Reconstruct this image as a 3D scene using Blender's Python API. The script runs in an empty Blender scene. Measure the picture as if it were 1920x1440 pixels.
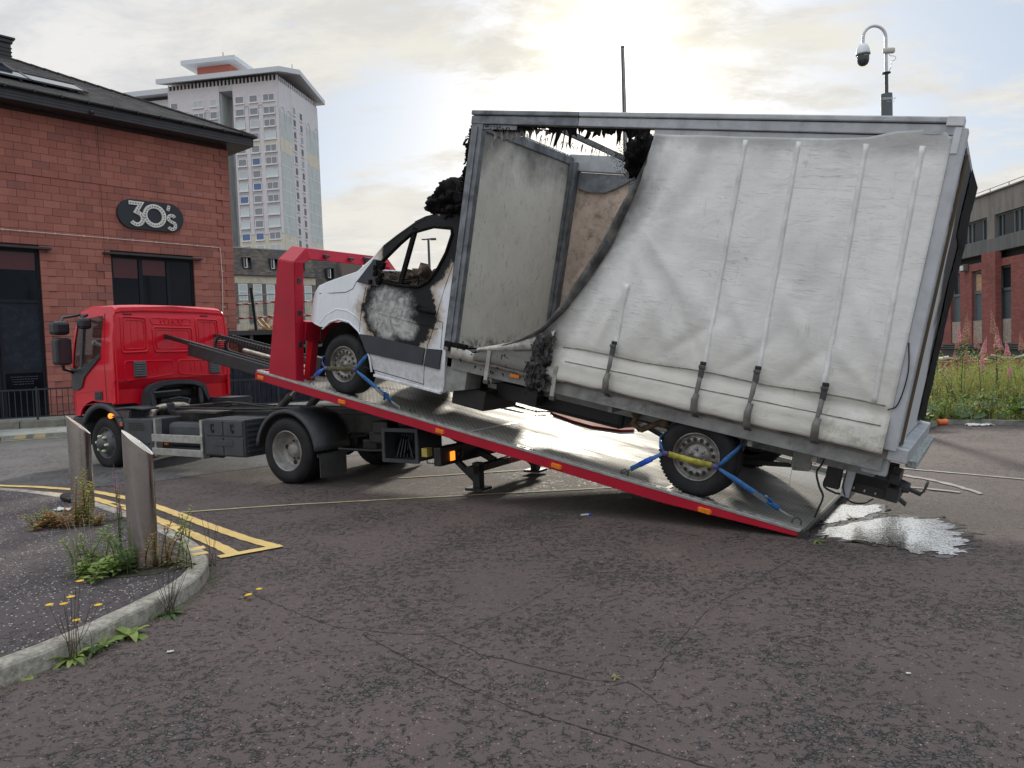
import bpy, bmesh, math, random
from mathutils import Vector, Matrix, noise as mnoise
from mathutils.geometry import tessellate_polygon
R = math.radians
rnd = random.Random(7)
scene = bpy.context.scene
col = scene.collection

# ---------------------------------------------------------------- camera
cam_d = bpy.data.cameras.new('camera')
cam = bpy.data.objects.new('camera', cam_d); col.objects.link(cam)
cam_d.sensor_fit = 'HORIZONTAL'; cam_d.sensor_width = 36; cam_d.lens = 26.53
cam_d.clip_start = .05; cam_d.clip_end = 3000
PITCH, ROLL = R(2.63), R(-2.05)
fw = Vector((0, math.cos(PITCH), -math.sin(PITCH))); up0 = Vector((0, math.sin(PITCH), math.cos(PITCH))); rt0 = Vector((1, 0, 0))
rt = rt0*math.cos(ROLL) + up0*math.sin(ROLL); up = -rt0*math.sin(ROLL) + up0*math.cos(ROLL)
cam.matrix_world = Matrix(((rt.x, up.x, -fw.x, 0), (rt.y, up.y, -fw.y, 0), (rt.z, up.z, -fw.z, 1.6), (0, 0, 0, 1)))
scene.camera = cam

# ---------------------------------------------------------------- sky, sun, exposure
SUN_EL, SUN_AZ = R(20.1), R(8.35)          # azimuth measured from +Y towards +X
sun_dir = Vector((math.sin(SUN_AZ)*math.cos(SUN_EL), math.cos(SUN_AZ)*math.cos(SUN_EL), math.sin(SUN_EL)))
world = bpy.data.worlds.new('World'); scene.world = world; world.use_nodes = True
scene.view_settings.view_transform = 'Standard'; scene.view_settings.look = 'None'
scene.view_settings.exposure = 0.30; scene.view_settings.gamma = 1; scene.view_settings.use_curve_mapping = False
sd = bpy.data.lights.new('sun', 'SUN'); sd.energy = 2.4; sd.angle = R(5.0); sd.color = (1, .93, .8)
sun = bpy.data.objects.new('sun', sd); col.objects.link(sun)
sun.rotation_euler = sun_dir.to_track_quat('Z', 'Y').to_euler(); sun.location = sun_dir*60

class NT:
    """small wrapper round a node tree"""
    def __init__(s, tree): s.t = tree; s.n = tree.nodes; s.l = tree.links
    def new(s, typ, **kw):
        n = s.n.new(typ)
        for k, v in kw.items(): setattr(n, k, v)
        return n
    def put(s, sock, v):
        if v is None: return
        if isinstance(v, bpy.types.NodeSocket): s.l.new(v, sock)
        else:
            if sock.type == 'RGBA' and len(v) == 3: v = (*v, 1)
            sock.default_value = v
    def math(s, op, a, b=None, c=None, clamp=False):
        n = s.new('ShaderNodeMath', operation=op, use_clamp=clamp)
        s.put(n.inputs[0], a); s.put(n.inputs[1], b); s.put(n.inputs[2], c); return n.outputs[0]
    def vmath(s, op, a, b=None, out=0):
        n = s.new('ShaderNodeVectorMath', operation=op); s.put(n.inputs[0], a)
        if b is not None: s.put(n.inputs[3 if op == 'SCALE' else 1], b)
        return n.outputs[1 if op in ('DOT_PRODUCT', 'LENGTH', 'DISTANCE') else out]
    def mix(s, f, a, b, mode='MIX', clamp=False):
        n = s.new('ShaderNodeMix', data_type='RGBA', blend_type=mode); n.clamp_factor = True
        s.put(n.inputs[0], f); s.put(n.inputs[6], a); s.put(n.inputs[7], b); return n.outputs[2]
    def noise(s, vec, scale, detail=3, rough=.55, dist=0, out=0):
        n = s.new('ShaderNodeTexNoise'); s.put(n.inputs['Vector'], vec)
        n.inputs['Scale'].default_value = scale; n.inputs['Detail'].default_value = detail
        n.inputs['Roughness'].default_value = rough; n.inputs['Distortion'].default_value = dist
        return n.outputs[out]
    def voro(s, vec, scale, feature='F1', out='Distance', rand=1):
        n = s.new('ShaderNodeTexVoronoi', feature=feature); s.put(n.inputs['Vector'], vec)
        n.inputs['Scale'].default_value = scale; n.inputs['Randomness'].default_value = rand
        return n.outputs[out]
    def ramp(s, f, stops, interp='LINEAR'):
        n = s.new('ShaderNodeValToRGB'); cr = n.color_ramp; cr.interpolation = interp
        while len(cr.elements) < len(stops): cr.elements.new(.5)
        for e, (p, c) in zip(cr.elements, stops):
            e.position = p; e.color = (c, c, c, 1) if isinstance(c, (int, float)) else (*c, 1)
        s.put(n.inputs[0], f); return n.outputs[0]
    def step(s, f, a, b):
        n = s.new('ShaderNodeMapRange'); n.interpolation_type = 'SMOOTHSTEP'
        s.put(n.inputs[0], f); n.inputs[1].default_value = a; n.inputs[2].default_value = b; return n.outputs[0]
    def scalev(s, vec, sc, loc=(0, 0, 0)):
        n = s.new('ShaderNodeMapping'); s.put(n.inputs[0], vec); n.inputs[3].default_value = sc; n.inputs[1].default_value = loc; return n.outputs[0]
    def xyz(s, vec):
        n = s.new('ShaderNodeSeparateXYZ'); s.put(n.inputs[0], vec); return n.outputs
    def comb(s, x, y, z):
        n = s.new('ShaderNodeCombineXYZ'); s.put(n.inputs[0], x); s.put(n.inputs[1], y); s.put(n.inputs[2], z); return n.outputs[0]
    def bump(s, h, strength=.3, dist=.01, normal=None):
        n = s.new('ShaderNodeBump'); s.put(n.inputs['Strength'], strength); n.inputs['Distance'].default_value = dist
        s.put(n.inputs['Height'], h)
        if normal is not None: s.put(n.inputs['Normal'], normal)
        return n.outputs[0]

# ---- world: Nishita sky under broken thin cloud, with the aureole of the veiled sun
def build_world():
    w = NT(world.node_tree)
    for n in list(w.n): w.n.remove(n)
    out = w.new('ShaderNodeOutputWorld'); bg = w.new('ShaderNodeBackground'); bg.inputs[1].default_value = .1
    w.l.new(bg.outputs[0], out.inputs[0])
    sky = w.new('ShaderNodeTexSky', sky_type='NISHITA'); sky.sun_disc = False
    sky.sun_elevation = SUN_EL; sky.sun_rotation = SUN_AZ; sky.air_density = 1.0; sky.dust_density = 1.5
    d = w.vmath('NORMALIZE', w.new('ShaderNodeTexCoord').outputs['Generated'])
    x, y, z = w.xyz(d)
    zz = w.math('ADD', w.math('MAXIMUM', z, 0.0), .16)
    p = w.comb(w.math('DIVIDE', x, zz), w.math('DIVIDE', y, zz), 0)
    ps = w.scalev(p, (.8, 1.25, 1), (3.1, 1.7, 0))
    n1 = w.noise(ps, .8, 6, .6, .5)
    n2 = w.noise(ps, 2.4, 8, .66, .4)
    n3 = w.noise(ps, 7, 7, .7, .6)
    m = w.math('ADD', w.math('MULTIPLY', n1, .5), w.math('ADD', w.math('MULTIPLY', n2, .36), w.math('MULTIPLY', n3, .14)))
    # more blue gaps towards the right (east) of the view
    m = w.math('SUBTRACT', m, w.math('MULTIPLY', w.step(x, .12, .7), .045))
    cover = w.step(m, .42, .52)
    shade = w.step(w.noise(ps, 3.1, 8, .68, .35), .38, .64)
    sdn = w.vmath('DOT_PRODUCT', d, tuple(sun_dir))
    near = w.step(sdn, .80, .995)
    cloud = w.mix(shade, (7.0, 6.95, 6.9), (5.4, 5.5, 5.75))
    warm = w.mix(shade, (7.0, 6.75, 6.0), (6.2, 6.0, 5.55))
    cloud = w.mix(w.math('MULTIPLY', near, .85), cloud, warm)
    # low bands near the horizon turn creamy
    low = w.step(z, .42, .04)
    cloud = w.mix(w.math('MULTIPLY', low, .4), cloud, (7.0, 6.7, 6.0))
    blue = w.mix(.8, w.mix(1.0, sky.outputs[0], (1.1, 1.1, 1.1), 'MULTIPLY'), (4.0, 4.9, 6.1))
    c = w.mix(cover, blue, cloud)
    g = w.math('POWER', w.math('MAXIMUM', sdn, 0), 210)
    g2 = w.math('POWER', w.math('MAXIMUM', sdn, 0), 1100)
    glow = w.mix(1.0, w.mix(1.0, (4.0, 3.3, 2.0), (0, 0, 0), 'ADD'), (1, 1, 1), 'MULTIPLY')
    a1 = w.vmath('SCALE', (3.6, 3.1, 1.7), g); a2 = w.vmath('SCALE', (24., 22., 17.), g2)
    c = w.vmath('ADD', w.vmath('ADD', c, a1), a2)
    # overcast skies brighten towards the zenith (CIE overcast distribution)
    c = w.vmath('SCALE', c, w.math('ADD', 1.0, w.math('MULTIPLY', w.step(z, .42, 1.0), 1.5)))
    # the ground half is never seen; keep it the tone of tarmac
    c = w.mix(w.step(z, -.02, -.08), c, (1.2, 1.15, 1.1))
    w.l.new(c, bg.inputs[0])
build_world()

# ---------------------------------------------------------------- helpers
def frame(o, th, al=0):
    """placing matrix: local x = heading th (pitched up by al), y = left, z = up"""
    f = Vector((math.cos(th)*math.cos(al), math.sin(th)*math.cos(al), math.sin(al)))
    l = Vector((-math.sin(th), math.cos(th), 0)); u = f.cross(l)
    return Matrix(((f.x, l.x, u.x, o[0]), (f.y, l.y, u.y, o[1]), (f.z, l.z, u.z, o[2]), (0, 0, 0, 1)))

def tag(o, label=None, cat=None, group=None, kind=None):
    if label: o['label'] = label
    if cat: o['category'] = cat
    if group: o['group'] = group
    if kind: o['kind'] = kind
    return o
def empty(name, mat=None, **k):
    o = bpy.data.objects.new(name, None); col.objects.link(o); o.empty_display_size = .2
    if mat is not None: o.matrix_world = mat
    return tag(o, **k)
def copy_tree(o, parent=None):
    c = o.copy(); col.objects.link(c); c.parent = parent
    if parent is None:
        for k in ('label',):
            if k in c: del c[k]
    for ch in [q for q in o.children]: copy_tree(ch, c)
    return c

class MB:
    """collects shapes, then links them as one mesh object"""
    def __init__(s): s.v = []; s.f = []; s.sm = []
    def add(s, vs, fs, smooth=False):
        b = len(s.v); s.v += [tuple(v) for v in vs]
        for f in fs: s.f.append([b+i for i in f]); s.sm.append(smooth)
        return s
    def box(s, a, b, bev=0):
        x0, x1 = sorted((a[0], b[0])); y0, y1 = sorted((a[1], b[1])); z0, z1 = sorted((a[2], b[2]))
        if bev:
            bv = min(bev, (x1-x0)*.45, (y1-y0)*.45, (z1-z0)*.45); bm = bmesh.new()
            vs = [bm.verts.new(p) for p in ((x0,y0,z0),(x1,y0,z0),(x1,y1,z0),(x0,y1,z0),(x0,y0,z1),(x1,y0,z1),(x1,y1,z1),(x0,y1,z1))]
            for f in ((0,3,2,1),(4,5,6,7),(0,1,5,4),(1,2,6,5),(2,3,7,6),(3,0,4,7)): bm.faces.new([vs[i] for i in f])
            bmesh.ops.bevel(bm, geom=list(bm.edges), offset=bv, segments=2, affect='EDGES', profile=.5)
            bm.verts.index_update(); s.add([v.co[:] for v in bm.verts], [[v.index for v in f.verts] for f in bm.faces]); bm.free(); return s
        return s.add([(x0,y0,z0),(x1,y0,z0),(x1,y1,z0),(x0,y1,z0),(x0,y0,z1),(x1,y0,z1),(x1,y1,z1),(x0,y1,z1)],
                     [(0,3,2,1),(4,5,6,7),(0,1,5,4),(1,2,6,5),(2,3,7,6),(3,0,4,7)])
    def beam(s, a, b, w, h, upv=(0, 0, 1)):
        """box bar from a to b, w across, h along upv"""
        a = Vector(a); b = Vector(b); d = (b-a).normalized(); u = Vector(upv)
        sd_ = d.cross(u)
        if sd_.length < 1e-4: sd_ = d.cross(Vector((1, 0, 0)))
        sd_.normalize(); u = sd_.cross(d)
        vs = []
        for p in (a, b):
            for i, j in ((-1,-1),(1,-1),(1,1),(-1,1)): vs.append(p + sd_*(w/2*i) + u*(h/2*j))
        return s.add(vs, [(0,3,2,1),(4,5,6,7),(0,1,5,4),(1,2,6,5),(2,3,7,6),(3,0,4,7)])
    def tube(s, pts, r, n=8, cap=True, smooth=True):
        P = [Vector(p) for p in pts]; vs = []; fs = []; m = len(P)
        rr = r if isinstance(r, (list, tuple)) else [r]*m
        ref = Vector((0, 0, 1))
        d0 = (P[1]-P[0]).normalized()
        if abs(d0.dot(ref)) > .9: ref = Vector((1, 0, 0))
        for i in range(m):
            d = (P[min(i+1, m-1)]-P[max(i-1, 0)]).normalized()
            a = d.cross(ref)
            if a.length < 1e-3: a = d.cross(Vector((0, 1, 0)))
            a.normalize(); b = d.cross(a); ref = -b if b.dot(ref) < 0 else b
            b = a.cross(d)
            for k in range(n):
                t = 2*math.pi*k/n; vs.append(P[i] + a*(rr[i]*math.cos(t)) + b*(rr[i]*math.sin(t)))
        for i in range(m-1):
            for k in range(n):
                k2 = (k+1) % n; fs.append((i*n+k, i*n+k2, (i+1)*n+k2, (i+1)*n+k))
        s.add(vs, fs, smooth)
        if cap: s.add([vs[k] for k in range(n)], [tuple(range(n))[::-1]]); s.add([vs[(m-1)*n+k] for k in range(n)], [tuple(range(n))])
        return s
    def lathe(s, prof, n=24, axis='y', c=(0, 0, 0), smooth=True, a0=0, a1=2*math.pi):
        """prof: (r, t) pairs, t along the axis"""
        full = abs(a1-a0-2*math.pi) < 1e-6; m = n if full else n+1; vs = []
        for r_, t in prof:
            for k in range(m):
                a = a0+(a1-a0)*k/n; p, q = r_*math.cos(a), r_*math.sin(a)
                v = (p, t, q) if axis == 'y' else ((p, q, t) if axis == 'z' else (t, p, q))
                vs.append((v[0]+c[0], v[1]+c[1], v[2]+c[2]))
        fs = []
        for i in range(len(prof)-1):
            for k in range(n):
                k2 = (k+1) % m; fs.append((i*m+k, i*m+k2, (i+1)*m+k2, (i+1)*m+k))
        return s.add(vs, fs, smooth)
    def poly(s, outer, holes=(), t0=0, t1=.05, axis='y'):
        """flat outline (a,b) with holes, thickness t0..t1 along axis: y -> (a,t,b), x -> (t,a,b), z -> (a,b,t)"""
        loops = [list(outer)]+[list(h) for h in holes]
        flat = [p for lp in loops for p in lp]
        tris = tessellate_polygon([[Vector((p[0], p[1], 0)) for p in lp] for lp in loops])
        def V(p, t): return (p[0], t, p[1]) if axis == 'y' else ((t, p[0], p[1]) if axis == 'x' else (p[0], p[1], t))
        n = len(flat)
        vs = [V(p, t0) for p in flat]+[V(p, t1) for p in flat]
        fs = [tuple(t) for t in tris]+[tuple(i+n for i in t[::-1]) for t in tris]
        b = 0
        for lp in loops:
            m = len(lp)
            for i in range(m):
                j = (i+1) % m; fs.append((b+i, b+j, b+j+n, b+i+n))
            b += m
        return s.add(vs, fs)
    def sheet(s, grid, smooth=True, closed=False):
        """grid[i][j] points"""
        m = len(grid[0]); vs = [p for row in grid for p in row]; fs = []
        for i in range(len(grid)-1):
            for j in range(m-1): fs.append((i*m+j, i*m+j+1, (i+1)*m+j+1, (i+1)*m+j))
        return s.add(vs, fs, smooth)
    def build(s, name, mat, parent=None, xf=None, bevel=0, solid=0, fixn=True, mats=None):
        me = bpy.data.meshes.new(name)
        vs = s.v if xf is None else [tuple(xf @ Vector(v)) for v in s.v]
        me.from_pydata(vs, [], s.f)
        me.polygons.foreach_set('use_smooth', s.sm)
        if fixn or bevel:
            bm = bmesh.new(); bm.from_mesh(me)
            bmesh.ops.recalc_face_normals(bm, faces=bm.faces)
            if bevel:
                bmesh.ops.remove_doubles(bm, verts=bm.verts, dist=1e-5)
                es = [e for e in bm.edges if len(e.link_faces) == 2 and e.calc_face_angle(0) > .5]
                bmesh.ops.bevel(bm, geom=es, offset=bevel, segments=2, affect='EDGES', clamp_overlap=True)
            bm.to_mesh(me); bm.free()
        me.update()
        o = bpy.data.objects.new(name, me); col.objects.link(o)
        me.materials.append(mat)
        if parent is not None: o.parent = parent
        if solid:
            md = o.modifiers.new('solid', 'SOLIDIFY'); md.thickness = solid; md.offset = 0
        return o

def crv(pts, n=5):
    """Catmull-Rom curve through the points"""
    P = [Vector(p) for p in pts]; P = [P[0]*2-P[1]]+P+[P[-1]*2-P[-2]]; out = []
    for i in range(1, len(P)-2):
        a, b, c, d = P[i-1:i+3]
        for k in range(n):
            t = k/n; out.append(.5*((2*b)+(-a+c)*t+(2*a-5*b+4*c-d)*t*t+(-a+3*b-3*c+d)*t**3))
    return out+[P[-2]]
def slice_bend(mb, cuts, fn):
    """cut the collected mesh along planes ((axis, value) ...) and move every vertex through fn"""
    bm = bmesh.new(); vs = [bm.verts.new(v) for v in mb.v]
    for f in mb.f:
        try: bm.faces.new([vs[i] for i in f])
        except ValueError: pass
    for ax, val in cuts:
        n = [0, 0, 0]; n[ax] = 1; p = [0, 0, 0]; p[ax] = val
        bmesh.ops.bisect_plane(bm, geom=list(bm.verts)+list(bm.edges)+list(bm.faces), plane_co=p, plane_no=n, dist=1e-5)
    for v in bm.verts: v.co = Vector(fn(v.co))
    bm.verts.index_update(); o = MB(); o.add([v.co[:] for v in bm.verts], [[v.index for v in f.verts] for f in bm.faces]); bm.free(); return o

def text_mesh(name, body, size, mat, parent, xf, depth=.01, bold=False, align='CENTER', spacing=1.0, shear=0):
    cu = bpy.data.curves.new(name, 'FONT'); cu.body = body; cu.size = size; cu.extrude = depth; cu.align_x = align
    cu.space_character = spacing; cu.offset = .012*size if bold else 0; cu.shear = shear; cu.resolution_u = 3
    tmp = bpy.data.objects.new(name, cu); col.objects.link(tmp)
    bpy.context.view_layer.update()
    me = bpy.data.meshes.new_from_object(tmp.evaluated_get(bpy.context.evaluated_depsgraph_get()))
    bpy.data.objects.remove(tmp); bpy.data.curves.remove(cu)
    me.transform(xf); me.materials.clear(); me.materials.append(mat); me.name = name
    o = bpy.data.objects.new(name, me); col.objects.link(o)
    if parent is not None: o.parent = parent
    return o

def blob(q, c, r, n=18, m=12, amp=.25, fr=3.0, seed=0):
    """lumpy closed ball"""
    rows = []
    for i in range(m+1):
        t = math.pi*i/m; row = []
        for j in range(n+1):
            a = 2*math.pi*(j % n)/n; d = Vector((math.sin(t)*math.cos(a), math.sin(t)*math.sin(a), math.cos(t))); k = 1+amp*mnoise.fractal(d*fr+Vector((seed, 0, 0)), .7, 2.2, 4)
            row.append((c[0]+d.x*r[0]*k, c[1]+d.y*r[1]*k, c[2]+d.z*r[2]*k))
        rows.append(row)
    return q.sheet(rows)
# ---------------------------------------------------------------- materials
def newmat(name):
    m = bpy.data.materials.new(name); m.use_nodes = True; t = NT(m.node_tree)
    b = t.n.get('Principled BSDF'); return m, t, b
def objc(t): return t.new('ShaderNodeTexCoord').outputs['Object']
def M(name, c, rough=.5, metal=0, var=.12, scale=6, bump=0, bscale=60, dirt=None, coat=0, spec=None, rvar=.1, stretch=None, emit=None, rand=0):
    m, t, b = newmat(name); v = objc(t)
    if stretch: v = t.scalev(v, stretch)
    n = t.noise(v, scale, 5, .6)
    lo = tuple(x*(1-var) for x in c); hi = tuple(min(1, x*(1+var)) for x in c)
    cc = t.mix(t.step(n, .3, .7), lo, hi)
    if rand:
        oi = t.new('ShaderNodeObjectInfo').outputs['Random']
        cc = t.mix(1, cc, t.mix(oi, (1-rand,)*3, (1+rand,)*3), 'MULTIPLY')
    if dirt:
        dc, amt, ds = dirt
        dn = t.noise(v, ds, 6, .7, .4)
        cc = t.mix(t.math('MULTIPLY', t.step(dn, .45, .75), amt), cc, dc)
    t.put(b.inputs['Base Color'], cc)
    t.put(b.inputs['Roughness'], t.math('ADD', t.math('MULTIPLY', t.math('SUBTRACT', n, .5), rvar*2), rough))
    b.inputs['Metallic'].default_value = metal
    if coat: b.inputs['Coat Weight'].default_value = coat; b.inputs['Coat Roughness'].default_value = .08
    if spec is not None: b.inputs['Specular IOR Level'].default_value = spec
    if bump: t.put(b.inputs['Normal'], t.bump(t.noise(v, bscale, 4, .6), bump, .01))
    if emit: b.inputs['Emission Color'].default_value = (*emit[0], 1); b.inputs['Emission Strength'].default_value = emit[1]
    return m
def gloss(name, c, rough=.05, alpha=1.0):
    m, t, b = newmat(name); b.inputs['Base Color'].default_value = (*c, 1); b.inputs['Roughness'].default_value = rough
    if alpha < 1:
        out = t.n.get('Material Output'); mx = t.new('ShaderNodeMixShader'); tr = t.new('ShaderNodeBsdfTransparent')
        mx.inputs[0].default_value = alpha; t.l.new(tr.outputs[0], mx.inputs[1]); t.l.new(b.outputs[0], mx.inputs[2]); t.l.new(mx.outputs[0], out.inputs[0])
    return m
# ---------------------------------------------------------------- ground materials
def mat_tarmac(name, base, base2, dark, peb, darkamt=.75, pebamt=1.0, sc=1.0, chips=None):
    m, t, b = newmat(name); v = objc(t)
    big = t.noise(v, .35*sc, 4, .6); mid = t.noise(v, 2.2*sc, 5, .65, .6)
    c = t.mix(t.step(t.math('ADD', t.math('MULTIPLY', big, .6), t.math('MULTIPLY', mid, .4)), .38, .62), base, base2)
    fine = t.noise(v, 160*sc, 3, .7)
    c = t.mix(t.math('MULTIPLY', t.step(fine, .35, .75), .45), c, tuple(x*.5 for x in base)); c = t.mix(t.math('MULTIPLY', t.step(t.noise(v, 24*sc, 4, .7), .45, .75), .3), c, tuple(x*.6 for x in base))
    # worn places where the dark chippings stand out of the binder
    wv = t.vmath('ADD', v, t.vmath('SCALE', t.noise(v, 18*sc, 3, .6, out=1), .035))
    edge = t.voro(wv, 42*sc, 'DISTANCE_TO_EDGE', 'Distance'); cr = t.xyz(t.voro(wv, 42*sc, 'F1', 'Color'))[0]
    cl = t.math('ADD', t.math('MULTIPLY', t.noise(v, 18*sc, 6, .78, .7), .72), t.math('MULTIPLY', t.noise(v, 1.1*sc, 3, .6, .4), .28))
    stone = t.step(t.math('ADD', cl, t.math('MULTIPLY', t.math('SUBTRACT', cr, .5), .10)), .53, .575)
    gap = t.step(edge, .13, .03)
    inner = t.mix(gap, t.mix(cr, tuple(x*1.8 for x in dark), tuple(x*4.2 for x in dark)), tuple(x*.45 for x in dark))
    c = t.mix(t.math('MULTIPLY', stone, darkamt), c, inner)
    cell = edge
    p2 = t.voro(v, 75*sc, 'F1', 'Distance'); pc = t.xyz(t.voro(v, 75*sc, 'F1', 'Color'))
    pm = t.math('MULTIPLY', t.step(p2, .34, .20), t.math('GREATER_THAN', pc[1], .915))
    c = t.mix(t.math('MULTIPLY', pm, pebamt), c, t.mix(pc[0], peb, tuple(min(1, x*1.6) for x in peb)))
    if chips:
        q2 = t.voro(v, 42*sc, 'F1', 'Distance'); qc = t.xyz(t.voro(v, 42*sc, 'F1', 'Color'))
        qn = t.noise(v, 1.3, 4, .6)
        qm = t.math('MULTIPLY', t.step(q2, .30, .18), t.math('GREATER_THAN', t.math('ADD', qc[2], t.math('MULTIPLY', t.step(qn, .4, .7), .16)), .93))
        c = t.mix(qm, c, chips)
    t.put(b.inputs['Base Color'], c)
    t.put(b.inputs['Roughness'], t.math('SUBTRACT', .82, t.math('MULTIPLY', stone, .25)))
    b.inputs['Specular IOR Level'].default_value = .35
    h = t.math('ADD', t.math('MULTIPLY', t.math('MULTIPLY', stone, t.math('ADD', .45, gap)), -1.3), t.math('MULTIPLY', fine, .5))
    h = t.math('ADD', h, t.math('MULTIPLY', t.noise(v, 42*sc, 3, .6), .8))
    t.put(b.inputs['Normal'], t.bump(h, .9, .008))
    return m
mt_lot = mat_tarmac('red_tarmac', (.128, .098, .089), (.100, .079, .074), (.024, .0235, .023), (.36, .23, .19), .88, .85)
mt_road = mat_tarmac('grey_tarmac', (.135, .132, .13), (.105, .104, .106), (.03, .03, .032), (.28, .26, .24), .6, .9, .9)
mt_foot = mat_tarmac('footway_tarmac', (.100, .080, .080), (.075, .064, .068), (.03, .028, .03), (.28, .2, .18), .5, .7, 1.1, chips=(.62, .58, .54))
mt_kerb = M('kerb_concrete', (.36, .335, .28), .88, var=.30, scale=30, bump=.7, bscale=70, dirt=((.10, .09, .065), .8, 7), rand=.12)
mt_farkerb = M('far_kerb', (.26, .27, .25), .85, var=.15, scale=8, bump=.3, dirt=((.10, .11, .07), .6, 3))
def mat_paint(name, c, under):
    m, t, b = newmat(name); v = objc(t)
    wear = t.noise(v, 26, 6, .75, .4); w2 = t.noise(v, 150, 3, .7)
    k = t.step(t.math('ADD', t.math('MULTIPLY', wear, .7), t.math('MULTIPLY', w2, .3)), .60, .66)
    cc = t.mix(t.step(t.noise(v, 4, 4, .6), .3, .7), tuple(x*.82 for x in c), c)
    t.put(b.inputs['Base Color'], t.mix(t.math('MULTIPLY', k, .8), cc, under)); b.inputs['Roughness'].default_value = .75
    t.put(b.inputs['Normal'], t.bump(w2, .4, .004))
    return m
mt_yellow = mat_paint('yellow_line_paint', (.78, .55, .20), (.12, .105, .10))
mt_thin = mat_paint('worn_yellow_line_paint', (.50, .42, .24), (.12, .105, .10))
mt_white = mat_paint('worn_white_line_paint', (.30, .285, .27), (.12, .105, .10))

def struct(o): o['kind'] = 'structure'; return o
# one sheet to the horizon, gently subdivided near the camera
g = MB(); xs = [-900, -200, -60, -30, -15, -8, -4, 0, 4, 8, 15, 30, 60, 200, 900]; ys = [-300, -60, -20, -5, 0, 4, 8, 12, 16, 24, 40, 80, 200, 1500]
g.sheet([[(x, y, 0) for x in xs] for y in ys], smooth=False)
struct(g.build('ground', mt_lot))
def flat(name, outline, z, mat, parent=None):
    mb = MB(); t = tessellate_polygon([[Vector((p[0], p[1], 0)) for p in outline]])
    mb.add([(p[0], p[1], z) for p in outline], [tuple(q) for q in t]); o = mb.build(name, mat, parent)
    for p in o.data.polygons: pass
    if o.data.polygons and o.data.polygons[0].normal.z < 0: o.data.flip_normals()
    return o
# grey carriageway beyond the red car park surface (irregular joint)
b_ = [(-40, 9.2), (-14, 10.6), (-7.2, 10.35), (-5.6, 9.72), (-4.91, 9.99), (-4.3, 10.6), (-3.75, 11.05), (-2.28, 12.15), (-.8, 13.2), (1.5, 15.0), (3.5, 16.8), (-3, 24), (-8.2, 17.55), (-10.04, 16.76), (-11.13, 16.3), (-14, 15.1), (-24, 11), (-40, 5)]
struct(flat('road', b_, .004, mt_road))

# footway with a kerb of single stones round its nose
kp = [(-7.2, .3), (-5.2, 1.3), (-4.0, 2.2), (-3.2, 2.95), (-2.80, 3.4), (-2.58, 3.75), (-2.44, 4.05), (-2.35, 4.35), (-2.28, 4.66), (-2.22, 4.97), (-2.23, 5.29), (-2.33, 5.65), (-2.53, 6.02), (-2.86, 6.44), (-3.21, 6.84), (-3.79, 7.44), (-4.41, 8.04), (-5.15, 8.66), (-6.10, 9.25), (-7.6, 9.8), (-10, 10.2), (-14, 10.35), (-24, 8)]
def smooth_path(p, it=2):
    for _ in range(it):
        q = [p[0]]
        for a, b in zip(p, p[1:]): q += [(a[0]*.75+b[0]*.25, a[1]*.75+b[1]*.25), (a[0]*.25+b[0]*.75, a[1]*.25+b[1]*.75)]
        p = q+[p[-1]]
    return p
kp = smooth_path(kp, 2)
def offs(p, d):
    o = []
    for i in range(len(p)):
        a = Vector(p[max(i-1, 0)]); b = Vector(p[min(i+1, len(p)-1)]); t = (b-a).normalized(); n = Vector((-t.y, t.x)); o.append((p[i][0]+n.x*d, p[i][1]+n.y*d))
    return o
k_in = offs(kp, .13)
fw_o = flat('footway', [(x, y) for x, y in k_in]+[(-40, 4), (-40, -4)], .108, mt_foot); struct(fw_o)
kerb = empty('kerb', kind='structure')
def cut_path(p, step):
    """walk the path, return index lists of about step metres"""
    out = []; cur = [p[0]]; acc = 0
    for a, b in zip(p, p[1:]):
        L = math.dist(a, b); acc += L; cur.append(b)
        if acc >= step: out.append(cur); cur = [b]; acc = 0
    if len(cur) > 1: out.append(cur)
    return out
for i, seg in enumerate(cut_path(kp, .8)):
    if seg[0][1] < .3: continue
    inn = offs(seg, .128); e = .004; n_ = len(seg); mb = MB(); hz = .11+rnd.uniform(-.002, .002)
    L0, L1 = Vector(seg[0]), Vector(seg[1]); s0 = (L1-L0).normalized()*e
    rows = []
    prof = [(0, -.05), (0, .0), (.004, hz-.022), (.012, hz-.008), (.028, hz), (.105, hz), (.128, hz-.003), (.128, -.05)]
    for j in range(n_):
        q = Vector(seg[j]); q2 = Vector(inn[j]); d = (q2-q).normalized()
        if j == 0: q = q+s0
        rows.append([(q.x+d.x*a, q.y+d.y*a, z+rnd.uniform(-.0012, .0012)) for a, z in prof])
    mb.sheet(rows, smooth=False)
    mb.add(rows[0], [tuple(range(8))]); mb.add(rows[-1], [tuple(range(8))[::-1]])
    mb.build('kerb_stone', mt_kerb, kerb)
for (x, y, w) in ((-2.41, 5.80, .10), (-2.50, 5.97, .12)):
    mb = MB(); d = Vector((-.80, -.60, 0)).normalized(); a = Vector((x-.0, y, .1125)); t_ = Vector((-.55, .83, 0))
    mb.add([a+t_*-w/2*.8, a+t_*w/2*.8, a+t_*w/2*.8+d*.115, a+t_*-w/2*.8+d*.115], [(0, 1, 2, 3)]); mb.build('kerb_paint_mark', mt_yellow, kerb)

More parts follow.
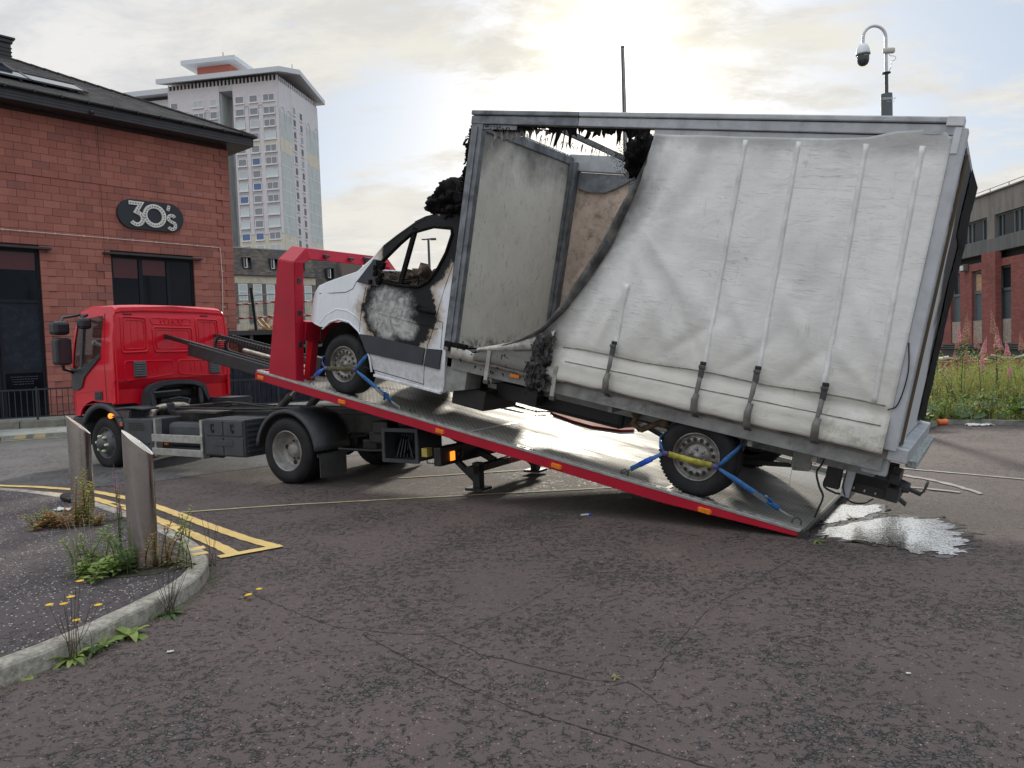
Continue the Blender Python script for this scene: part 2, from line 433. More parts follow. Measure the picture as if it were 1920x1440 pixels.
# painted lines
lines = empty('road_markings', kind='structure')
def ribbon(name, pts, w, z, mat, parent, jag=.006, sub=3):
    P = smooth_path(pts, 1) if len(pts) > 2 else [(pts[0][0]+(pts[1][0]-pts[0][0])*i/8, pts[0][1]+(pts[1][1]-pts[0][1])*i/8) for i in range(9)]
    Q = []
    for a, b in zip(P, P[1:]):
        L = math.dist(a, b); k = max(1, int(L/.06))
        Q += [(a[0]+(b[0]-a[0])*i/k, a[1]+(b[1]-a[1])*i/k) for i in range(k)]
    Q.append(P[-1]); A = offs(Q, w/2); B = offs(Q, -w/2); mb = MB()
    mb.sheet([[(x+rnd.uniform(-jag, jag), y+rnd.uniform(-jag, jag), z) for x, y in L_] for L_ in (A, B)], smooth=False)
    return mb.build(name, mat, parent)
ribbon('double_yellow_line', [(-14, 10.95), (-8.5, 10.6), (-6.58, 10.05), (-5.42, 9.50), (-4.80, 9.03), (-4.20, 8.52), (-3.24, 7.50), (-2.51, 6.73), (-2.08, 6.34)], .105, .008, mt_yellow, lines)
ribbon('double_yellow_line', [(-14, 10.65), (-8.5, 10.3), (-6.5, 9.72), (-5.20, 9.08), (-4.53, 8.47), (-3.91, 7.88), (-3.15, 7.05), (-2.52, 6.36), (-2.34, 6.14)], .105, .008, mt_yellow, lines)
ribbon('yellow_end_bar', [(-2.42, 6.03), (-2.00, 6.33)], .10, .012, mt_yellow, lines)
ribbon('thin_yellow_line', [(-3.55, 7.90), (-2.9, 8.03), (-2.48, 8.10), (-1.33, 8.21), (1.2, 8.45)], .045, .008, mt_thin, lines)
ribbon('thin_yellow_line', [(-1.5, 9.6), (.2, 9.9), (1.7, 10.2)], .06, .008, mt_thin, lines)
ribbon('white_bay_line', [(3.6, 9.95), (4.05, 9.6), (4.55, 9.1), (5.21, 8.38), (6.4, 7.0), (7.5, 5.6)], .06, .008, mt_white, lines, .012)
ribbon('white_bay_line', [(3.9, 9.2), (4.2, 8.85), (4.52, 8.40), (4.62, 7.9), (4.60, 7.40)], .07, .008, mt_white, lines, .016)
ribbon('white_bay_line', [(4.1, 7.85), (4.25, 7.75), (4.45, 7.5)], .06, .012, mt_white, lines, .014)
ribbon('far_yellow_line', [(-24, 10.9), (-14, 15.0), (-11.13, 16.22), (-10.04, 16.68), (-8.2, 17.45), (-5, 19)], .10, .012, mt_thin, lines)
# cracks in the surface
mt_crack = M('crack_dirt', (.022, .02, .019), .95)
cr = empty('surface_cracks', kind='structure')
def crack(pts, w):
    Q = []
    for a, b in zip(pts, pts[1:]):
        k = max(2, int(math.dist(a, b)/.035)); Q += [(a[0]+(b[0]-a[0])*i/k+rnd.uniform(-.008, .008), a[1]+(b[1]-a[1])*i/k+rnd.uniform(-.008, .008)) for i in range(k)]
    Q.append(pts[-1]); W = [w*rnd.uniform(.25, 1.0) for _ in Q]; mb = MB(); A = []; B = []
    for i, q in enumerate(Q):
        a = Vector(Q[max(i-1, 0)]); b = Vector(Q[min(i+1, len(Q)-1)]); n = (b-a).normalized(); n = Vector((-n.y, n.x))*W[i]/2
        A.append((q[0]+n.x, q[1]+n.y, .003)); B.append((q[0]-n.x, q[1]-n.y, .003))
    mb.sheet([A, B], smooth=False); mb.build('crack', mt_crack, cr)
crack([(-2.25, 5.3), (-2.00, 5.25), (-1.5, 4.75), (-1.12, 4.40), (-.8, 4.27), (-.50, 4.20)], .007)
crack([(-.62, 4.22), (-.35, 4.24), (-.05, 4.55), (.36, 5.16), (.7, 5.6)], .006)
crack([(-.5, 4.22), (-.2, 3.9), (.31, 3.56), (.52, 3.5), (.6, 3.3)], .008)
crack([(-.91, 4.25), (-.35, 3.6), (-.05, 3.3), (.25, 3.1), (.48, 2.92), (.8, 2.7)], .009)
crack([(.43, 3.49), (.62, 3.55), (.82, 3.95), (1.09, 4.40), (1.6, 5.0), (2.09, 5.54)], .006)
crack([(-3.0, 2.9), (-1.6, 3.1), (-.9, 3.2)], .004)

# water lying beside the deck end: wets the tarmac and mirrors the sky
def mat_water():
    m, t, b = newmat('puddle_water'); v = objc(t)
    nn = t.bump(t.math('ADD', t.voro(v, 46, 'F1', 'Distance'), t.noise(v, 90, 3, .6)), .16, .004, t.bump(t.noise(v, 9, 4, .6, .6), .10, .02))
    g = t.new('ShaderNodeBsdfAnisotropic'); t.put(g.inputs['Color'], (.97, .97, .96)); g.inputs['Roughness'].default_value = .10; t.put(g.inputs['Normal'], nn)
    # chippings break through the film of water, most where it is shallow
    c = t.voro(v, 60, 'F1', 'Distance'); cc = t.xyz(t.voro(v, 60, 'F1', 'Color'))
    k = t.math('MULTIPLY', t.step(c, .50, .30), t.math('GREATER_THAN', t.math('ADD', cc[0], t.math('MULTIPLY', t.noise(v, 4, 4, .7), .6)), .92))
    t.put(b.inputs['Base Color'], (.03, .027, .026)); b.inputs['Roughness'].default_value = .4
    out = t.n.get('Material Output'); mx = t.new('ShaderNodeMixShader')
    t.put(mx.inputs[0], t.math('ADD', t.math('MULTIPLY', k, .8), .12)); t.l.new(g.outputs[0], mx.inputs[1]); t.l.new(b.outputs[0], mx.inputs[2]); t.l.new(mx.outputs[0], out.inputs[0])
    return m
mt_water = mat_water()
mt_damp = mat_tarmac('damp_tarmac', (.050, .042, .040), (.040, .035, .034), (.010, .011, .012), (.2, .14, .12), .9, .6)
mt_damp.node_tree.nodes['Principled BSDF'].inputs['Coat Weight'].default_value = .5
pud = [[(2.62, 6.42), (2.72, 6.72), (2.81, 6.95), (3.09, 7.15), (3.25, 7.08), (3.44, 7.1), (3.38, 6.86), (3.2, 6.74), (2.99, 6.6), (2.8, 6.5)],
       [(2.48, 6.1), (2.6, 6.28), (2.9, 6.42), (3.1, 6.5), (3.30, 6.62), (3.45, 6.5), (3.68, 6.47), (3.60, 6.3), (3.62, 6.16), (3.48, 6.08), (3.58, 5.95), (3.42, 5.88), (3.50, 5.78), (3.42, 5.66), (3.25, 5.6), (3.28, 5.45), (3.12, 5.38), (3.02, 5.48), (2.91, 5.43), (2.86, 5.62), (2.78, 5.72), (2.70, 5.82), (2.54, 5.98)]]
for k, p in enumerate(pud):
    q = []
    for a, b in zip(p, p[1:]+p[:1]):
        for i in range(7):
            f = i/7; q.append((a[0]+(b[0]-a[0])*f+rnd.gauss(0, .024), a[1]+(b[1]-a[1])*f+rnd.gauss(0, .016)))
    struct(flat('puddle', q, .006, mt_water))
    cx_ = sum(p[0] for p in q)/len(q); cy_ = sum(p[1] for p in q)/len(q)
    struct(flat('damp_margin', [(cx_+(x-cx_)*1.12+rnd.gauss(0, .02)+.03, cy_+(y-cy_)*1.18+rnd.gauss(0, .02)-.02) for x, y in q], .0025+.001*k, mt_damp))

# far footway with kerb stones and a low plinth wall under the railing
u = Vector((math.cos(R(22)), math.sin(R(22)), 0)); nrm = Vector((-u.y, u.x, 0)); k0 = Vector((-11.13, 16.3, 0))
FM = frame(k0, R(22))
ff = MB(); ff.box((-20, .15, -.02), (22, 6.5, .118)); struct(ff.build('far_footway', mt_farkerb, None, xf=FM))
fk = empty('far_kerb', FM, kind='structure')
for i in range(-9, 8):
    mb = MB(); mb.box((i*1.5+.01, 0, -.05), (i*1.5+1.49, .148, .12), .012); mb.build('kerb_stone', mt_farkerb, fk)
for x0 in (.25, .62, -.1):
    mb = MB(); mb.add([(x0, -.002, .03), (x0+.22, -.002, .03), (x0+.24, -.002, .115), (x0+.03, -.002, .115)], [(0, 1, 2, 3)])
    if x0 > 0: mb.build('kerb_paint_mark', mt_thin, fk)
mt_slab = M('plinth_stone', (.20, .19, .155), .9, var=.2, scale=5, bump=.4, dirt=((.06, .075, .04), .7, 4))
pl = empty('plinth_wall', FM @ Matrix.Translation((0, 1.9, 0)), label='low mossy stone plinth wall along the far footway under the black railing', cat='wall')
for i in range(-8, 7):
    mb = MB(); mb.box((i*1.3+.008, 0, .1), (i*1.3+1.292, .42, .30+rnd.uniform(-.006, .006)), .015); mb.build('plinth_block', mt_slab, pl)
# ---------------------------------------------------------------- red blockwork building on the left
BF = frame((-14.55, 21.537, 0), R(49.3))                 # local x along the facade (away, right), -y towards the street
def mat_block():
    m, t, b = newmat('red_block'); v = objc(t)
    geo = t.new('ShaderNodeNewGeometry'); oi = t.new('ShaderNodeObjectInfo')
    r_ = t.math('FRACT', t.math('ADD', geo.outputs['Random Per Island'], oi.outputs['Random']))
    wv = geo.outputs['Position']
    c = t.mix(r_, (.335, .122, .096), (.425, .165, .128))
    c = t.mix(t.math('MULTIPLY', t.step(t.math('FRACT', t.math('MULTIPLY', r_, 7.3)), .90, .97), .6), c, (.24, .11, .095))
    c = t.mix(t.math('MULTIPLY', t.step(t.noise(wv, 60, 3, .7), .4, .8), .3), c, (.14, .055, .04))
    z = t.xyz(wv)[2]
    st = t.math('MULTIPLY', t.step(t.noise(t.scalev(wv, (.6, .6, .25)), 2.0, 5, .65), .48, .75), .45)
    c = t.mix(st, c, (.17, .075, .062))
    eff = t.math('MULTIPLY', t.step(t.noise(t.scalev(wv, (1, 1, 2.4)), 1.4, 6, .7), .66, .74), .5)
    c = t.mix(eff, c, (.42, .30, .27))
    t.put(b.inputs['Base Color'], c); b.inputs['Roughness'].default_value = .9; b.inputs['Specular IOR Level'].default_value = .25
    t.put(b.inputs['Normal'], t.bump(t.noise(wv, 90, 4, .7), .5, .006))
    return m
mt_block = mat_block()
mt_mortar = M('mortar', (.060, .027, .022), .95, var=.2)
mt_fascia = M('black_fascia_board', (.030, .029, .034), .45, var=.25, scale=3)
mt_gutter = M('gutter_plastic', (.028, .022, .021), .4, var=.3)
mt_navy = M('navy_painted_board', (.012, .016, .026), .6, spec=.25, var=.25, scale=3, dirt=((.05, .055, .06), .4, 6))
mt_frame = M('black_frame', (.010, .012, .018), .5, spec=.25, var=.2)
mt_darkglass = M('dark_glass', (.004, .005, .009), .06, spec=.18, rvar=0)
mt_redblind = M('dark_red_blind', (.075, .011, .014), .35, var=.15)
H0, H1 = 0.0, 9.12; CS = .2245; BL = .452
bld = empty('red_block_building', BF, label='red blockwork building with black eaves and solar panels on its slate roof', cat='building')
DOOR = (-1.6, 1.16, 0, 5.02); WIN = (3.16, 5.84, 3.34, 5.02)
holes = [DOOR, WIN]
# backing wall (mortar) with openings
def rect(a): return [(a[0], a[2]), (a[1], a[2]), (a[1], a[3]), (a[0], a[3])]
mb = MB(); mb.poly([(-7, 0), (-1.6, 0), (-1.6, 5.02), (1.16, 5.02), (1.16, 0), (7.31, 0), (7.31, H1), (-7, H1)], [rect(WIN)], .018, .32)
mb.box((7.0, .325, 0), (7.31, 11, H1)); mb.box((-7, 10.7, 0), (6.99, 11, H1)); mb.box((-7, .33, 0), (-6.7, 10.69, H1))
mb.build('backing_wall', mt_mortar, bld)
blk = []; ncourse = int(H1/CS)
for c in range(ncourse):
    z0 = c*CS+.004; z1 = (c+1)*CS-.004; off = (c % 2)*BL/2
    edges = set()
    spans = [(-6.98, 7.32)]
    for (a, b, p, q) in holes:
        if z1 > p+.01 and z0 < q-.01:
            ns = []
            for s0, s1 in spans:
                if b <= s0 or a >= s1: ns.append((s0, s1)); continue
                if a > s0: ns.append((s0, a))
                if b < s1: ns.append((b, s1))
            spans = ns
    for s0, s1 in spans:
        # joints
        js = [s0]; k = math.floor((s0-off)/BL)+1
        while k*BL+off < s1-.09:
            if k*BL+off > s0+.09: js.append(k*BL+off)
            k += 1
        js.append(s1)
        for a, b in zip(js, js[1:]):
            proud = rnd.uniform(-.003, .003)
            corner = (b > 7.30 or (abs(a-1.16) < .01 and z1 < 5.1) or (abs(b-3.16) < .01 and 3.3 < z1 < 5.1) or (abs(a-5.84) < .01 and 3.3 < z1 < 5.1))
            if corner: proud -= .030
            if 5.05 < z0 < 5.25: proud -= .012
            if 7.17 < z0 < 7.38: proud -= .02
            blk.append((a+.004, b-.004, z0, z1, proud))
vis = [k for k in blk if k[1] > -.1 and (k[2] > 3.3 or k[1] < 2.2) and k[3] < 9.0]
vis.sort(key=lambda k: k[0]); chosen = set(id(k) for k in vis[:300])
# shared box meshes by rounded length
bmesh_cache = {}
def block_mesh(L):
    key = round(L, 2)
    if key not in bmesh_cache:
        q = MB(); q.box((0, 0, 0), (key, .03, CS-.008), .004)
        o = q.build('block', mt_block); bmesh_cache[key] = o.data; bpy.data.objects.remove(o)
    return bmesh_cache[key]
rest = MB()
for k in blk:
    a, b, z0, z1, pr = k
    if id(k) in chosen:
        me = block_mesh(b-a); o = bpy.data.objects.new('block', me); col.objects.link(o); o.parent = bld
        o.location = (a, pr-.012, z0); o.scale = ((b-a)/round(b-a, 2), 1, 1)
    else: rest.box((a, pr-.012, z0), (b, .018, z1), .004)
ro = rest.build('blockwork', mt_block, bld); ro['kind'] = 'stuff'
# movement joint
mb = MB(); mb.box((2.985, -.016, 3.2), (2.998, -.011, 9.0)); mb.build('movement_joint', mt_mortar, bld)
# eaves: soffit, boarded fascia, gutter with brackets
mb = MB(); mb.box((-7.6, -.60, 9.10), (7.95, .3, 9.125)); mb.box((7.33, .31, 9.10), (7.95, 11.6, 9.125)); mb.build('soffit', mt_fascia, bld)
for k in range(4):
    mb = MB(); z = 9.10+k*.085; mb.box((-7.62, -.63, z+.003), (7.98, -.602, z+.082), .004); mb.box((7.952, -.6, z+.003), (7.98, 11.6, z+.082), .004); mb.build('fascia_board', mt_fascia, bld)
gm = MB()
gp = [(.06*math.cos(R(a)), .06*math.sin(R(a))) for a in range(180, 361, 30)]
gm.sheet([[(x, -.70+p, 9.46+q) for p, q in gp] for x in (-7.7, 8.06)])
gm.sheet([[(8.06+p, y, 9.46+q) for p, q in gp] for y in (-.72, 11.6)])
gm.build('gutter', mt_gutter, bld, solid=.006)
for i in range(12):
    q = MB(); q.box((-.4+i*.72, -.775, 9.385), (-.365+i*.72, -.63, 9.475), .004); q.build('gutter_bracket', mt_gutter, bld)
# hipped roof in courses of slates
def mat_slate():
    m, t, b = newmat('roof_slate'); v = objc(t); geo = t.new('ShaderNodeNewGeometry')
    c = t.mix(geo.outputs['Random Per Island'], (.045, .043, .045), (.085, .078, .073))
    c = t.mix(t.math('MULTIPLY', t.step(t.noise(v, 3, 5, .65), .5, .75), .6), c, (.10, .075, .055))
    t.put(b.inputs['Base Color'], c); b.inputs['Roughness'].default_value = .75
    t.put(b.inputs['Normal'], t.bump(t.noise(v, 50, 3, .6), .4, .005)); return m
mt_slate = mat_slate()
TP = .48; ez = 9.46
rb = MB(); E0, E1 = -7.7, 8.06; top = 5.9
rb.add([(E0, -.64, ez), (E1, -.64, ez), (E1-top, -.64+top, ez+top*TP), (E0+top, -.64+top, ez+top*TP)], [(0, 1, 2, 3)])
rb.add([(E1, -.64, ez), (E1, 11.2, ez), (E1-top, 11.2-top, ez+top*TP), (E1-top, -.64+top, ez+top*TP)], [(0, 1, 2, 3)])
rb.add([(E0, 11.2, ez), (E0, -.64, ez), (E0+top, -.64+top, ez+top*TP), (E0+top, 11.2-top, ez+top*TP)], [(0, 1, 2, 3)])
rb.add([(E1, 11.2, ez), (E0, 11.2, ez), (E0+top, 11.2-top, ez+top*TP), (E1-top, 11.2-top, ez+top*TP)], [(0, 1, 2, 3)])
rb.build('roof', mt_slate, bld)
sl = MB(); g_ = .17; cl = math.sqrt(1+TP*TP); n_c = int(top*cl/g_)
for c in range(n_c):
    t0 = c*g_/cl; t1 = (c+1)*g_/cl+.02
    if t1 > top-.05: break
    x = -.6+(c % 2)*.15
    while x < E1-t1-.12:
        if x > E0+t1: 
            th = .008+rnd.uniform(0, .005)
            sl.add([(x, -.64+t0, ez+t0*TP+.012+th), (x+.288, -.64+t0, ez+t0*TP+.012+th), (x+.288, -.64+t1, ez+t1*TP+.006), (x, -.64+t1, ez+t1*TP+.006),
                    (x, -.64+t0, ez+t0*TP+.004), (x+.288, -.64+t0, ez+t0*TP+.004)], [(0, 1, 2, 3), (4, 5, 1, 0)])
        x += .295
so = sl.build('slates', mt_slate, bld); so['kind'] = 'stuff'
for k in range(19):                                     # hip tiles
    t0 = k*.31; q = MB(); a = Vector((E1-t0, -.64+t0, ez+t0*TP+.03)); b = Vector((E1-t0-.33, -.64+t0+.33, ez+(t0+.33)*TP+.045))
    q.beam(a, b, .17, .05); q.build('hip_tile', mt_slate, bld, bevel=.012)
# solar panels just above the slates
mt_solar = gloss('solar_glass', (.015, .02, .035), .03); mt_solarf = M('solar_frame', (.02, .02, .022), .4)
def slope(x, t, h=0): return Vector((x, -.64+t, ez+t*TP+h))
def panel(x0, x1, t0, t1):
    f = MB(); h = .13
    f.beam(slope(x0, t0, h), slope(x1, t0, h), .04, .05); f.beam(slope(x0, t1, h), slope(x1, t1, h), .04, .05)
    f.beam(slope(x0, t0, h), slope(x0, t1, h), .04, .05); f.beam(slope(x1, t0, h), slope(x1, t1, h), .04, .05)
    fo = f.build('solar_panel', mt_solarf, bld)
    q = MB(); q.add([slope(x0+.02, t0+.02, h+.012), slope(x1-.02, t0+.02, h+.012), slope(x1-.02, t1-.02, h+.012), slope(x0+.02, t1-.02, h+.012)], [(0, 1, 2, 3)]); q.build('solar_glass', mt_solar, fo)
    r_ = MB()
    for x in (x0+.3, x1-.3): r_.beam(slope(x, t0-.1, .06), slope(x, t1+.1, .06), .04, .05)
    r_.build('mounting_rail', mt_solarf, fo)
for x0, x1 in ((1.42, 2.95), (-.12, 1.39), (-1.65, -.15)): panel(x0, x1, 1.05, 2.1); 
panel(-.12, 1.30, 2.14, 3.2); panel(-1.65, -.15, 2.14, 3.2)
# chimney-like vent stack at the ridge end
ch = empty('chimney', None, ); ch.parent = bld
q = MB(); q.box((1.65, 5.0, 11.4), (2.3, 5.7, 12.72), .01); q.build('stack', mt_fascia, ch)
q = MB(); q.box((1.52, 4.9, 12.86), (2.42, 5.85, 12.93), .01); q.box((1.6, 4.95, 12.73), (2.35, 5.8, 12.85), .01); q.build('cap', mt_fascia, ch)
for k in range(6):
    q = MB(); q.box((1.63, 4.98, 11.9+k*.13), (2.32, 5.72, 11.93+k*.13)); q.build('louvre', mt_gutter, ch)
# windows
def framed(x0, x1, z0, z1, mull, name='window', y=.06):
    f = MB(); w = .075
    f.box((x0, y, z0), (x1, y+.07, z0+w)); f.box((x0, y, z1-w), (x1, y+.07, z1)); f.box((x0, y, z0+w), (x0+w, y+.07, z1-w)); f.box((x1-w, y, z0+w), (x1, y+.07, z1-w))
    for m_ in mull: f.box((m_-.06, y-.01, z0+w), (m_+.06, y+.07, z1-w))
    return f.build(name, mt_frame, bld, bevel=.006)
wf = framed(*WIN, [4.08, 4.98])
for a, b in ((3.235, 4.02), (4.14, 4.92), (5.04, 5.765)):
    q = MB(); q.box((a, .085, WIN[2]+.075), (b, .10, WIN[3]-.075)); q.build('pane', mt_darkglass, wf)
for a, b, z in ((3.235, 4.02, .62), (4.14, 4.92, .50)):
    q = MB(); q.box((a+.02, .081, WIN[3]-.08-z), (b-.02, .0845, WIN[3]-.08)); q.build('blind', mt_redblind, wf)
q = MB(); q.box((2.92, -.20, 5.025), (6.1, -.0, 5.09), .008); q.build('lintel_drip', mt_fascia, bld)
q = MB(); q.box((-2.0, -.20, 5.025), (1.45, -.0, 5.09), .008); q.build('lintel_drip', mt_fascia, bld)
# tall black door screen
ds = framed(-1.6, 1.16, .0, 5.02, [.06, -.98, 1.9-1.9+.0], 'door_screen')
for (a, b, z0, z1, m_, nm) in ((.12, 1.085, 3.55, 4.94, mt_darkglass, 'pane'), (-.92, .0, 3.55, 4.94, mt_darkglass, 'pane'), (.12, 1.085, 1.5, 3.46, mt_navy, 'door_panel'), (-.92, .0, 1.5, 3.46, mt_navy, 'door_panel'),
                           (.12, 1.085, .08, 1.42, mt_darkglass, 'pane'), (-.92, .0, .08, 1.42, mt_darkglass, 'pane')):
    q = MB(); q.box((a, .08, z0), (b, .10, z1)); q.build(nm, m_, ds)
q = MB(); q.box((.12, .05, 3.46), (1.085, .11, 3.55)); q.box((-.92, .05, 3.46), (.0, .11, 3.55)); q.box((.12, .05, 1.42), (1.085, .11, 1.5)); q.box((-.92, .05, 1.42), (.0, .11, 1.5)); q.build('transom', mt_frame, ds)
q = MB(); q.box((.16, .072, 4.42), (1.05, .0795, 4.93)); q.build('blind', mt_redblind, ds)
q = MB()
for r_ in range(4):
    x = .25+r_*.02
    while x < .95-.05*r_:
        L = rnd.uniform(.02, .06); q.box((x, .074, 1.30-r_*.07), (x+L, .079, 1.318-r_*.07)); x += L+.02
q.build('door_lettering', M('faint_lettering', (.06, .065, .08), .5), ds)

# cream cable conduit with clips
cd = empty('conduit', BF, label='thin cream cable conduit clipped along the red block wall and down its corner', cat='pipe')
mt_cream = M('cream_plastic', (.62, .52, .46), .5)
q = MB(); q.tube([(-1.5, -.05, 5.53), (3, -.05, 5.53), (6.78, -.05, 5.525), (6.83, -.05, 5.50), (6.84, -.05, 5.0), (6.85, -.05, 4.4), (6.82, -.05, 3.7), (6.76, -.05, 2.6)], .014, 6); q.build('pipe', mt_cream, cd)
for x in (.25, .68, 1.6, 2.4, 3.1, 3.85, 4.6, 5.3, 6.0, 6.55):
    q = MB(); q.box((x-.015, -.068, 5.505), (x+.015, -.03, 5.555)); q.build('clip', mt_cream, cd)
for z in (4.7, 4.0, 3.45, 2.9):
    q = MB(); q.box((6.82, -.068, z-.012), (6.9, -.03, z+.012)); q.build('clip', mt_cream, cd)

# the 30's sign : black stadium board with white bulb letters
SF = BF @ Matrix.Translation((4.47, -.05, 6.365)) @ Matrix.Rotation(R(0), 4, 'Y')
sg = empty('wall_sign', SF, label="black oval wall sign reading 30's in white bulb-studded letters", cat='sign')
o_ = []
rr, hw = .47, .60
for k in range(13): a = R(-90+k*15); o_.append((hw+rr*math.cos(a), rr*math.sin(a)))
for k in range(13): a = R(90+k*15); o_.append((-hw+rr*math.cos(a), rr*math.sin(a)))
mt_sign = M('sign_black', (.012, .015, .022), .4); mt_let = M('sign_letter_white', (.74, .72, .66), .45); mt_bulb = M('sign_bulb', (.30, .28, .25), .2)
q = MB(); q.poly(o_, (), -.06, .04); q.build('sign_board', mt_sign, sg, bevel=.008)
def stroke(pts, w, t0=-.115, t1=-.062):
    """flat ribbon letter in x,z with thickness"""
    mb = MB(); P = [Vector((p[0], p[1])) for p in pts]; A = []; B = []
    for i in range(len(P)):
        if i == 0: d = P[1]-P[0]; k = 1
        elif i == len(P)-1: d = P[-1]-P[-2]; k = 1
        else:
            d0 = (P[i]-P[i-1]).normalized(); d1 = (P[i+1]-P[i]).normalized(); d = d0+d1; k = 1/max(.5, math.sqrt(max(.01, (1+d0.dot(d1))/2)))
        d = d.normalized(); n = Vector((-d.y, d.x))*w/2*k; A.append(P[i]+n); B.append(P[i]-n)
    g = [[(a.x, t0, a.y) for a in A], [(a.x, t0, a.y) for a in B], [(a.x, t1, a.y) for a in B], [(a.x, t1, a.y) for a in A]]
    mb.sheet(g+[g[0]], smooth=False); mb.add([r_[0] for r_ in g], [(0, 1, 2, 3)]); mb.add([r_[-1] for r_ in g], [(0, 1, 2, 3)]); return mb
def arc(cx, cz, r_, a0, a1, n=20, rz=None): return [(cx+r_*math.cos(R(a0+(a1-a0)*i/n)), cz+(rz or r_)*math.sin(R(a0+(a1-a0)*i/n))) for i in range(n+1)]
lets = {'digit_three': ([(-.66, .33), (-.30, .33), (-.46, .07)]+arc(-.45, -.13, .185, 78, -145, 18), .095),
        'digit_zero': (arc(.10, -.0, .295, 0, 360, 32), .105),
        'apostrophe': ([(.565, .30), (.525, .14)], .085),
        'letter_s': (arc(.63, -.10, .105, 25, 205, 9)+[(.60, -.19), (.66, -.215)]+arc(.625, -.315, .115, 45, -150, 11), .085)}
for nm, (pts, w) in lets.items():
    pts = [(p[0]*1.05-.02, p[1]*1.05+(.07 if nm in ('letter_s', 'apostrophe') else 0)) for p in pts]; w *= {'apostrophe': 1.0, 'letter_s': 1.12}.get(nm, 1.26)
    o = stroke(pts, w).build(nm, mt_let, sg)
    # bulbs along the stroke
    acc = .0; last = Vector(pts[0]); bl = []
    tot = sum(math.dist(a, b) for a, b in zip(pts, pts[1:])); step_ = tot/max(2, round(tot/.085)); nxt = step_/2; run = 0
    for a, b in zip(pts, pts[1:]):
        L = math.dist(a, b)
        while nxt <= run+L: f = (nxt-run)/L; bl.append((a[0]+(b[0]-a[0])*f, a[1]+(b[1]-a[1])*f)); nxt += step_
        run += L
    for x, z in bl:
        q = MB(); q.lathe([(.001, -.145), (.016, -.14), (.024, -.128), (.024, -.116)], 8, 'y', (x, 0, z)); q.build('bulb', mt_bulb, o)
# small dome camera and security light on the wall
cm = empty('wall_camera', BF @ Matrix.Translation((2.52, -.02, 2.25)), label='small white security camera fixed to the red block wall beyond the cab window', cat='camera')
mt_wp = M('white_plastic', (.72, .72, .70), .4)
q = MB(); q.lathe([(.001, 0), (.09, 0), (.09, -.05), (.05, -.09)], 14, 'y'); q.build('bracket', mt_wp, cm)
q = MB(); q.tube([(0, -.08, 0), (0, -.16, -.02), (.12, -.28, -.08)], [.03, .06, .07], 10); q.build('camera_body', mt_wp, cm)
sx = empty('eaves_light', BF @ Matrix.Translation((2.6, -.68, 9.22)), label='small round light fitting hanging from the black eaves board', cat='light')
q = MB(); q.lathe([(.001, -.09), (.05, -.08), (.07, -.03), (.06, .03)], 12, 'y', (0, -.0, -.05)); q.build('housing', mt_gutter, sx)

# black railing on the plinth
rl = empty('railing', FM @ Matrix.Translation((0, 2.1, 0)), label='black vertical-bar railing standing on the plinth in front of the red block building', cat='railing')
mt_rail = M('railing_black', (.016, .017, .02), .45)
q = MB(); q.box((-8, -.02, 1.02), (8.3, .02, 1.06)); q.build('top_rail', mt_rail, rl)
q = MB(); q.box((-8, -.015, .36), (8.3, .015, .39)); q.build('bottom_rail', mt_rail, rl)
bar0 = None
for i in range(66):
    if bar0 is None: q = MB(); q.box((-.009, -.009, .391), (.009, .009, 1.019)); bar0 = q.build('bar', mt_rail, rl); bar0.location.x = -2.6
    else: o = bar0.copy(); col.objects.link(o); o.parent = rl; o.location.x = -2.6+i*.125
for x in (-1.5, .35, 2.2, 4.1, 6.0, 8.2):
    q = MB(); q.box((x-.022, -.022, .29), (x+.022, .022, 1.10)); q.build('post', mt_rail, rl)

# navy boarded annex with dark open bay and flat roof, right of the red corner
an = empty('boarded_annex', frame((-9.75, 26.0, 0), R(8)), label='low navy boarded annex with a flat roof edge behind the tow truck', cat='building')
q = MB(); q.box((-.8, .3, 0), (9.5, 6, 1.5)); q.build('wall', mt_navy, an)
for i in range(56):
    q = MB(); q.box((-.8+i*.18, .27, .02), (-.8+i*.18+.165, .298, 1.52), .004); q.build('board', mt_navy, an)
q = MB(); q.box((-1.0, .1, 2.42), (9.6, 6, 2.58)); q.build('roof', mt_fascia, an)
q = MB(); q.box((-.9, 3.2, 1.5), (9.5, 3.3, 2.41)); q.build('bay_back', mt_frame, an)
for x in (-.7, .75, 2.6, 4.6, 6.6, 8.8):
    q = MB(); q.box((x, .15, 1.53), (x+.09, .24, 2.42)); q.build('post', M('weathered_post', (.07, .07, .06), .8), an)
q = MB(); q.box((-.3, 1.2, 1.95), (4.2, 1.3, 2.05)); q.build('shelf_rail', M('grey_tube', (.3, .3, .28), .5), an)
# extra lower courses of the red wall run on past its corner at street level
ws = empty('red_wall_stub', BF @ Matrix.Translation((7.34, .25, 0)), label='short low red block wall joining the building corner to the boarded annex', cat='wall')
for c in range(8):
    for i in range(2 if c % 2 == 0 else 3):
        L0 = [(0, .45), (.46, .95)] if c % 2 == 0 else [(0, .22), (.23, .68), (.69, .95)]
        a, b = L0[i]; q = MB(); q.box((a+.003, 0, c*CS+.004), (b-.003, .2, (c+1)*CS-.004), .004); q.build('block', mt_block, ws)

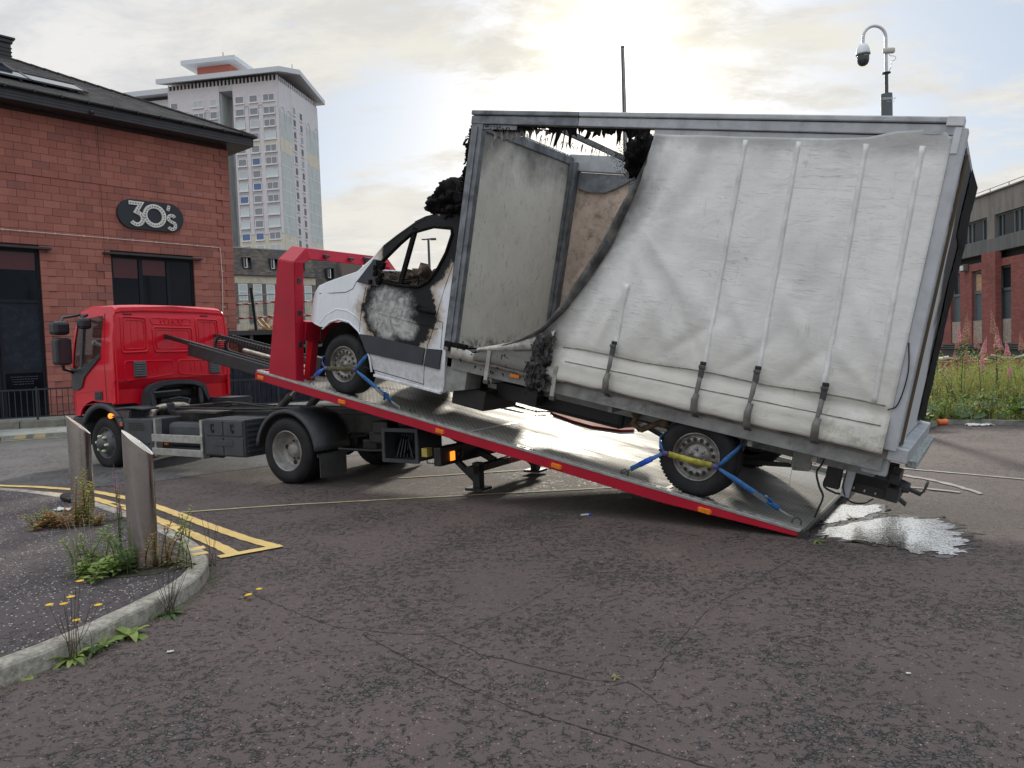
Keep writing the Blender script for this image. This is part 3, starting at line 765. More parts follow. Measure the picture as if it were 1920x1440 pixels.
# ---------------------------------------------------------------- raised building site
mt_earth = M('bare_earth', (.16, .12, .08), .95, var=.3, scale=2, bump=.4, bscale=20)
q = MB(); q.box((-22, 32.2, 0), (-1.5, 64, 2.4)); q.build('raised_ground', mt_earth)['kind'] = 'structure'
mt_galv = M('galvanised_wire', (.30, .31, .32), .5, metal=.6); mt_timber = M('pale_timber', (.52, .33, .15), .8, var=.25, scale=12, rand=.2)
mt_tape = None
def mat_tape():
    m, t, b = newmat('red_white_tape'); x = t.xyz(objc(t))[0]; z = t.xyz(objc(t))[2]
    k = t.math('GREATER_THAN', t.math('FRACT', t.math('ADD', t.math('MULTIPLY', x, 2.4), t.math('MULTIPLY', z, 4))), .5)
    t.put(b.inputs['Base Color'], t.mix(k, (.75, .72, .70), (.55, .04, .03))); b.inputs['Roughness'].default_value = .5; return m
mt_tape = mat_tape()
def heras(x, y, rz, lab):
    e = empty('site_fence_panel', frame((x, y, 2.4), rz), label=lab, cat='fence', group='wire mesh fence panels on the building site')
    q = MB(); W_, Hh = 3.3, 1.95
    q.tube([(0, 0, .0), (0, 0, Hh)], .022, 6); q.tube([(W_, 0, 0), (W_, 0, Hh)], .022, 6); q.tube([(0, 0, Hh-.02), (W_, 0, Hh-.02)], .022, 6); q.tube([(0, 0, .95), (W_, 0, .95)], .022, 6); q.tube([(0, 0, .12), (W_, 0, .12)], .022, 6)
    q.build('frame', mt_galv, e)
    q = MB()
    for i in range(1, 26): q.box((i*W_/26-.003, -.003, .13), (i*W_/26+.003, .003, Hh-.05))
    for i in range(1, 8): q.box((.02, -.004, i*.24), (W_-.02, .001, i*.24+.005))
    q.build('wire_mesh', mt_galv, e); return e
heras(-12.6, 32.6, R(2), 'leftmost wire mesh site fence panel beside the red building corner')
heras(-9.25, 32.7, R(2), 'wire mesh site fence panel just behind the red headboard post')
heras(-5.9, 32.8, R(2), 'wire mesh site fence panel showing under the van nose')
for z, lab in ((1.58, 'upper red and white barrier tape strung along the site fence'), (.98, 'lower red and white barrier tape strung along the site fence')):
    q = MB(); P = [(-12.6+i*.25, 32.5+.02*math.sin(i), 2.4+z-.035*math.sin(i*.37)-.06*(i/40)) for i in range(42)]
    q.sheet([[(p[0], p[1], p[2]+.04+.01*math.sin(p[0]*9)) for p in P], [(p[0], p[1]+.01*math.sin(p[0]*7), p[2]-.04) for p in P]]); tag(q.build('barrier_tape', mt_tape, solid=.002), lab, 'tape')
e = empty('green_post', frame((-10.75, 32.2, 2.4), 0), label='dark green square post standing in front of the site fence', cat='post')
q = MB(); q.beam((0, 0, 0), (-.16, 0, 2.15), .12, .12, (0, 1, 0)); q.build('post_body', M('dark_green', (.012, .035, .03), .5), e); q = MB(); q.box((-.23, -.07, 2.14), (-.09, .07, 2.2)); q.build('cap', mt_fascia, e)
tr = empty('timber_stack', frame((-12.5, 33.6, 2.4), R(3)), label='pale roof timbers and trusses heaped behind the site fence', cat='timber')
for i in range(46):
    x = rnd.uniform(0, 7.2); a = rnd.choice([0, 0, .5, -.5, 1.0, -.9]); L = rnd.uniform(.5, 1.3); y = rnd.uniform(0, .9); z = rnd.uniform(.05, .75)
    dx, dz = L/2*math.cos(a), L/2*math.sin(a)
    if z-abs(dz) < 0: z = abs(dz)+.03
    q = MB(); q.beam((x-dx, y, z-dz), (x+dx, y+rnd.uniform(-.1, .1), z+dz), .06, .13, (0, 1, 0)); q.build('timber_plank', mt_timber, tr)

# ---------------------------------------------------------------- flats with a mansard roof
FF = frame((-16.04, 50.23, 5.53), R(40))
mt_mans = None
def mat_mans():
    m, t, b = newmat('mansard_slate'); v = objc(t); geo = t.new('ShaderNodeNewGeometry')
    c = t.mix(geo.outputs['Random Per Island'], (.085, .075, .068), (.18, .15, .12))
    c = t.mix(t.math('MULTIPLY', t.step(t.noise(v, .9, 5, .7), .45, .62), .75), c, (.075, .078, .080))
    t.put(b.inputs['Base Color'], c); b.inputs['Roughness'].default_value = .85; return m
mt_mans = mat_mans()
mt_harl = M('cream_harling', (.56, .52, .42), .95, var=.1, scale=5, bump=.4, bscale=60, dirt=((.25, .22, .17), .5, 1.5))
mt_peb = M('grey_pebbledash', (.15, .145, .135), .95, var=.5, scale=40)
mt_wwin = M('white_upvc', (.78, .78, .76), .4, var=.05); mt_pwin = gloss('window_glass', (.50, .58, .58), .25); mt_pdark = gloss('window_glass_dark', (.03, .035, .04), .08)
fl = empty('mansard_flats', FF, label='old flats with a slate mansard roof and white windows behind the site fence', cat='building')
q = MB(); q.box((-6, 0.02, -3.2), (3.5, 9, 1.5)); q.build('wall', mt_harl, fl)
q = MB(); q.box((3.505, .06, -3.2), (7.2, 9, .75)); q.build('wall', mt_peb, fl)
q = MB(); q.box((-6.05, -.03, .98), (3.52, .018, 1.52)); q.build('cream_band', mt_harl, fl)
# pebbledash piers between the windows
wx = [(-1.86, -1.26), (-.88, -.3), (.0, .58), (1.0, 1.55), (1.9, 2.35), (2.68, 3.22), (-3.9, -3.3), (-2.85, -2.3)]
pe = sorted(wx); xs_ = [-4.4]+[v for w in pe for v in w]+[3.5]
for a, b in zip(xs_[0::2], xs_[1::2]):
    q = MB(); q.box((a+.05, -.06, -1.6), (b-.05, .018, .97)); q.build('pier', mt_peb, fl)
for k, (a, b) in enumerate(wx):
    o = MB(); z0, z1 = -.14, .93
    o.box((a, -.03, z0), (b, .015, z0+.06)); o.box((a, -.03, z1-.06), (b, .015, z1)); o.box((a, -.03, z0+.06), (a+.06, .015, z1-.06)); o.box((b-.06, -.03, z0+.06), (b, .015, z1-.06)); o.box((a+.06, -.032, .40), (b-.06, .015, .46))
    wo = o.build('window', mt_wwin, fl)
    o = MB(); o.box((a+.06, -.015, z0+.06), (b-.06, .012, .40)); o.build('pane', mt_pwin, wo); o = MB(); o.box((a+.06, -.015, .46), (b-.06, .012, z1-.06)); o.build('pane', mt_pwin, wo)
# mansard slope with slates and dormers
def mans(x0, x1, z0, z1, y0=-.1, lean=.75):
    s = MB(); s.add([(x0, y0, z0), (x1, y0, z0), (x1, y0+lean, z1), (x0, y0+lean, z1)], [(0, 1, 2, 3)])
    s.add([(x0, y0+lean, z1), (x1, y0+lean, z1), (x1, y0+8, z1), (x0, y0+8, z1)], [(0, 1, 2, 3)])
    s.add([(x1, y0, z0), (x1, y0+8, z0), (x1, y0+8, z1), (x1, y0+lean, z1)], [(0, 1, 2, 3)])
    s.build('roof', mt_mans, fl)
    s = MB(); n = int((z1-z0)/.115)
    for c in range(n):
        za = z0+(z1-z0)*c/n; zb = z0+(z1-z0)*(c+1)/n+.01; ya = y0+lean*(za-z0)/(z1-z0)-.035; yb = y0+lean*(zb-z0)/(z1-z0)-.012; x = x0+(c % 2)*.12
        while x < x1-.2:
            e_ = rnd.uniform(-.01, .006); s.add([(x, ya+e_, za), (x+.232, ya+e_, za), (x+.232, yb, zb), (x, yb, zb)], [(0, 1, 2, 3)]); x += .24
    o = s.build('slates', mt_mans, fl); o['kind'] = 'stuff'
mans(-6, 3.50, 1.52, 3.32); mans(3.505, 5.6, .76, 2.92, .05)
q = MB(); q.box((-6.05, .6, 3.33), (3.55, .8, 3.40)); q.box((3.56, .75, 2.93), (5.65, .95, 2.99)); q.build('roof_capping', M('pale_capping', (.38, .38, .36), .8, var=.4, scale=20), fl)
q = MB(); q.box((-6.05, -.14, 1.47), (3.55, -.06, 1.53)); q.build('gutter', mt_gutter, fl)
q = MB(); q.box((5.61, .1, -3.2), (7.3, 8, 2.80)); q.build('gable_wall', M('brown_roughcast', (.17, .14, .12), .95, var=.25, scale=30), fl)
for (a, z0) in ((-1.40, 1.98), (.42, 1.98), (2.3, 1.98), (4.5, 1.52), (-3.2, 1.98)):
    z1 = z0+.66; o = MB(); o.box((a-.06, -.02, z0-.03), (a+.50, .75, z0)); o.box((a-.06, -.02, z1), (a+.50, .95, z1+.04)); o.box((a-.06, -.02, z0), (a, .9, z1)); o.box((a+.44, -.02, z0), (a+.50, .9, z1))
    dn = o.build('dormer', mt_fascia, fl)
    o = MB(); o.box((a+.0, .05, z0), (a+.05, .10, z1)); o.box((a+.19, .05, z0), (a+.25, .10, z1)); o.box((a+.05, .05, z0), (a+.19, .10, z0+.05)); o.build('window_frame', mt_wwin, dn)
    o = MB(); o.box((a+.05, .07, z0+.05), (a+.19, .09, z1)); o.build('pane', mt_pdark, dn); o = MB(); o.box((a+.25, .3, z0), (a+.44, .33, z1)); o.build('cheek', mt_frame, dn)
# flat-roofed block with a brown fascia seen above the headboard beam
fb = empty('flat_roofed_block', FF @ Matrix.Translation((2.2, 7.2, 0)), label='building with a brown flat roof edge showing above the red headboard beam', cat='building')
def at_flat(): pass
q = MB(); q.box((-1.2, .5, -2), (8.5, 6, 3.1)); q.build('wall', M('brown_block_wall', (.13, .10, .09), .9), fb)
q = MB(); q.box((-1.8, 0, 3.45), (9.0, 6.5, 3.75)); q.build('roof', M('brown_fascia', (.085, .055, .05), .7, var=.3, dirt=((.22, .10, .06), .8, 1.2)), fb)
for x in (0, .9, 4.2):
    q = MB(); q.box((x, .4, 3.12), (x+.5, .6, 3.44)); q.build('vent_opening', mt_fascia, fb)

# ---------------------------------------------------------------- tower block
TWF = frame((-45.82, 157.2, 24.18), R(-10.26))          # local x along the wide face (negative = left), y away
mt_tw = M('grey_cladding', (.58, .58, .59), .8, var=.06, scale=1.2, dirt=((.42, .43, .45), .5, .6))
mt_tw2 = M('mauve_render', (.70, .665, .67), .85, var=.05, scale=1.0, dirt=((.52, .49, .51), .4, .5))
mt_twc = M('cream_render', (.68, .64, .52), .85, var=.06, scale=1.0, dirt=((.40, .36, .26), .5, .8), stretch=(1, 1, .3))
mt_twg = M('sage_panel', (.56, .60, .58), .8, var=.06, scale=.8, dirt=((.24, .26, .25), .55, 1.5), stretch=(1, 1, .15))
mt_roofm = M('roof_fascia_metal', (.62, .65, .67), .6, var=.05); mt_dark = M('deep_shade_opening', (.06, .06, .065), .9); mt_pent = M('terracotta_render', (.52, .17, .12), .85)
mt_ledge = M('white_ledge', (.80, .80, .78), .6)
tw = empty('tower_block', TWF, label='grey and cream high-rise tower block with white windows and an oversailing roof', cat='tower')
Wd, Dp = 26.0, 19.0; FLR = 2.56; Z0 = -24.18; ZT = 34.2
FZ = [31.55-2.56*k+2.56 for k in range(23)]
mb = MB()
mb.box((-10.0, 0, Z0), (0, Dp, ZT)); mb.box((-24.8, 0, Z0), (-13.1, Dp, ZT)); mb.box((-13.1, 4.2, Z0), (-10.0, Dp, ZT)); mb.box((-13.1, 0, 33.0), (-10.0, 4.19, ZT))
mb.build('concrete_body', mt_tw, tw)
# applied cladding zones, each slightly proud
def clad(name, x0, x1, z0, z1, m_, y=-.06): q = MB(); q.box((x0, y, z0), (x1, -.005, z1)); return q.build(name, m_, tw)
for x0, x1 in ((-10, 0), (-24.8, -13.1)):
    clad('top_band', x0, x1, 29.0 if x0 > -12 else 29.0, ZT, mt_tw2)
    clad('cream_band', x0, x1, 19.9, 22.5, mt_twc, -.055)
    clad('cream_band', x0, x1, -5, 3.0, mt_twc, -.055)
for xs0, xs1 in ((-10.0, -9.6), (-7.4, -6.6), (-4.35, -3.4), (-.6, 0)):
    clad('pilaster', xs0, xs1, 3.1, 28.9, mt_tw2, -.12)
for z in [31.55-1.6-2.56*k-.35 for k in range(13)]:
    q = MB(); q.box((-9.58, -.075, z), (-.02, -.061, z+.07)); q.build('floor_joint', mt_tw2, tw)
def wind(parent, x0, x1, z0, z1, y, split, pm, dx=0):
    f = MB(); f.box((x0-.12, y-.22, z0-.28), (x1+.12, y, z0-.02)); f.box((x0-.06, y-.08, z0), (x0+.06, y, z1)); f.box((x1-.06, y-.08, z0), (x1+.06, y, z1)); f.box((x0+.06, y-.08, z1-.08), (x1-.06, y, z1)) 
    if split: f.box(((x0+x1)/2-.05, y-.08, z0), ((x0+x1)/2+.05, y, z1-.08))
    o = f.build('window', mt_ledge, parent)
    p = MB(); p.box((x0+.06, y-.04, z0), (x1-.06, y+.02, z1-.08)); p.build('pane', pm, o)
wm = [gloss('curtained_pane', (.52, .56, .58), .2), gloss('grey_pane', (.26, .27, .30), .15), gloss('blue_pane', (.10, .17, .33), .1), gloss('pale_pane', (.60, .68, .68), .25)]; wm2 = [wm[0], wm[0], wm[1], wm[1], wm[1], wm[3], wm[3], wm[2]]
for k in range(14):
    zt = 31.55-2.56*k; z0, z1 = zt-1.35, zt
    if k == 12: pass
    for (a, b, s) in ((-9.45, -7.6, 0), (-6.3, -4.55, 0), (-3.25, -.8, 1)):
        wind(tw, a, b, z0, z1, -.065, s, rnd.choice(wm2))
    if k < 9:
        for (a, b, s) in ((-24.2, -22.6, 0), (-19.05, -16.8, 1), (-15.25, -13.7, 0)): wind(tw, a, b, z0, z1, -.065, s, rnd.choice(wm2))
# dark vertical slot with lit far wall
q = MB(); q.box((-13.08, .5, Z0), (-12.9, 4.15, 32.9)); q.build('slot_cheek', mt_twg, tw)
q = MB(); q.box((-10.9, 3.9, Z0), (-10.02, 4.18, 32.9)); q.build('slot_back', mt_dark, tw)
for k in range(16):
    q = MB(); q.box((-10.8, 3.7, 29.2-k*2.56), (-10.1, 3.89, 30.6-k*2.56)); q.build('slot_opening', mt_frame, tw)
# arches on the mauve band
def arch(cx, cz, r_, L, y, axis):
    pts = [(cx-r_, cz-L)]+[(cx+r_*math.cos(R(a)), cz+r_*math.sin(R(a))) for a in range(180, -1, -20)]+[(cx+r_, cz-L)]
    q = MB(); q.tube([((p[0], y, p[1]) if axis == 'x' else (y, p[0], p[1])) for p in pts], .07, 4); q.build('arch_moulding', mt_tw, tw)
for cx in (-7.0, -3.9, -20.5, -22, -15.9): arch(cx, 28.9, .62, 1.9, -.1, 'x')
# right hand face
def cladr(name, y0, y1, z0, z1, m_, x=.06): q = MB(); q.box((.005, y0, z0), (x, y1, z1)); return q.build(name, m_, tw)
for y0, y1 in ((.1, 5.6), (12.2, 18.9)):
    cladr('sage_panel', y0, y1, 22.9, 28.0, mt_twg); cladr('cream_band', y0, y1, 19.9, 22.88, mt_twc); cladr('sage_panel', y0, y1, 3.0, 19.88, mt_twg, .05); cladr('cream_band', y0, y1, -5, 2.98, mt_twc)
    cladr('top_band', y0, y1, 28.02, ZT, mt_tw2)
    for k in range(7): q = MB(); q.box((.052, y0, 17.1-k*2.56), (.075, y1, 17.22-k*2.56)); q.build('floor_joint', mt_ledge, tw)
    for yy in (y0+1.3, y1-1.3): arch(yy, 28.3, .9, 1.6, .09, 'y')
cladr('mauve_strip', 5.62, 12.18, -5, ZT, mt_tw2, .10)
for k in range(14):
    for j, (a, b) in enumerate(((6.1, 7.4), (9.3, 10.6))):
        z1 = 30.3-k*2.56-j*.35+.3; z0 = z1-1.5
        f = MB(); f.box((.10, a-.1, z0-.25), (.30, b+.1, z0-.02)); f.box((.10, a-.06, z0), (.18, a+.05, z1)); o = f.build('window', mt_ledge, tw)
        p = MB(); p.box((.08, a+.05, z0), (.13, b, z1)); p.build('pane', mt_pdark if rnd.random() < .75 else wm[1], o)
# open gallery under the roof
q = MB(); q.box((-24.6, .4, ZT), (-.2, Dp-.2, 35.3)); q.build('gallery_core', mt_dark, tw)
for i in range(30):
    x = -24.7+i*.84; q = MB(); q.box((x, 0, ZT), (x+.28, .25, 35.3)); q.build('gallery_post', mt_tw2, tw)
for i in range(22):
    y = .3+i*.86; q = MB(); q.box((-.25, y, ZT), (0, y+.28, 35.3)); q.build('gallery_post', mt_tw2, tw)
# roof slab with pitched fascia, penthouse and its small roof
q = MB(); q.poly([(-1.6, 35.3), (8, 37.9), (Dp+1.6, 35.3), (Dp+1.6, 36.3), (8, 38.9), (-1.6, 36.3)], (), -26.4, 1.3, 'x'); q.build('roof', mt_roofm, tw)
q = MB(); q.box((-21.8, 6.5, 38.1), (-14.0, 13.5, 41.3)); q.build('penthouse', mt_pent, tw)
q = MB(); q.add([(-24.2, 4.2, 41.1), (-11.6, 4.2, 41.1), (-11.6, 15.8, 41.1), (-24.2, 15.8, 41.1), (-24.2, 4.2, 42.0), (-11.6, 4.2, 42.0), (-11.6, 15.8, 42.0), (-24.2, 15.8, 42.0), (-20, 8.5, 43.2), (-15.6, 8.5, 43.2), (-15.6, 11.5, 43.2), (-20, 11.5, 43.2)],
      [(0, 1, 2, 3), (0, 1, 5, 4), (1, 2, 6, 5), (2, 3, 7, 6), (3, 0, 4, 7), (4, 5, 9, 8), (5, 6, 10, 9), (6, 7, 11, 10), (7, 4, 8, 11), (8, 9, 10, 11)]); q.build('penthouse_roof', mt_roofm, tw)
q = MB(); q.tube([(-17.5, 10, 43.2), (-17.5, 10, 45.3)], .09, 4); q.tube([(-17.3, 10, 43.2), (-16.4, 10, 44.3)], .06, 4); q.tube([(-.4, 8, 38.9), (-.4, 8, 40.2)], .07, 4); q.tube([(-19, 10, 43.2), (-18.6, 10, 43.9)], .06, 4); q.build('aerial', mt_rail, tw)
# lower wing on the left
q = MB(); q.box((-43, 6, Z0), (-24.85, 22, 34.8)); q.build('wing_wall', mt_tw2, tw)
q = MB(); q.box((-46, 4.5, 35.6), (-25.0, 24, 36.7)); q.build('wing_roof', mt_roofm, tw)
q = MB(); q.box((-43, 6.3, 34.81), (-25.2, 22, 35.59)); q.build('wing_gallery', mt_dark, tw)
q = MB(); q.box((-34, 5.9, 31.0), (-28.5, 5.99, 34.0)); q.build('wing_window', wm[3], tw)

# ---------------------------------------------------------------- brick and concrete building on the right
RF = frame((18.07, 29.0, 0), R(86.3))                     # local x away, +y towards the car park, x decreasing to the right
rb_ = empty('derelict_brick_building', RF, label='derelict red brick and concrete building with boarded windows on the right', cat='building')
def mat_brick():
    m, t, b = newmat('red_brick'); v = objc(t); x, y, z = t.xyz(v)
    br = t.new('ShaderNodeTexBrick'); t.put(br.inputs['Vector'], t.comb(t.math('ADD', x, y), z, 0))
    br.inputs['Scale'].default_value = 1; br.inputs['Brick Width'].default_value = .225; br.inputs['Row Height'].default_value = .075; br.inputs['Mortar Size'].default_value = .006
    br.inputs['Color1'].default_value = (.26, .072, .062, 1); br.inputs['Color2'].default_value = (.34, .11, .092, 1); br.inputs['Mortar'].default_value = (.16, .10, .09, 1)
    t.put(b.inputs['Base Color'], t.mix(t.math('MULTIPLY', t.step(t.noise(v, 1.2, 4, .6), .45, .7), .35), br.outputs[0], (.11, .05, .05))); b.inputs['Roughness'].default_value = .9
    t.put(b.inputs['Normal'], t.bump(br.outputs['Fac'], -.3, .01)); return m
mt_brick = mat_brick()
mt_conc = M('dark_concrete', (.24, .22, .20), .9, var=.12, scale=1.5, dirt=((.07, .068, .065), .6, 2.5), stretch=(1, 1, .25))
mt_conc2 = M('stained_concrete', (.14, .145, .145), .9, var=.2, scale=3, dirt=((.17, .16, .14), .5, 3), stretch=(2, 2, .2))
mt_osb = None
def mat_osb():
    m, t, b = newmat('chipboard'); v = objc(t); c = t.voro(v, 26, 'F1', 'Color'); k = t.xyz(c)[0]
    t.put(b.inputs['Base Color'], t.mix(k, (.26, .22, .19), (.48, .42, .36))); b.inputs['Roughness'].default_value = .9; return m
mt_osb = mat_osb(); mt_osb2 = M('bare_plywood', (.50, .33, .20), .85, var=.2, scale=9)
mt_bframe = M('grey_blue_frame', (.14, .17, .18), .5); mt_bpan = M('slate_blue_panel', (.105, .135, .155), .45, var=.1)
X0, X1 = -9.0, 5.2
q = MB(); q.box((X0, -9, 5.02), (X1, 0, 5.06)); q.box((X0, -9, 5.92), (X1, -.01, 6.75)); q.box((X0, -9, 6.751), (X1, .06, 6.80)); q.build('parapet', mt_conc, rb_)
q = MB(); q.box((X0, -9, 4.56), (X1, .05, 5.06), ); q.build('concrete_band', mt_conc2, rb_)
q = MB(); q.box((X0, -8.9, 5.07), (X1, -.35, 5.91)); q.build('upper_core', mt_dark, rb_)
q = MB(); q.box((X0, -9, 1.15), (X1, -.45, 4.28)); q.build('core_wall', mt_brick, rb_)
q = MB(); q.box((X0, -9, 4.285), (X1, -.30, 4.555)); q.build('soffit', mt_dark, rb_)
ph = [(-2.9, -2.2, .0)]
GW = [(3.3, 4.05), (1.54, 2.29), (-.10, .69), (-1.90, -1.10), (-3.5, -2.7), (-5.2, -4.4), (-6.9, -6.1), (4.4, 5.1)]
GW.sort()
xsb = [X0]+[v for w in GW for v in w]+[X1]
for a, b in zip(xsb[0::2], xsb[1::2]):
    if b-a < .05: continue
    q = MB(); q.box((a, -.44, 1.15), (b, -.02, 4.28)); q.build('brick_pier', mt_brick, rb_)
for a, b in GW:
    q = MB(); q.box((a, -.44, 4.0), (b, -.021, 4.28)); q.build('lintel', mt_brick, rb_)
    o = MB(); o.box((a, -.2, 2.08), (a+.06, -.13, 3.99)); o.box((b-.06, -.2, 2.08), (b, -.13, 3.99)); o.box((a+.06, -.2, 3.92), (b-.06, -.13, 3.99)); o.box((a+.06, -.2, 3.10), (b-.06, -.12, 3.20)); wo = o.build('window', mt_bframe, rb_)
    o = MB(); o.box((a+.06, -.19, 3.20), (b-.06, -.17, 3.92)); o.build('pane', mt_pdark, wo)
    o = MB(); o.box((a+.06, -.19, 2.08), (b-.06, -.16, 3.10)); o.build('lower_panel', mt_bpan, wo)
    o = MB(); o.box((a+.01, -.10, 1.19), (b-.01, -.07, 2.07)); o.build('chipboard', mt_osb, wo)
    if abs(a+.10) < .02: o = MB(); o.poly([(a+.30, 3.22), (b-.07, 3.22), (b-.07, 3.91), (a+.5, 3.86), (a+.22, 3.80)], (), -.168, -.162); o.build('plywood_sheet', mt_osb2, wo)
q = MB(); q.box((-1.32, -.02, .0), (-.42, .20, 4.555)); q.build('brick_buttress', mt_brick, rb_)
q = MB(); q.box((X0, -9, 0), (X1, .0, 1.15)); q.build('plinth', M('dark_render', (.06, .058, .06), .9, var=.2), rb_)
for z in (.98, 1.06, 1.14):
    q = MB(); q.box((X0, .001, z), (-1.325, .05, z+.03)); q.box((-.415, .001, z), (X1, .05, z+.03)); q.build('plinth_moulding', mt_conc2, rb_)
# upper window runs
for a, b, mm in ((-.45, 2.95, [.0, .75, 1.05, 1.35, 2.1]), (-6.5, -.93, [-1.25, -2.0, -2.3, -3.1, -4.0, -5.0])):
    o = MB(); o.box((a, -.2, 5.06), (b, -.12, 5.12)); o.box((a, -.2, 5.86), (b, -.12, 5.92))
    for x in [a, b-.05]+mm: o.box((x, -.2, 5.12), (x+.05, -.12, 5.86))
    wo = o.build('window', mt_bframe, rb_); o = MB(); o.box((a+.05, -.175, 5.12), (b-.05, -.16, 5.86)); o.build('pane', mt_pdark, wo)
q = MB(); q.box((-.93, -.34, 5.061), (-.45, -.002, 5.919)); q.build('upper_pier', mt_conc, rb_); q = MB(); q.box((2.95, -.34, 5.061), (X1, -.002, 5.919)); q.build('upper_pier', mt_conc, rb_)
q = MB(); q.tube([(X0, -.2, 7.0), (X1, -.2, 7.0)], .018, 5)
for i in range(12): q.tube([(X0+.3+i*1.2, -.2, 6.8), (X0+.3+i*1.2, -.2, 7.0)], .016, 5)
q.build('roof_handrail', mt_galv, rb_)
e = empty('floodlight', RF @ Matrix.Translation((1.05, .0, 4.2)), label='square white floodlight on the brick building under the concrete band', cat='light')
q = MB(); q.box((-.16, 0, -.16), (.14, .16, .1), .01); q.build('housing', mt_conc2, e); q = MB(); q.box((-.12, .162, -.13), (.10, .19, .05), .008); q.build('lens', M('floodlight_lens', (.7, .7, .66), .2), e)
# ---------------------------------------------------------------- recovery truck
TF = frame((-2.87, 9.47, 0), R(149)); VF = frame((1.511, 6.578, .256), R(147), .2075)   # VF: deck frame, shared by the van standing on it
BX = TF.inverted() @ VF
mt_red = M('truck_red_paint', (.68, .004, .022), .32, var=.06, scale=2, coat=.5, spec=.3, dirt=((.42, .01, .025), .3, 3))
mt_bedred = M('deck_red_paint', (.42, .006, .026), .48, var=.10, scale=3, coat=.1, spec=.3, dirt=((.28, .02, .035), .4, 5))
mt_plas = M('dark_grey_plastic', (.045, .050, .058), .5, var=.2, scale=5, bump=.15, bscale=120, dirt=((.085, .085, .08), .5, 4))
mt_chas = M('chassis_grey', (.040, .039, .037), .6, var=.35, scale=6, dirt=((.12, .11, .095), .55, 5))
mt_black = M('black_steel', (.018, .018, .02), .45, var=.3, scale=5, dirt=((.06, .058, .05), .4, 6))
mt_alu = M('aluminium', (.46, .46, .44), .42, metal=.7, var=.15, scale=9, dirt=((.26, .25, .22), .6, 6))
mt_rim = M('grey_wheel_steel', (.33, .32, .30), .5, metal=.35, var=.25, scale=9, dirt=((.12, .105, .085), .7, 8))
mt_rubdirt = M('tyre_rubber', (.014, .014, .0155), .7, var=.25, scale=6, bump=.15, bscale=80, spec=.35, dirt=((.04, .037, .034), .45, 5))
mt_flap = M('mud_flap_rubber', (.055, .055, .055), .75, var=.15, dirt=((.10, .095, .085), .6, 4))
mt_amber = M('amber_lens', (.75, .20, .012), .25, var=.15, scale=60)
mt_amberlit = M('lit_amber_lamp', (.9, .25, .02), .3, emit=((1, .22, .02), 1.6)); mt_redlens = M('red_lens', (.35, .01, .01), .25)
mt_green = M('green_nut_cap', (.62, .74, .50), .5)
mt_hose = M('black_hose', (.012, .012, .013), .5)
mt_glass = gloss('cab_glass', (.02, .022, .024), .03, .42)
mt_mirror = M('mirror_housing', (.020, .022, .026), .4, var=.2); mt_exh = M('exhaust_steel', (.42, .38, .32), .4, metal=.8, var=.3, scale=12)
truck = empty('recovery_truck', TF, label='red flatbed recovery truck with its deck tilted to the ground under the burnt van', cat='truck')

# --- cab
def circ(r_, n=10, a0=0, a1=360, c=(0, 0)): return [(c[0]+r_*math.cos(R(a0+(a1-a0)*i/n)), c[1]+r_*math.sin(R(a0+(a1-a0)*i/n))) for i in range(n+1)]
side = [(3.62, 1.0), (3.60, 2.34), (3.63, 2.41), (3.70, 2.45), (4.30, 2.47), (4.50, 2.43), (4.60, 2.33), (4.70, 1.98), (4.80, 1.60), (4.90, 1.47), (4.945, 1.20), (4.94, .95), (4.87, .80), (4.58, .80), (4.52, .90), (4.40, .99), (4.22, 1.04), (4.02, 1.02)]
win = [(4.57, 2.30), (3.90, 2.33), (3.885, 2.28), (3.93, 1.76), (4.28, 1.61), (4.50, 1.535), (4.74, 1.52)]
def tumble(v, y0, sgn):
    k = max(0, v.z-1.5); x = max(0, v.x-4.6)
    return (v.x, v.y - sgn*(.09*k*k/1.0) - sgn*(x*x*1.1), v.z)
cb = empty('cab', None); cb.parent = truck
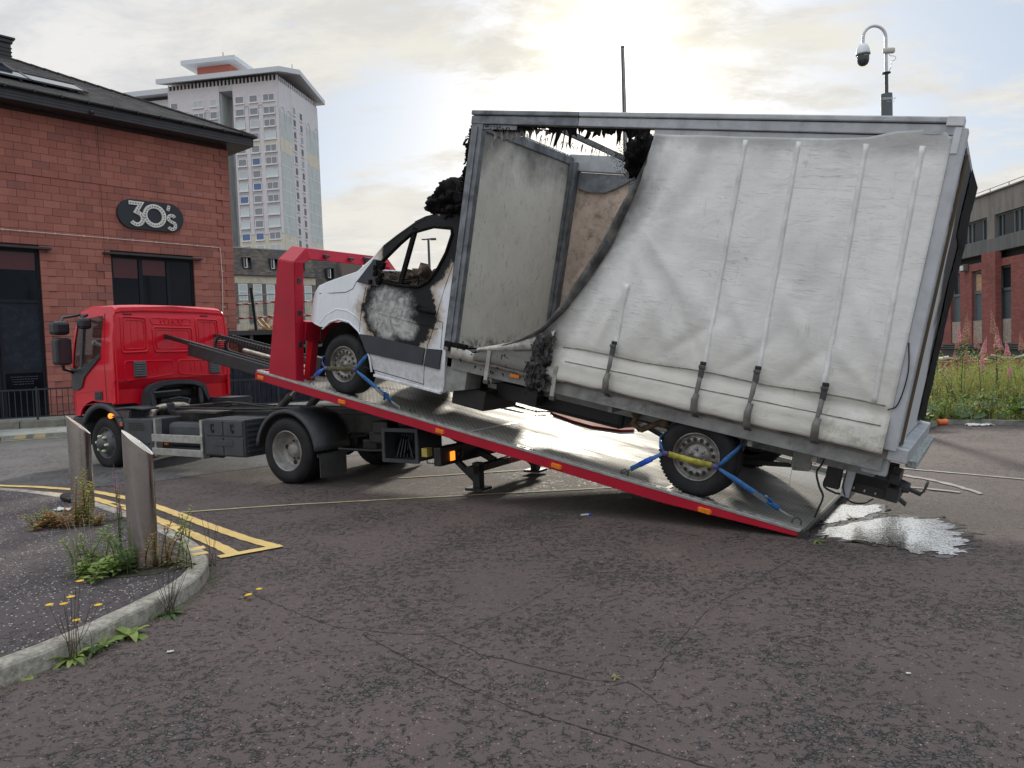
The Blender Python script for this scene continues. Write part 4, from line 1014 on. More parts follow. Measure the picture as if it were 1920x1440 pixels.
for y0, y1, sgn in ((-.03, 0, 1), (-2.05, -2.08, -1)):
    q = MB(); q.poly(side, [win], y0, y1)
    q = slice_bend(q, [(2, z) for z in (1.2, 1.5, 1.75, 2.0, 2.2, 2.35)]+[(0, x) for x in (4.65, 4.75, 4.85)], lambda v: tumble(v, 0, sgn))
    q.build('cab_side', mt_red, cb)
    q = MB(); q.poly([(p[0], p[1]) for p in win], [], y0+.012*sgn, y0+.016*sgn); q = slice_bend(q, [(2, z) for z in (1.75, 2.0, 2.2)], lambda v: tumble(v, 0, sgn)); q.build('side_window', mt_glass, cb)
    q = MB(); q.beam((4.455, y1+.004*sgn, 1.55), (4.42, y1-.055*sgn, 2.30), .05, .03, (0, 1, 0)); q.build('window_divider', mt_plas, cb)
    # black mirror-bracket trim below the glass
    q = MB(); q.poly([(4.88, 1.56), (4.50, 1.53), (4.28, 1.61), (3.93, 1.76), (3.93, 1.70), (4.14, 1.56), (4.38, 1.40), (4.46, 1.25), (4.58, 1.20), (4.78, 1.20), (4.82, 1.44), (4.87, 1.46)], [], y1+.001*sgn, y1+.02*sgn)
    q = slice_bend(q, [(0, x) for x in (4.65, 4.75)], lambda v: tumble(v, 0, sgn)); q.build('window_trim', mt_plas, cb)
    q = MB(); yy = sorted((y1+.002*sgn, y1+.014*sgn)); q.box((3.94, yy[0], 1.05), (4.13, yy[1], 1.18), .004); ho = q.build('door_handle', mt_plas, cb)
    q = MB(); q.box((3.97, y1+.012*sgn, 1.075), (4.10, y1+.022*sgn, 1.11)); q.box((3.97, y1+.012*sgn, 1.13), (4.10, y1+.018*sgn, 1.155)); q.build('handle_recess', mt_black, ho)
    # door shut line and lower swage
    q = MB(); q.tube([(3.83, y1+.0005*sgn, 1.02), (3.84, y1+.0005*sgn, 1.5), (3.84, y1-.02*sgn, 2.0), (3.86, y1-.062*sgn, 2.36)], .005, 4); q.build('door_seam', mt_black, cb)
    q = MB(); q.tube([(3.64, y1, 1.21), (3.83, y1, 1.215), (4.6, y1, 1.16)], .006, 4); q.tube([(4.1, y1, 1.0), (4.5, y1, .96), (4.9, y1-.05*sgn, .93)], .006, 4); q.build('swage', mt_red, cb)
# roof, front, back
prof = [(3.60, 2.34), (3.63, 2.41), (3.70, 2.45), (4.30, 2.47), (4.50, 2.43), (4.60, 2.33)]
def yedge(z, x): k = max(0, z-1.5); xx = max(0, x-4.6); return .09*k*k+xx*xx*1.1
rows = []
for x, z in prof:
    e_ = yedge(z, x); rows.append([(x, -e_-.0, z-.004), (x, -e_-.03, z+.018), (x, -e_-.10, z+.03), (x, -.5, z+.045), (x, -1.04, z+.05), (x, -1.58, z+.045), (x, -2.08+e_+.10, z+.03), (x, -2.08+e_+.03, z+.018), (x, -2.08+e_, z-.004)])
q = MB(); q.sheet(rows); q.build('cab_roof', mt_red, cb, solid=.012)
fr = [(4.60, 2.33), (4.70, 1.98), (4.80, 1.60)]
q = MB(); q.sheet([[(x-.01, -yedge(z, x)-.05, z), (x+.03, -1.04, z), (x-.01, -2.03+yedge(z, x), z)] for x, z in fr]); q.build('windscreen', mt_glass, cb)
q = MB(); q.sheet([[(x, -yedge(z, x), z), (x+.02, -.5, z), (x+.02, -1.58, z), (x, -2.08+yedge(z, x), z)] for x, z in ((4.80, 1.60), (4.90, 1.47), (4.945, 1.20), (4.94, .95), (4.87, .80))]); q.build('front_panel', mt_red, cb, solid=.012)
q = MB()
for k in range(6): q.box((4.90, -1.95, .86+k*.09), (4.985-.005*k, -.13, .90+k*.09))
q.build('grille', mt_black, cb)
q = MB(); q.box((4.62, -2.0, .32), (4.96, -.08, .78), .04); q.build('bumper', mt_plas, cb)
back = [(0, .98), (-.36, .98), (-.44, .93), (-.49, 1.10), (-.56, 1.20), (-.75, 1.255), (-1.0, 1.27), (-1.3, 1.24), (-1.46, 1.19), (-1.54, 1.0), (-1.62, .93), (-2.08, .96), (-2.08, 2.0), (-2.02, 2.36), (-1.96, 2.44), (-1.04, 2.49), (-.12, 2.44), (-.06, 2.36), (0, 2.0)]
q = MB(); q.poly(back, [], 3.60, 3.625, 'x')
def bk(v):
    d = 0
    if v.z < 1.34: d = min(.07, (1.34-v.z)*.5)
    return (v.x+d+(.012 if v.z > 2.3 else 0), v.y, v.z)
q = slice_bend(q, [(2, z) for z in (1.20, 1.27, 1.34, 2.3, 2.0, 1.7)], bk); q.build('cab_back', mt_red, cb)
def bead(pts, r_=.011, name='pressed_rib', x=3.597, close=True):
    P = []
    n = len(pts)
    for i in range(n):           # round the corners
        a, b, c = Vector(pts[i-1]), Vector(pts[i]), Vector(pts[(i+1) % n])
        if not close and i in (0, n-1): P.append(tuple(b)); continue
        d1 = (a-b).normalized()*min(.045, (a-b).length/3); d2 = (c-b).normalized()*min(.045, (c-b).length/3)
        for f in (0, .33, .66, 1): P.append(tuple((b+d1)*(1-f)**2+b*2*f*(1-f)+(b+d2)*f*f))
    if close: P.append(P[0])
    q = MB(); q.tube([(x, p[0], p[1]) for p in P], r_, 6, smooth=True); q.build(name, mt_red, cb)
bead([(-.15, 2.31), (-.55, 2.29), (-.56, 1.77), (-.14, 1.76)], .016); bead([(-.19, 2.26), (-.51, 2.25), (-.52, 1.82), (-.18, 1.81)], .008)
bead([(-.64, 2.30), (-1.35, 2.28), (-1.35, 2.19), (-.64, 2.20)], .009); bead([(-.66, 2.15), (-1.36, 2.14), (-1.37, 1.76), (-.68, 1.76)], .016); bead([(-.71, 2.11), (-1.31, 2.10), (-1.32, 1.81), (-.72, 1.81)], .007)
bead([(-1.44, 2.29), (-1.86, 2.28), (-1.90, 1.78), (-1.46, 1.77)], .016); bead([(-1.49, 2.25), (-1.82, 2.24), (-1.85, 1.82), (-1.50, 1.81)], .008)
bead([(-.17, 1.63), (-.98, 1.62), (-.98, 1.40), (-.7, 1.37), (-.17, 1.33)], .009); bead([(-1.08, 1.62), (-1.93, 1.60), (-1.95, 1.33), (-1.4, 1.37), (-1.08, 1.40)], .009)
for y in (-.62, -.70, -1.30, -1.38, -1.50): bead([(y, 1.58), (y-.015, 1.42)], .006, close=False)
for y in (-.30, -.41, -.63, -1.0, -1.60, -1.72): bead([(y, 2.24), (y, 1.84)], .003, close=False) if y != -.63 else None
for y in (-.04, -2.03): bead([(y, 1.0), (y, 2.0), (y+(.0 if y > -1 else .03), 2.33)], .014, 'corner_seam', 3.60, close=False)
for cy in (-.41, -1.76):
    q = MB(); q.box((3.575, cy-.105, 1.375), (3.599, cy+.105, 1.625), .012); vo = q.build('cab_vent', M('vent_grey', (.085, .092, .10), .5), cb)
    for k in range(6): q = MB(); q.box((3.556, cy-.085, 1.395+k*.037), (3.576, cy+.085, 1.413+k*.037)); q.build('louvre', M('louvre_grey', (.16, .17, .185), .5) if k == 0 and cy > -1 else bpy.data.materials['louvre_grey'], vo)
xf = Matrix.Translation((3.598, -1.01, 2.205)) @ Matrix(((0, 0, -1, 0), (-1, 0, 0, 0), (0, 1, 0, 0), (0, 0, 0, 1)))
text_mesh('embossed_letters', 'IVECO', .125, mt_red, cb, xf, .010, True, spacing=1.25)
for y in (-.33, -1.68):
    q = MB()
    for j in range(3): q.box((3.592, y+j*.05, 2.335), (3.602, y+j*.05+.035, 2.352))
    q.build('drain_slots', mt_black, cb)
# interior: seats, wheel, floor, dark headlining
q = MB(); q.box((3.74, -2.0, 1.0), (4.7, -.08, 1.12)); q.box((3.75, -.75, 1.12), (4.25, -.2, 1.35), .03); q.box((3.70, -.72, 1.35), (3.85, -.22, 1.60), .04); q.box((3.75, -1.85, 1.12), (4.25, -1.3, 1.35), .03); q.box((4.5, -1.98, 1.12), (4.78, -.1, 1.50), .03); q.build('cab_interior', mt_black, cb)
q = MB(); q.box((3.715, -1.75, .62), (3.735, -.3, 1.33)); q.build('engine_bulkhead', mt_black, cb)
# mirrors
mr = MB(); mr.box((4.36, .17, 1.60), (4.56, .40, 2.02), .05); m1 = mr.build('main_mirror', mt_mirror, cb)
q = MB(); q.add([(4.355, .19, 1.63), (4.355, .38, 1.63), (4.355, .38, 1.99), (4.355, .19, 1.99)], [(0, 1, 2, 3)]); q.build('mirror_glass', gloss('mirror_glass', (.03, .035, .04), .03), m1)
mr = MB(); mr.box((4.40, .16, 2.06), (4.60, .40, 2.27), .05); mr.build('wide_mirror', mt_mirror, cb)
mr = MB(); mr.tube([(4.50, .26, 1.62), (4.56, .22, 1.54), (4.66, .05, 1.50), (4.74, -.02, 1.47)], .025, 7); mr.tube([(4.50, .26, 2.24), (4.54, .20, 2.33), (4.60, .02, 2.36), (4.5, -.05, 2.38)], .022, 7); mr.build('mirror_arm', mt_mirror, cb)
mr = MB(); mr.box((4.07, .01, 2.14), (4.22, .19, 2.31), .045); mr.tube([(4.20, .02, 2.36), (4.15, .12, 2.33), (4.14, .10, 2.24)], .03, 7); mr.build('kerb_mirror', mt_mirror, cb)
mr = MB(); mr.box((4.40, -2.48, 1.60), (4.58, -2.26, 2.2), .05); mr.tube([(4.52, -2.3, 2.2), (4.6, -2.05, 2.3)], .02, 6); mr.tube([(4.52, -2.3, 1.62), (4.7, -2.05, 1.52)], .02, 6); mr.build('far_mirror', mt_mirror, cb)
# front mudguard with liner
q = MB()
for a0, a1 in ((28, 163),):
    q.sheet([[(4.02+r_*math.cos(R(a)), y, .40+r_*math.sin(R(a))) for a in range(a0, a1, 8)] for r_, y in ((.60, -.62), (.60, .002), (.53, .002), (.53, -.03))])
q.build('front_mudguard', mt_plas, truck, solid=.012)
q = MB(); q.poly([(3.30, .90), (3.62, .91), (3.74, .87), (3.66, .74), (3.50, .55), (3.42, .55), (3.34, .75)], [], -.30, -.03); q.build('mudguard_rear_section', mt_plas, truck, bevel=.02)
q = MB(); q.sheet([[(3.0+i*.1, y, .915+.02*math.sin(i*.5)) for i in range(8)] for y in (-.30, -.02)]); q.build('mudguard_top', mt_plas, truck, solid=.03)
q = MB(); q.poly([(3.05, .97), (3.7, .97), (3.8, .85), (3.6, .72), (3.1, .72)], [], -2.1, -1.62); q.build('far_mudguard', mt_plas, truck, bevel=.03)

def wheel(parent, name, c, Rr, w, rimr, tread=26, out=1, dish=.10, steer=False, kind='truck'):
    """axis y; outer face towards +y when out=1"""
    e = empty(name, None); e.parent = parent; e.location = c
    s = out; q = MB()
    prof = [(rimr, 0), (rimr+.02, .008), (Rr*.80, .016), (Rr*.90, .008), (Rr*.965, -.012), (Rr, -.045), (Rr+.002, -w/2), (Rr, -w+.045), (Rr*.965, -w+.012), (Rr*.8, -w-.01), (rimr, -w)]
    q.lathe([(r_, t*s) for r_, t in prof], 40)
    q.build('tyre', mt_rubdirt, e)
    q = MB()
    for k in range(64):
        a = 2*math.pi*k/64
        for t0, t1 in ((-.028, -w*.36), (-w*.64, -w+.028)):
            ca, sa = math.cos(a), math.sin(a); tt = Vector((-sa, 0, ca))*.016; rr_ = Vector((ca, 0, sa))
            q.beam(rr_*(Rr-.001)+Vector((0, t0*s, 0))+tt*.3, rr_*(Rr-.001)+Vector((0, t1*s, 0))-tt*.3, .024 if Rr > .4 else .020, .010, rr_)
    o = q.build('tread_blocks', mt_rubdirt, e); o['kind'] = 'stuff'
    return e, s
# rear wheels (dished twin rims)
for (y, out, nm) in ((0, 1, 'rear_wheel'), (-2.16, -1, 'rear_wheel')):
    e, s = wheel(truck, nm, (0, y, .42), .42, .24, .262, out=out)
    q = MB(); q.lathe([(.262, -.005*s), (.252, .006*s), (.245, -.01*s), (.238, -.05*s), (.225, -.075*s), (.215, -.14*s), (.19, -.165*s), (.13, -.17*s), (.10, -.16*s), (.09, -.10*s), (.05, -.085*s), (.001, -.085*s)], 40); q.build('rim', mt_rim, e)
    for k in range(8):
        a = R(k*45+10); q = MB(); q.lathe([(.03, -.157*s), (.03, -.161*s), (.001, -.161*s)] if False else [(.001, -.1585*s), (.032, -.1585*s)], 12, 'y', (.165*math.cos(a)*1.0, 0, .165*math.sin(a))); 
        if k % 2 == 0: q.build('hand_hole', mt_hose, e)
    q = MB()
    for k in range(10): a = R(k*36); q.lathe([(.012, -.17*s), (.012, -.145*s), (.001, -.143*s)], 6, 'y', (.118*math.cos(a), 0, .118*math.sin(a)), smooth=False)
    q.build('wheel_nuts', mt_chas, e)
    e2, s2 = wheel(truck, 'inner_rear_wheel', (0, y-.29*out, .42), .42, .24, .262, out=out)
for (y, out) in ((-.06, 1), (-2.08, -1)):
    e, s = wheel(truck, 'front_wheel', (4.02, y, .38), .405, .22, .245, out=out)
    q = MB(); q.lathe([(.245, -.005*s), (.235, .006*s), (.225, -.01*s), (.215, -.04*s), (.20, -.045*s), (.165, .0), (.15, .035*s), (.125, .05*s), (.11, .052*s), (.095, .04*s), (.09, .10*s), (.07, .115*s), (.001, .118*s)], 36); q.build('rim', M('dark_wheel_steel', (.11, .11, .115), .5, metal=.3, var=.3), e)
    for k in range(6):
        a = R(k*60+25); q = MB(); q.lathe([(.001, -.0), (.020, -.0)], 10, 'y', (.192*math.cos(a), -.012*s, .192*math.sin(a))); q.build('hand_hole', mt_hose, e)
        a = R(k*60+8); q = MB(); q.lathe([(.023, .045*s), (.023, .085*s), (.016, .098*s), (.001, .10*s)], 7, 'y', (.118*math.cos(a), 0, .118*math.sin(a))); q.build('nut_cap', mt_green, e)

# --- chassis
q = MB()
for y in (-.66, -1.46): q.box((-2.3, y-.035, .60), (3.9, y+.035, .84), .006)
for x in (-2.2, -1.2, .7, 1.9, 3.0): q.box((x-.04, -1.42, .64), (x+.04, -.70, .80))
q.build('chassis_rails', mt_chas, truck)
q = MB()
for y in (-.62, -1.50): q.box((-2.2, y-.03, .842), (2.9, y+.03, .875)); 
q.box((2.85, -1.5, .845), (2.95, -.6, .92)); q.box((1.7, -.58, .845), (2.6, -.3, .87)); q.build('subframe_top', mt_chas, truck)
q = MB(); q.tube(crv([(2.8, -.45, .90), (1.9, -.40, .905), (1.1, -.5, .90), (.3, -.55, .92)]), .018, 6); q.tube(crv([(2.9, -.95, .86), (2.2, -.9, .95), (1.4, -1.0, .88), (.6, -.95, .90)]), .016, 6); q.tube(crv([(3.2, -1.2, .9), (2.4, -1.15, .93), (1.6, -1.25, .88)]), .014, 6); q.build('hydraulic_hose', mt_hose, truck)
q = MB(); q.tube([(0, -.3, .42), (0, -1.86, .42)], .07, 10); q.lathe([(.001, -.9), (.16, -.95), (.2, -1.06), (.16, -1.17), (.001, -1.22)], 14, 'y', (0, 0, .42)); q.build('axle', mt_black, truck); q = MB(); q.tube([(4.02, -.3, .38), (4.02, -1.86, .38)], .05, 8); q.build('axle', mt_black, truck)
for y in (-.72, -1.40):
    q = MB()
    for k in range(3): q.tube([(-.7+k*.06, y, .56+.02*k), (0, y, .47+.022*k), (.7-k*.06, y, .56+.02*k)], .018, 5)
    q.build('leaf_spring', mt_chas, truck)
# gearbox / engine seen in the cutout
q = MB(); q.box((3.62, -1.3, .55), (4.6, -.75, 1.02), .05); q.box((3.66, -1.45, 1.0), (4.4, -.6, 1.18), .05); q.tube([(3.55, -.55, 1.18), (3.5, -.54, .95), (3.48, -.56, .85)], .045, 8); q.tube([(3.55, -1.42, 1.15), (3.5, -1.40, .9)], .04, 8); q.build('engine', mt_black, truck)
q = MB(); q.poly([(-.40, .88), (-.44, 1.14), (-.53, 1.245), (-.75, 1.30), (-1.0, 1.31), (-1.3, 1.29), (-1.5, 1.22), (-1.58, 1.0), (-1.56, .9), (-1.50, 1.0), (-1.42, 1.16), (-1.28, 1.215), (-1.0, 1.235), (-.75, 1.22), (-.60, 1.16), (-.52, 1.05), (-.5, .88)], [], 3.50, 3.64, 'x'); q.build('engine_cover_surround', mt_plas, truck, bevel=.01)
q = MB(); pp = crv([(3.30, -.37, .60), (3.30, -.36, .74), (3.30, -.42, .86), (3.30, -.54, .90)])
q.tube(pp, .055, 12); q.tube([(3.30, -.52, .895), (3.30, -.62, .90)], .06, 12); q.build('exhaust_pipe', mt_exh, truck)
q = MB(); q.tube([(3.30, -.68, .90), (3.30, -.75, .90), (3.30, -.92, .895), (3.30, -1.02, .86), (3.30, -1.06, .76)], [.04, .062, .062, .05, .045], 12)
for k in range(6): q.lathe([(.060, -.73-.028*k), (.072, -.742-.028*k), (.060, -.755-.028*k)], 12, 'y', (3.30, 0, .90-.002*k))
q.build('flexible_exhaust', mt_exh, truck)
q = MB(); q.box((3.22, -.72, .80), (3.38, -.60, .96), .02); q.tube([(3.42, -1.05, .78), (3.45, -1.15, .98), (3.5, -1.0, 1.02), (3.5, -.8, 1.0)], .02, 6); q.tube([(3.5, -.55, 1.12), (3.48, -1.0, 1.13)], .022, 6); q.build('brackets', mt_plas, truck)
# side furniture
q = MB(); q.box((2.76, -.52, .23), (3.46, -.005, .78), .02); bo = q.build('battery_cover', mt_plas, truck)
for r_ in range(5):
    for c_ in range(7):
        x = 3.30-c_*.055-(r_ % 2)*.027; z = .70-r_*.024
        if x < 2.93: continue
        q = MB(); q.box((x, -.004, z), (x+.036, .0005, z+.012)); q.build('vent_slot', mt_hose, bo)
q = MB(); q.box((2.83, -.004, .30), (3.38, .004, .33)); q.box((2.83, -.004, .40), (3.38, .004, .43)); q.build('step_tread', mt_black, bo)
for x in (1.66, 2.70): q = MB(); q.box((x, -.12, .24), (x+.05, -.02, .78)); q.build('guard_post', mt_alu, truck)
for z0, z1 in ((.455, .565), (.265, .365)):
    q = MB(); q.box((1.63, -.018, z0), (2.76, .012, z1), .006); q.build('side_guard_rail', mt_alu, truck)
q = MB(); q.box((1.75, -.55, .38), (2.6, -.14, .72), .06); q.build('fuel_tank', mt_plas, truck)
q = MB(); q.tube([(1.8, -.25, .31), (2.6, -.25, .31)], .09, 12); q.tube([(1.8, -.45, .28), (2.6, -.45, .28)], .09, 12); q.build('air_tank', mt_black, truck)
q = MB(); q.box((.78, -.58, .30), (1.60, -.005, .80), .015); tb = q.build('toolbox', mt_plas, truck)
q = MB(); q.box((.80, -.003, .32), (1.18, .008, .56), .008); q.box((1.20, -.003, .32), (1.57, .008, .56), .008); q.box((.80, -.003, .58), (1.18, .008, .78), .008); q.box((1.20, -.003, .58), (1.57, .008, .78), .008); q.box((1.0, .006, .44), (1.37, .014, .52), .005); q.build('toolbox_door', mt_plas, tb)
for x in (1.0, 1.40):
    q = MB(); q.tube([(x-.022, .016, .71), (x-.022, .016, .73), (x, .016, .745), (x+.022, .016, .73), (x+.022, .016, .64), (x, .016, .625), (x-.022, .016, .64), (x-.022, .016, .66)], .008, 5); q.build('latch', mt_hose, tb)
for k in range(6):
    for y0, y1 in ((-.54, -.32), (-.28, -.05)): q = MB(); q.box((.766, y0, .36+k*.07), (.781, y1, .39+k*.07), .004); q.build('toolbox_rib', mt_plas, tb)
# rear mudguard and flap
q = MB(); A = list(range(8, 181, 8))
gr = [[(.545*math.cos(R(a)), y, .40+.545*math.sin(R(a))) for a in A] for y in (-.56, .01)]+[[(.50*math.cos(R(a)), .012, .40+.50*math.sin(R(a))) for a in A]]
q.sheet(gr); q.add([(-.545, -.56, .40), (-.545, .01, .40), (-.55, .01, .36), (-.55, -.56, .36)], [(0, 1, 2, 3)]); q.build('rear_mudguard', mt_plas, truck, solid=.014)
q = MB(); q.sheet([[(.545*math.cos(R(a)), y, .40+.545*math.sin(R(a))) for a in A] for y in (-2.16, -1.58)]); q.build('rear_mudguard', mt_plas, truck, solid=.014)
q = MB(); q.box((-.575, -.46, .11), (-.563, .0, .37), .004); q.build('mud_flap', mt_flap, truck); q = MB(); q.box((-.575, -2.14, .11), (-.563, -1.66, .37), .004); q.build('mud_flap', mt_flap, truck)
# open tool locker behind the wheel
q = MB(); q.box((-2.02, -.55, .36), (-1.50, -.54, .72)); q.box((-2.02, -.55, .36), (-1.50, -.10, .375)); q.box((-2.02, -.55, .705), (-1.50, -.10, .72)); q.box((-1.515, -.54, .375), (-1.50, -.10, .705)); q.box((-2.02, -.54, .375), (-2.005, -.10, .705)); lk = q.build('tool_locker', mt_plas, truck)
q = MB(); q.poly([(-2.03, .34), (-1.49, .34), (-1.49, .74), (-2.03, .74)], [[(-1.98, .385), (-1.54, .385), (-1.54, .695), (-1.98, .695)]], -.11, -.085); q.build('locker_frame', mt_plas, lk, bevel=.006)
q = MB()
for k in range(5): q.tube([(-1.62-k*.035, -.2-.02*k, .38), (-1.64-k*.035, -.3, .66)], .012, 5)
q.lathe([(.10, -.3), (.11, -.26), (.10, -.22)], 14, 'y', (-1.68, 0, .52)); q.tube([(-1.86, -.2, .38), (-1.8, -.2, .6), (-1.9, -.25, .66), (-1.93, -.2, .4)], .014, 6); q.build('chains_and_straps', mt_black, lk)
q = MB(); q.box((-2.14, -.2, .42), (-2.06, -.1, .52), .006); q.build('yellow_control_box', M('yellow_box', (.55, .45, .10), .5), truck)
# tail beam with lamps, stabiliser frame
q = MB(); q.box((-2.36, -2.05, .33), (-2.26, -.06, .54), .01); q.build('tail_beam', mt_black, truck)
for y, m_ in ((-.24, mt_amberlit), (-1.86, mt_amberlit)):
    q = MB(); q.box((-2.376, y-.075, .37), (-2.361, y+.01, .475), .02); q.build('indicator_lamp', m_, truck)
for y in (-.44, -1.66):
    q = MB(); q.lathe([(.001, -2.372), (.05, -2.372), (.052, -2.361)], 14, 'x', (0, y, .425)); q.build('tail_lamp', M('unlit_lamp', (.04, .012, .012), .3), truck)
q = MB(); q.box((-2.66, -1.95, .235), (-2.56, -.25, .31)); q.beam((-2.3, -.42, .36), (-2.62, -.42, .1), .05, .06); q.beam((-2.3, -1.72, .36), (-2.62, -1.72, .1), .05, .06)
q.box((-2.66, -.46, .06), (-2.57, -.36, .34)); q.box((-2.66, -1.78, .06), (-2.57, -1.68, .34)); q.box((-2.72, -.52, .03), (-2.5, -.30, .06)); q.box((-2.72, -1.84, .03), (-2.5, -1.62, .06)); q.beam((-1.9, -.8, .62), (-2.6, -.8, .3), .05, .07); q.beam((-1.9, -1.4, .62), (-2.6, -1.4, .3), .05, .07)
q.build('stabiliser_frame', mt_black, truck)
q = MB(); q.box((-2.665, -1.55, .238), (-2.6615, -1.0, .305)); q.build('red_reflective_tape', mt_redlens, truck)
q = MB()
for x, y, z in ((-1.2, -.4, .62), (-1.0, -.5, .5), (-1.35, -.3, .75)): q.box((x-.14, y-.12, z-.1), (x+.1, y+.1, z+.05), .02); q.build('valve_block', mt_black, truck); q = MB()
q.tube([(-.7, -.2, .45), (-1.2, -.25, .44), (-1.45, -.2, .46)], .02, 6); q.tube([(-2.1, -.3, .44), (-2.15, -.25, .33), (-2.08, -.18, .34), (-2.04, -.2, .44)], .008, 5); q.build('brake_pipe', mt_black, truck)
for x, y in ((3.55, .0),):
    q = MB(); q.tube([(3.50, -.06, .80), (3.58, .03, .805), (3.66, .05, .81)], .01, 5); q.build('lamp_stalk', mt_plas, truck)
    q = MB(); q.lathe([(.001, .075), (.035, .07), (.042, .05), (.03, .02)], 12, 'y', (3.68, 0, .815)); q.build('side_indicator', mt_amberlit, truck)
q = MB(); q.box((3.46, .0, .66), (3.52, .012, .72), .004); q.build('side_reflector', M('orange_reflector', (.5, .12, .04), .3), truck)
q = MB(); q.box((2.62, -.16, .39), (2.68, -.13, .42)); q.build('side_reflector', mt_amber, truck)
# tilt rams
for y in (-.85, -1.45):
    a = Vector((1.35, y, .66)); b = Vector((.62, y, 1.18)); q = MB(); q.tube([a, a+(b-a)*.72], .055, 12); q.tube([a+(b-a)*.70, a+(b-a)*.76], .062, 12); r_ = q.build('tilt_ram', mt_chas, truck)
    q = MB(); q.tube([a+(b-a)*.74, b], .03, 10); q.build('ram_rod', mt_exh, r_)

# ---------------------------------------------------------------- sliding deck (deck frame)
def mat_checker():
    m, t, b = newmat('checker_plate'); v = objc(t); x, y, z = t.xyz(v)
    # rows of short raised bars, alternating direction
    s = 1/.046
    u_ = t.math('MULTIPLY', t.math('ADD', x, y), s*.7071); w_ = t.math('MULTIPLY', t.math('SUBTRACT', x, y), s*.7071)
    par = t.math('MODULO', t.math('ABSOLUTE', t.math('ADD', t.math('FLOOR', u_), t.math('FLOOR', w_))), 2)
    fu = t.math('SUBTRACT', t.math('FRACT', u_), .5); fw_ = t.math('SUBTRACT', t.math('FRACT', w_), .5)
    da = t.math('ADD', t.math('POWER', t.math('MULTIPLY', fu, 2.3), 2), t.math('POWER', t.math('MULTIPLY', fw_, 6.5), 2))
    db = t.math('ADD', t.math('POWER', t.math('MULTIPLY', fu, 6.5), 2), t.math('POWER', t.math('MULTIPLY', fw_, 2.3), 2))
    d = t.math('ADD', t.math('MULTIPLY', da, par), t.math('MULTIPLY', db, t.math('SUBTRACT', 1, par)))
    h = t.step(d, 1.0, .35)
    n = t.noise(t.scalev(v, (.7, 2.2, 1)), 1.6, 6, .7, .5)
    dirt = t.step(n, .50, .74)
    c = t.mix(dirt, (.23, .225, .21), (.11, .10, .09)); c = t.mix(t.math('MULTIPLY', h, .75), c, (.52, .51, .47))  # bar tops lightened in the colour, standing in for shading of the relief
    sp = t.math('MULTIPLY', t.step(t.noise(v, 130, 2, .7), .60, .74), .6); c = t.mix(sp, c, (.05, .045, .04))
    t.put(b.inputs['Base Color'], c); t.put(b.inputs['Metallic'], t.math('SUBTRACT', .35, t.math('MULTIPLY', dirt, .2)))
    wet = t.step(t.noise(t.scalev(v, (.6, 1.8, 1), (4, 2, 0)), 1.1, 4, .6, .4), .44, .60)
    t.put(b.inputs['Roughness'], t.math('SUBTRACT', t.math('ADD', .66, t.math('MULTIPLY', dirt, .16)), t.math('MULTIPLY', wet, .16)))
    t.put(b.inputs['Normal'], t.bump(t.math('ADD', h, t.math('MULTIPLY', t.noise(v, 4, 4, .5), .8)), .95, .004)); return m
mt_check = mat_checker()
deck = empty('deck', BX); deck.parent = truck; deck.matrix_local = BX
LX, RX, FY, NY = 5.72, -1.0, -2.56, .07
q = MB(); q.box((RX+.02, FY+.05, -.012), (LX, NY-.075, 0)); q.build('deck_plate', mt_check, deck)
q = MB(); q.box((2.40, FY+.06, .0005), (2.44, NY-.08, .004)); q.box((.20, FY+.06, .0005), (.235, NY-.08, .004)); q.build('deck_seam', mt_alu, deck)
q = MB(); q.box((RX+.02, NY-.074, -.010), (LX, NY+.006, .018), .004); q.build('edge_trim', mt_alu, deck)
for k in range(62):
    x = RX+.12+k*.107; q = MB(); q.box((x, NY-.05, .0185), (x+.062, NY-.024, .0225)); 
    if k == 0: s0 = q.build('trim_tread', mt_rim, deck); s0x = x
    else: o = s0.copy(); col.objects.link(o); o.parent = deck; o.location.x = x-s0x
q = MB(); q.poly([(LX, -.011), (RX, -.011), (RX, -.045), (.2, -.105), (LX, -.105)], [], NY-.045, NY+.004); q.build('side_rail', mt_bedred, deck, bevel=.004)
q = MB(); q.poly([(LX, .03), (RX, .03), (RX, -.045), (.2, -.105), (LX, -.105)], [], FY-.0, FY+.045); q.build('side_rail', mt_bedred, deck)
q = MB(); q.box((RX, FY+.046, .001), (LX, FY+.075, .05), .004); q.build('far_edge_rail', mt_alu, deck)
q = MB(); q.box((LX, FY, -.105), (LX+.03, NY, .018)); q.build('front_rail', mt_bedred, deck)
q = MB(); q.box((RX-.015, FY, -.05), (RX+.019, NY-.06, .004), .004); q.tube([(RX, NY-.075, -.03), (RX, NY+.012, -.03)], .042, 10); q.build('tail_edge', mt_black, deck)
for x in (5.63, 4.19, 2.73, 1.29, -.19):
    q = MB(); q.box((x-.055, NY+.005, -.082), (x+.055, NY+.022, -.036), .006); mo = q.build('marker_lamp', mt_amber, deck)
    q = MB(); q.box((x-.062, NY+.0045, -.070), (x+.062, NY+.010, -.048), .001); q.build('lamp_base', mt_amber, mo)
q = MB()
for k in range(12): x = RX+.35+k*.52; q.box((x, FY+.05, -.075), (x+.04, NY-.05, -.013))
q.build('cross_members', mt_black, deck)
for y in (-.80, -1.72):
    q = MB(); q.box((-.1, y-.06, -.30), (8.37, y+.06, -.108), .012); q.build('deck_runner', mt_black, deck)
    q = MB(); q.box((5.75, y-.03, -.107), (9.06, y+.03, -.085)); q.box((8.38, y-.03, -.15), (9.06, y+.03, -.108), .004); q.build('runner_slide', mt_black, deck)
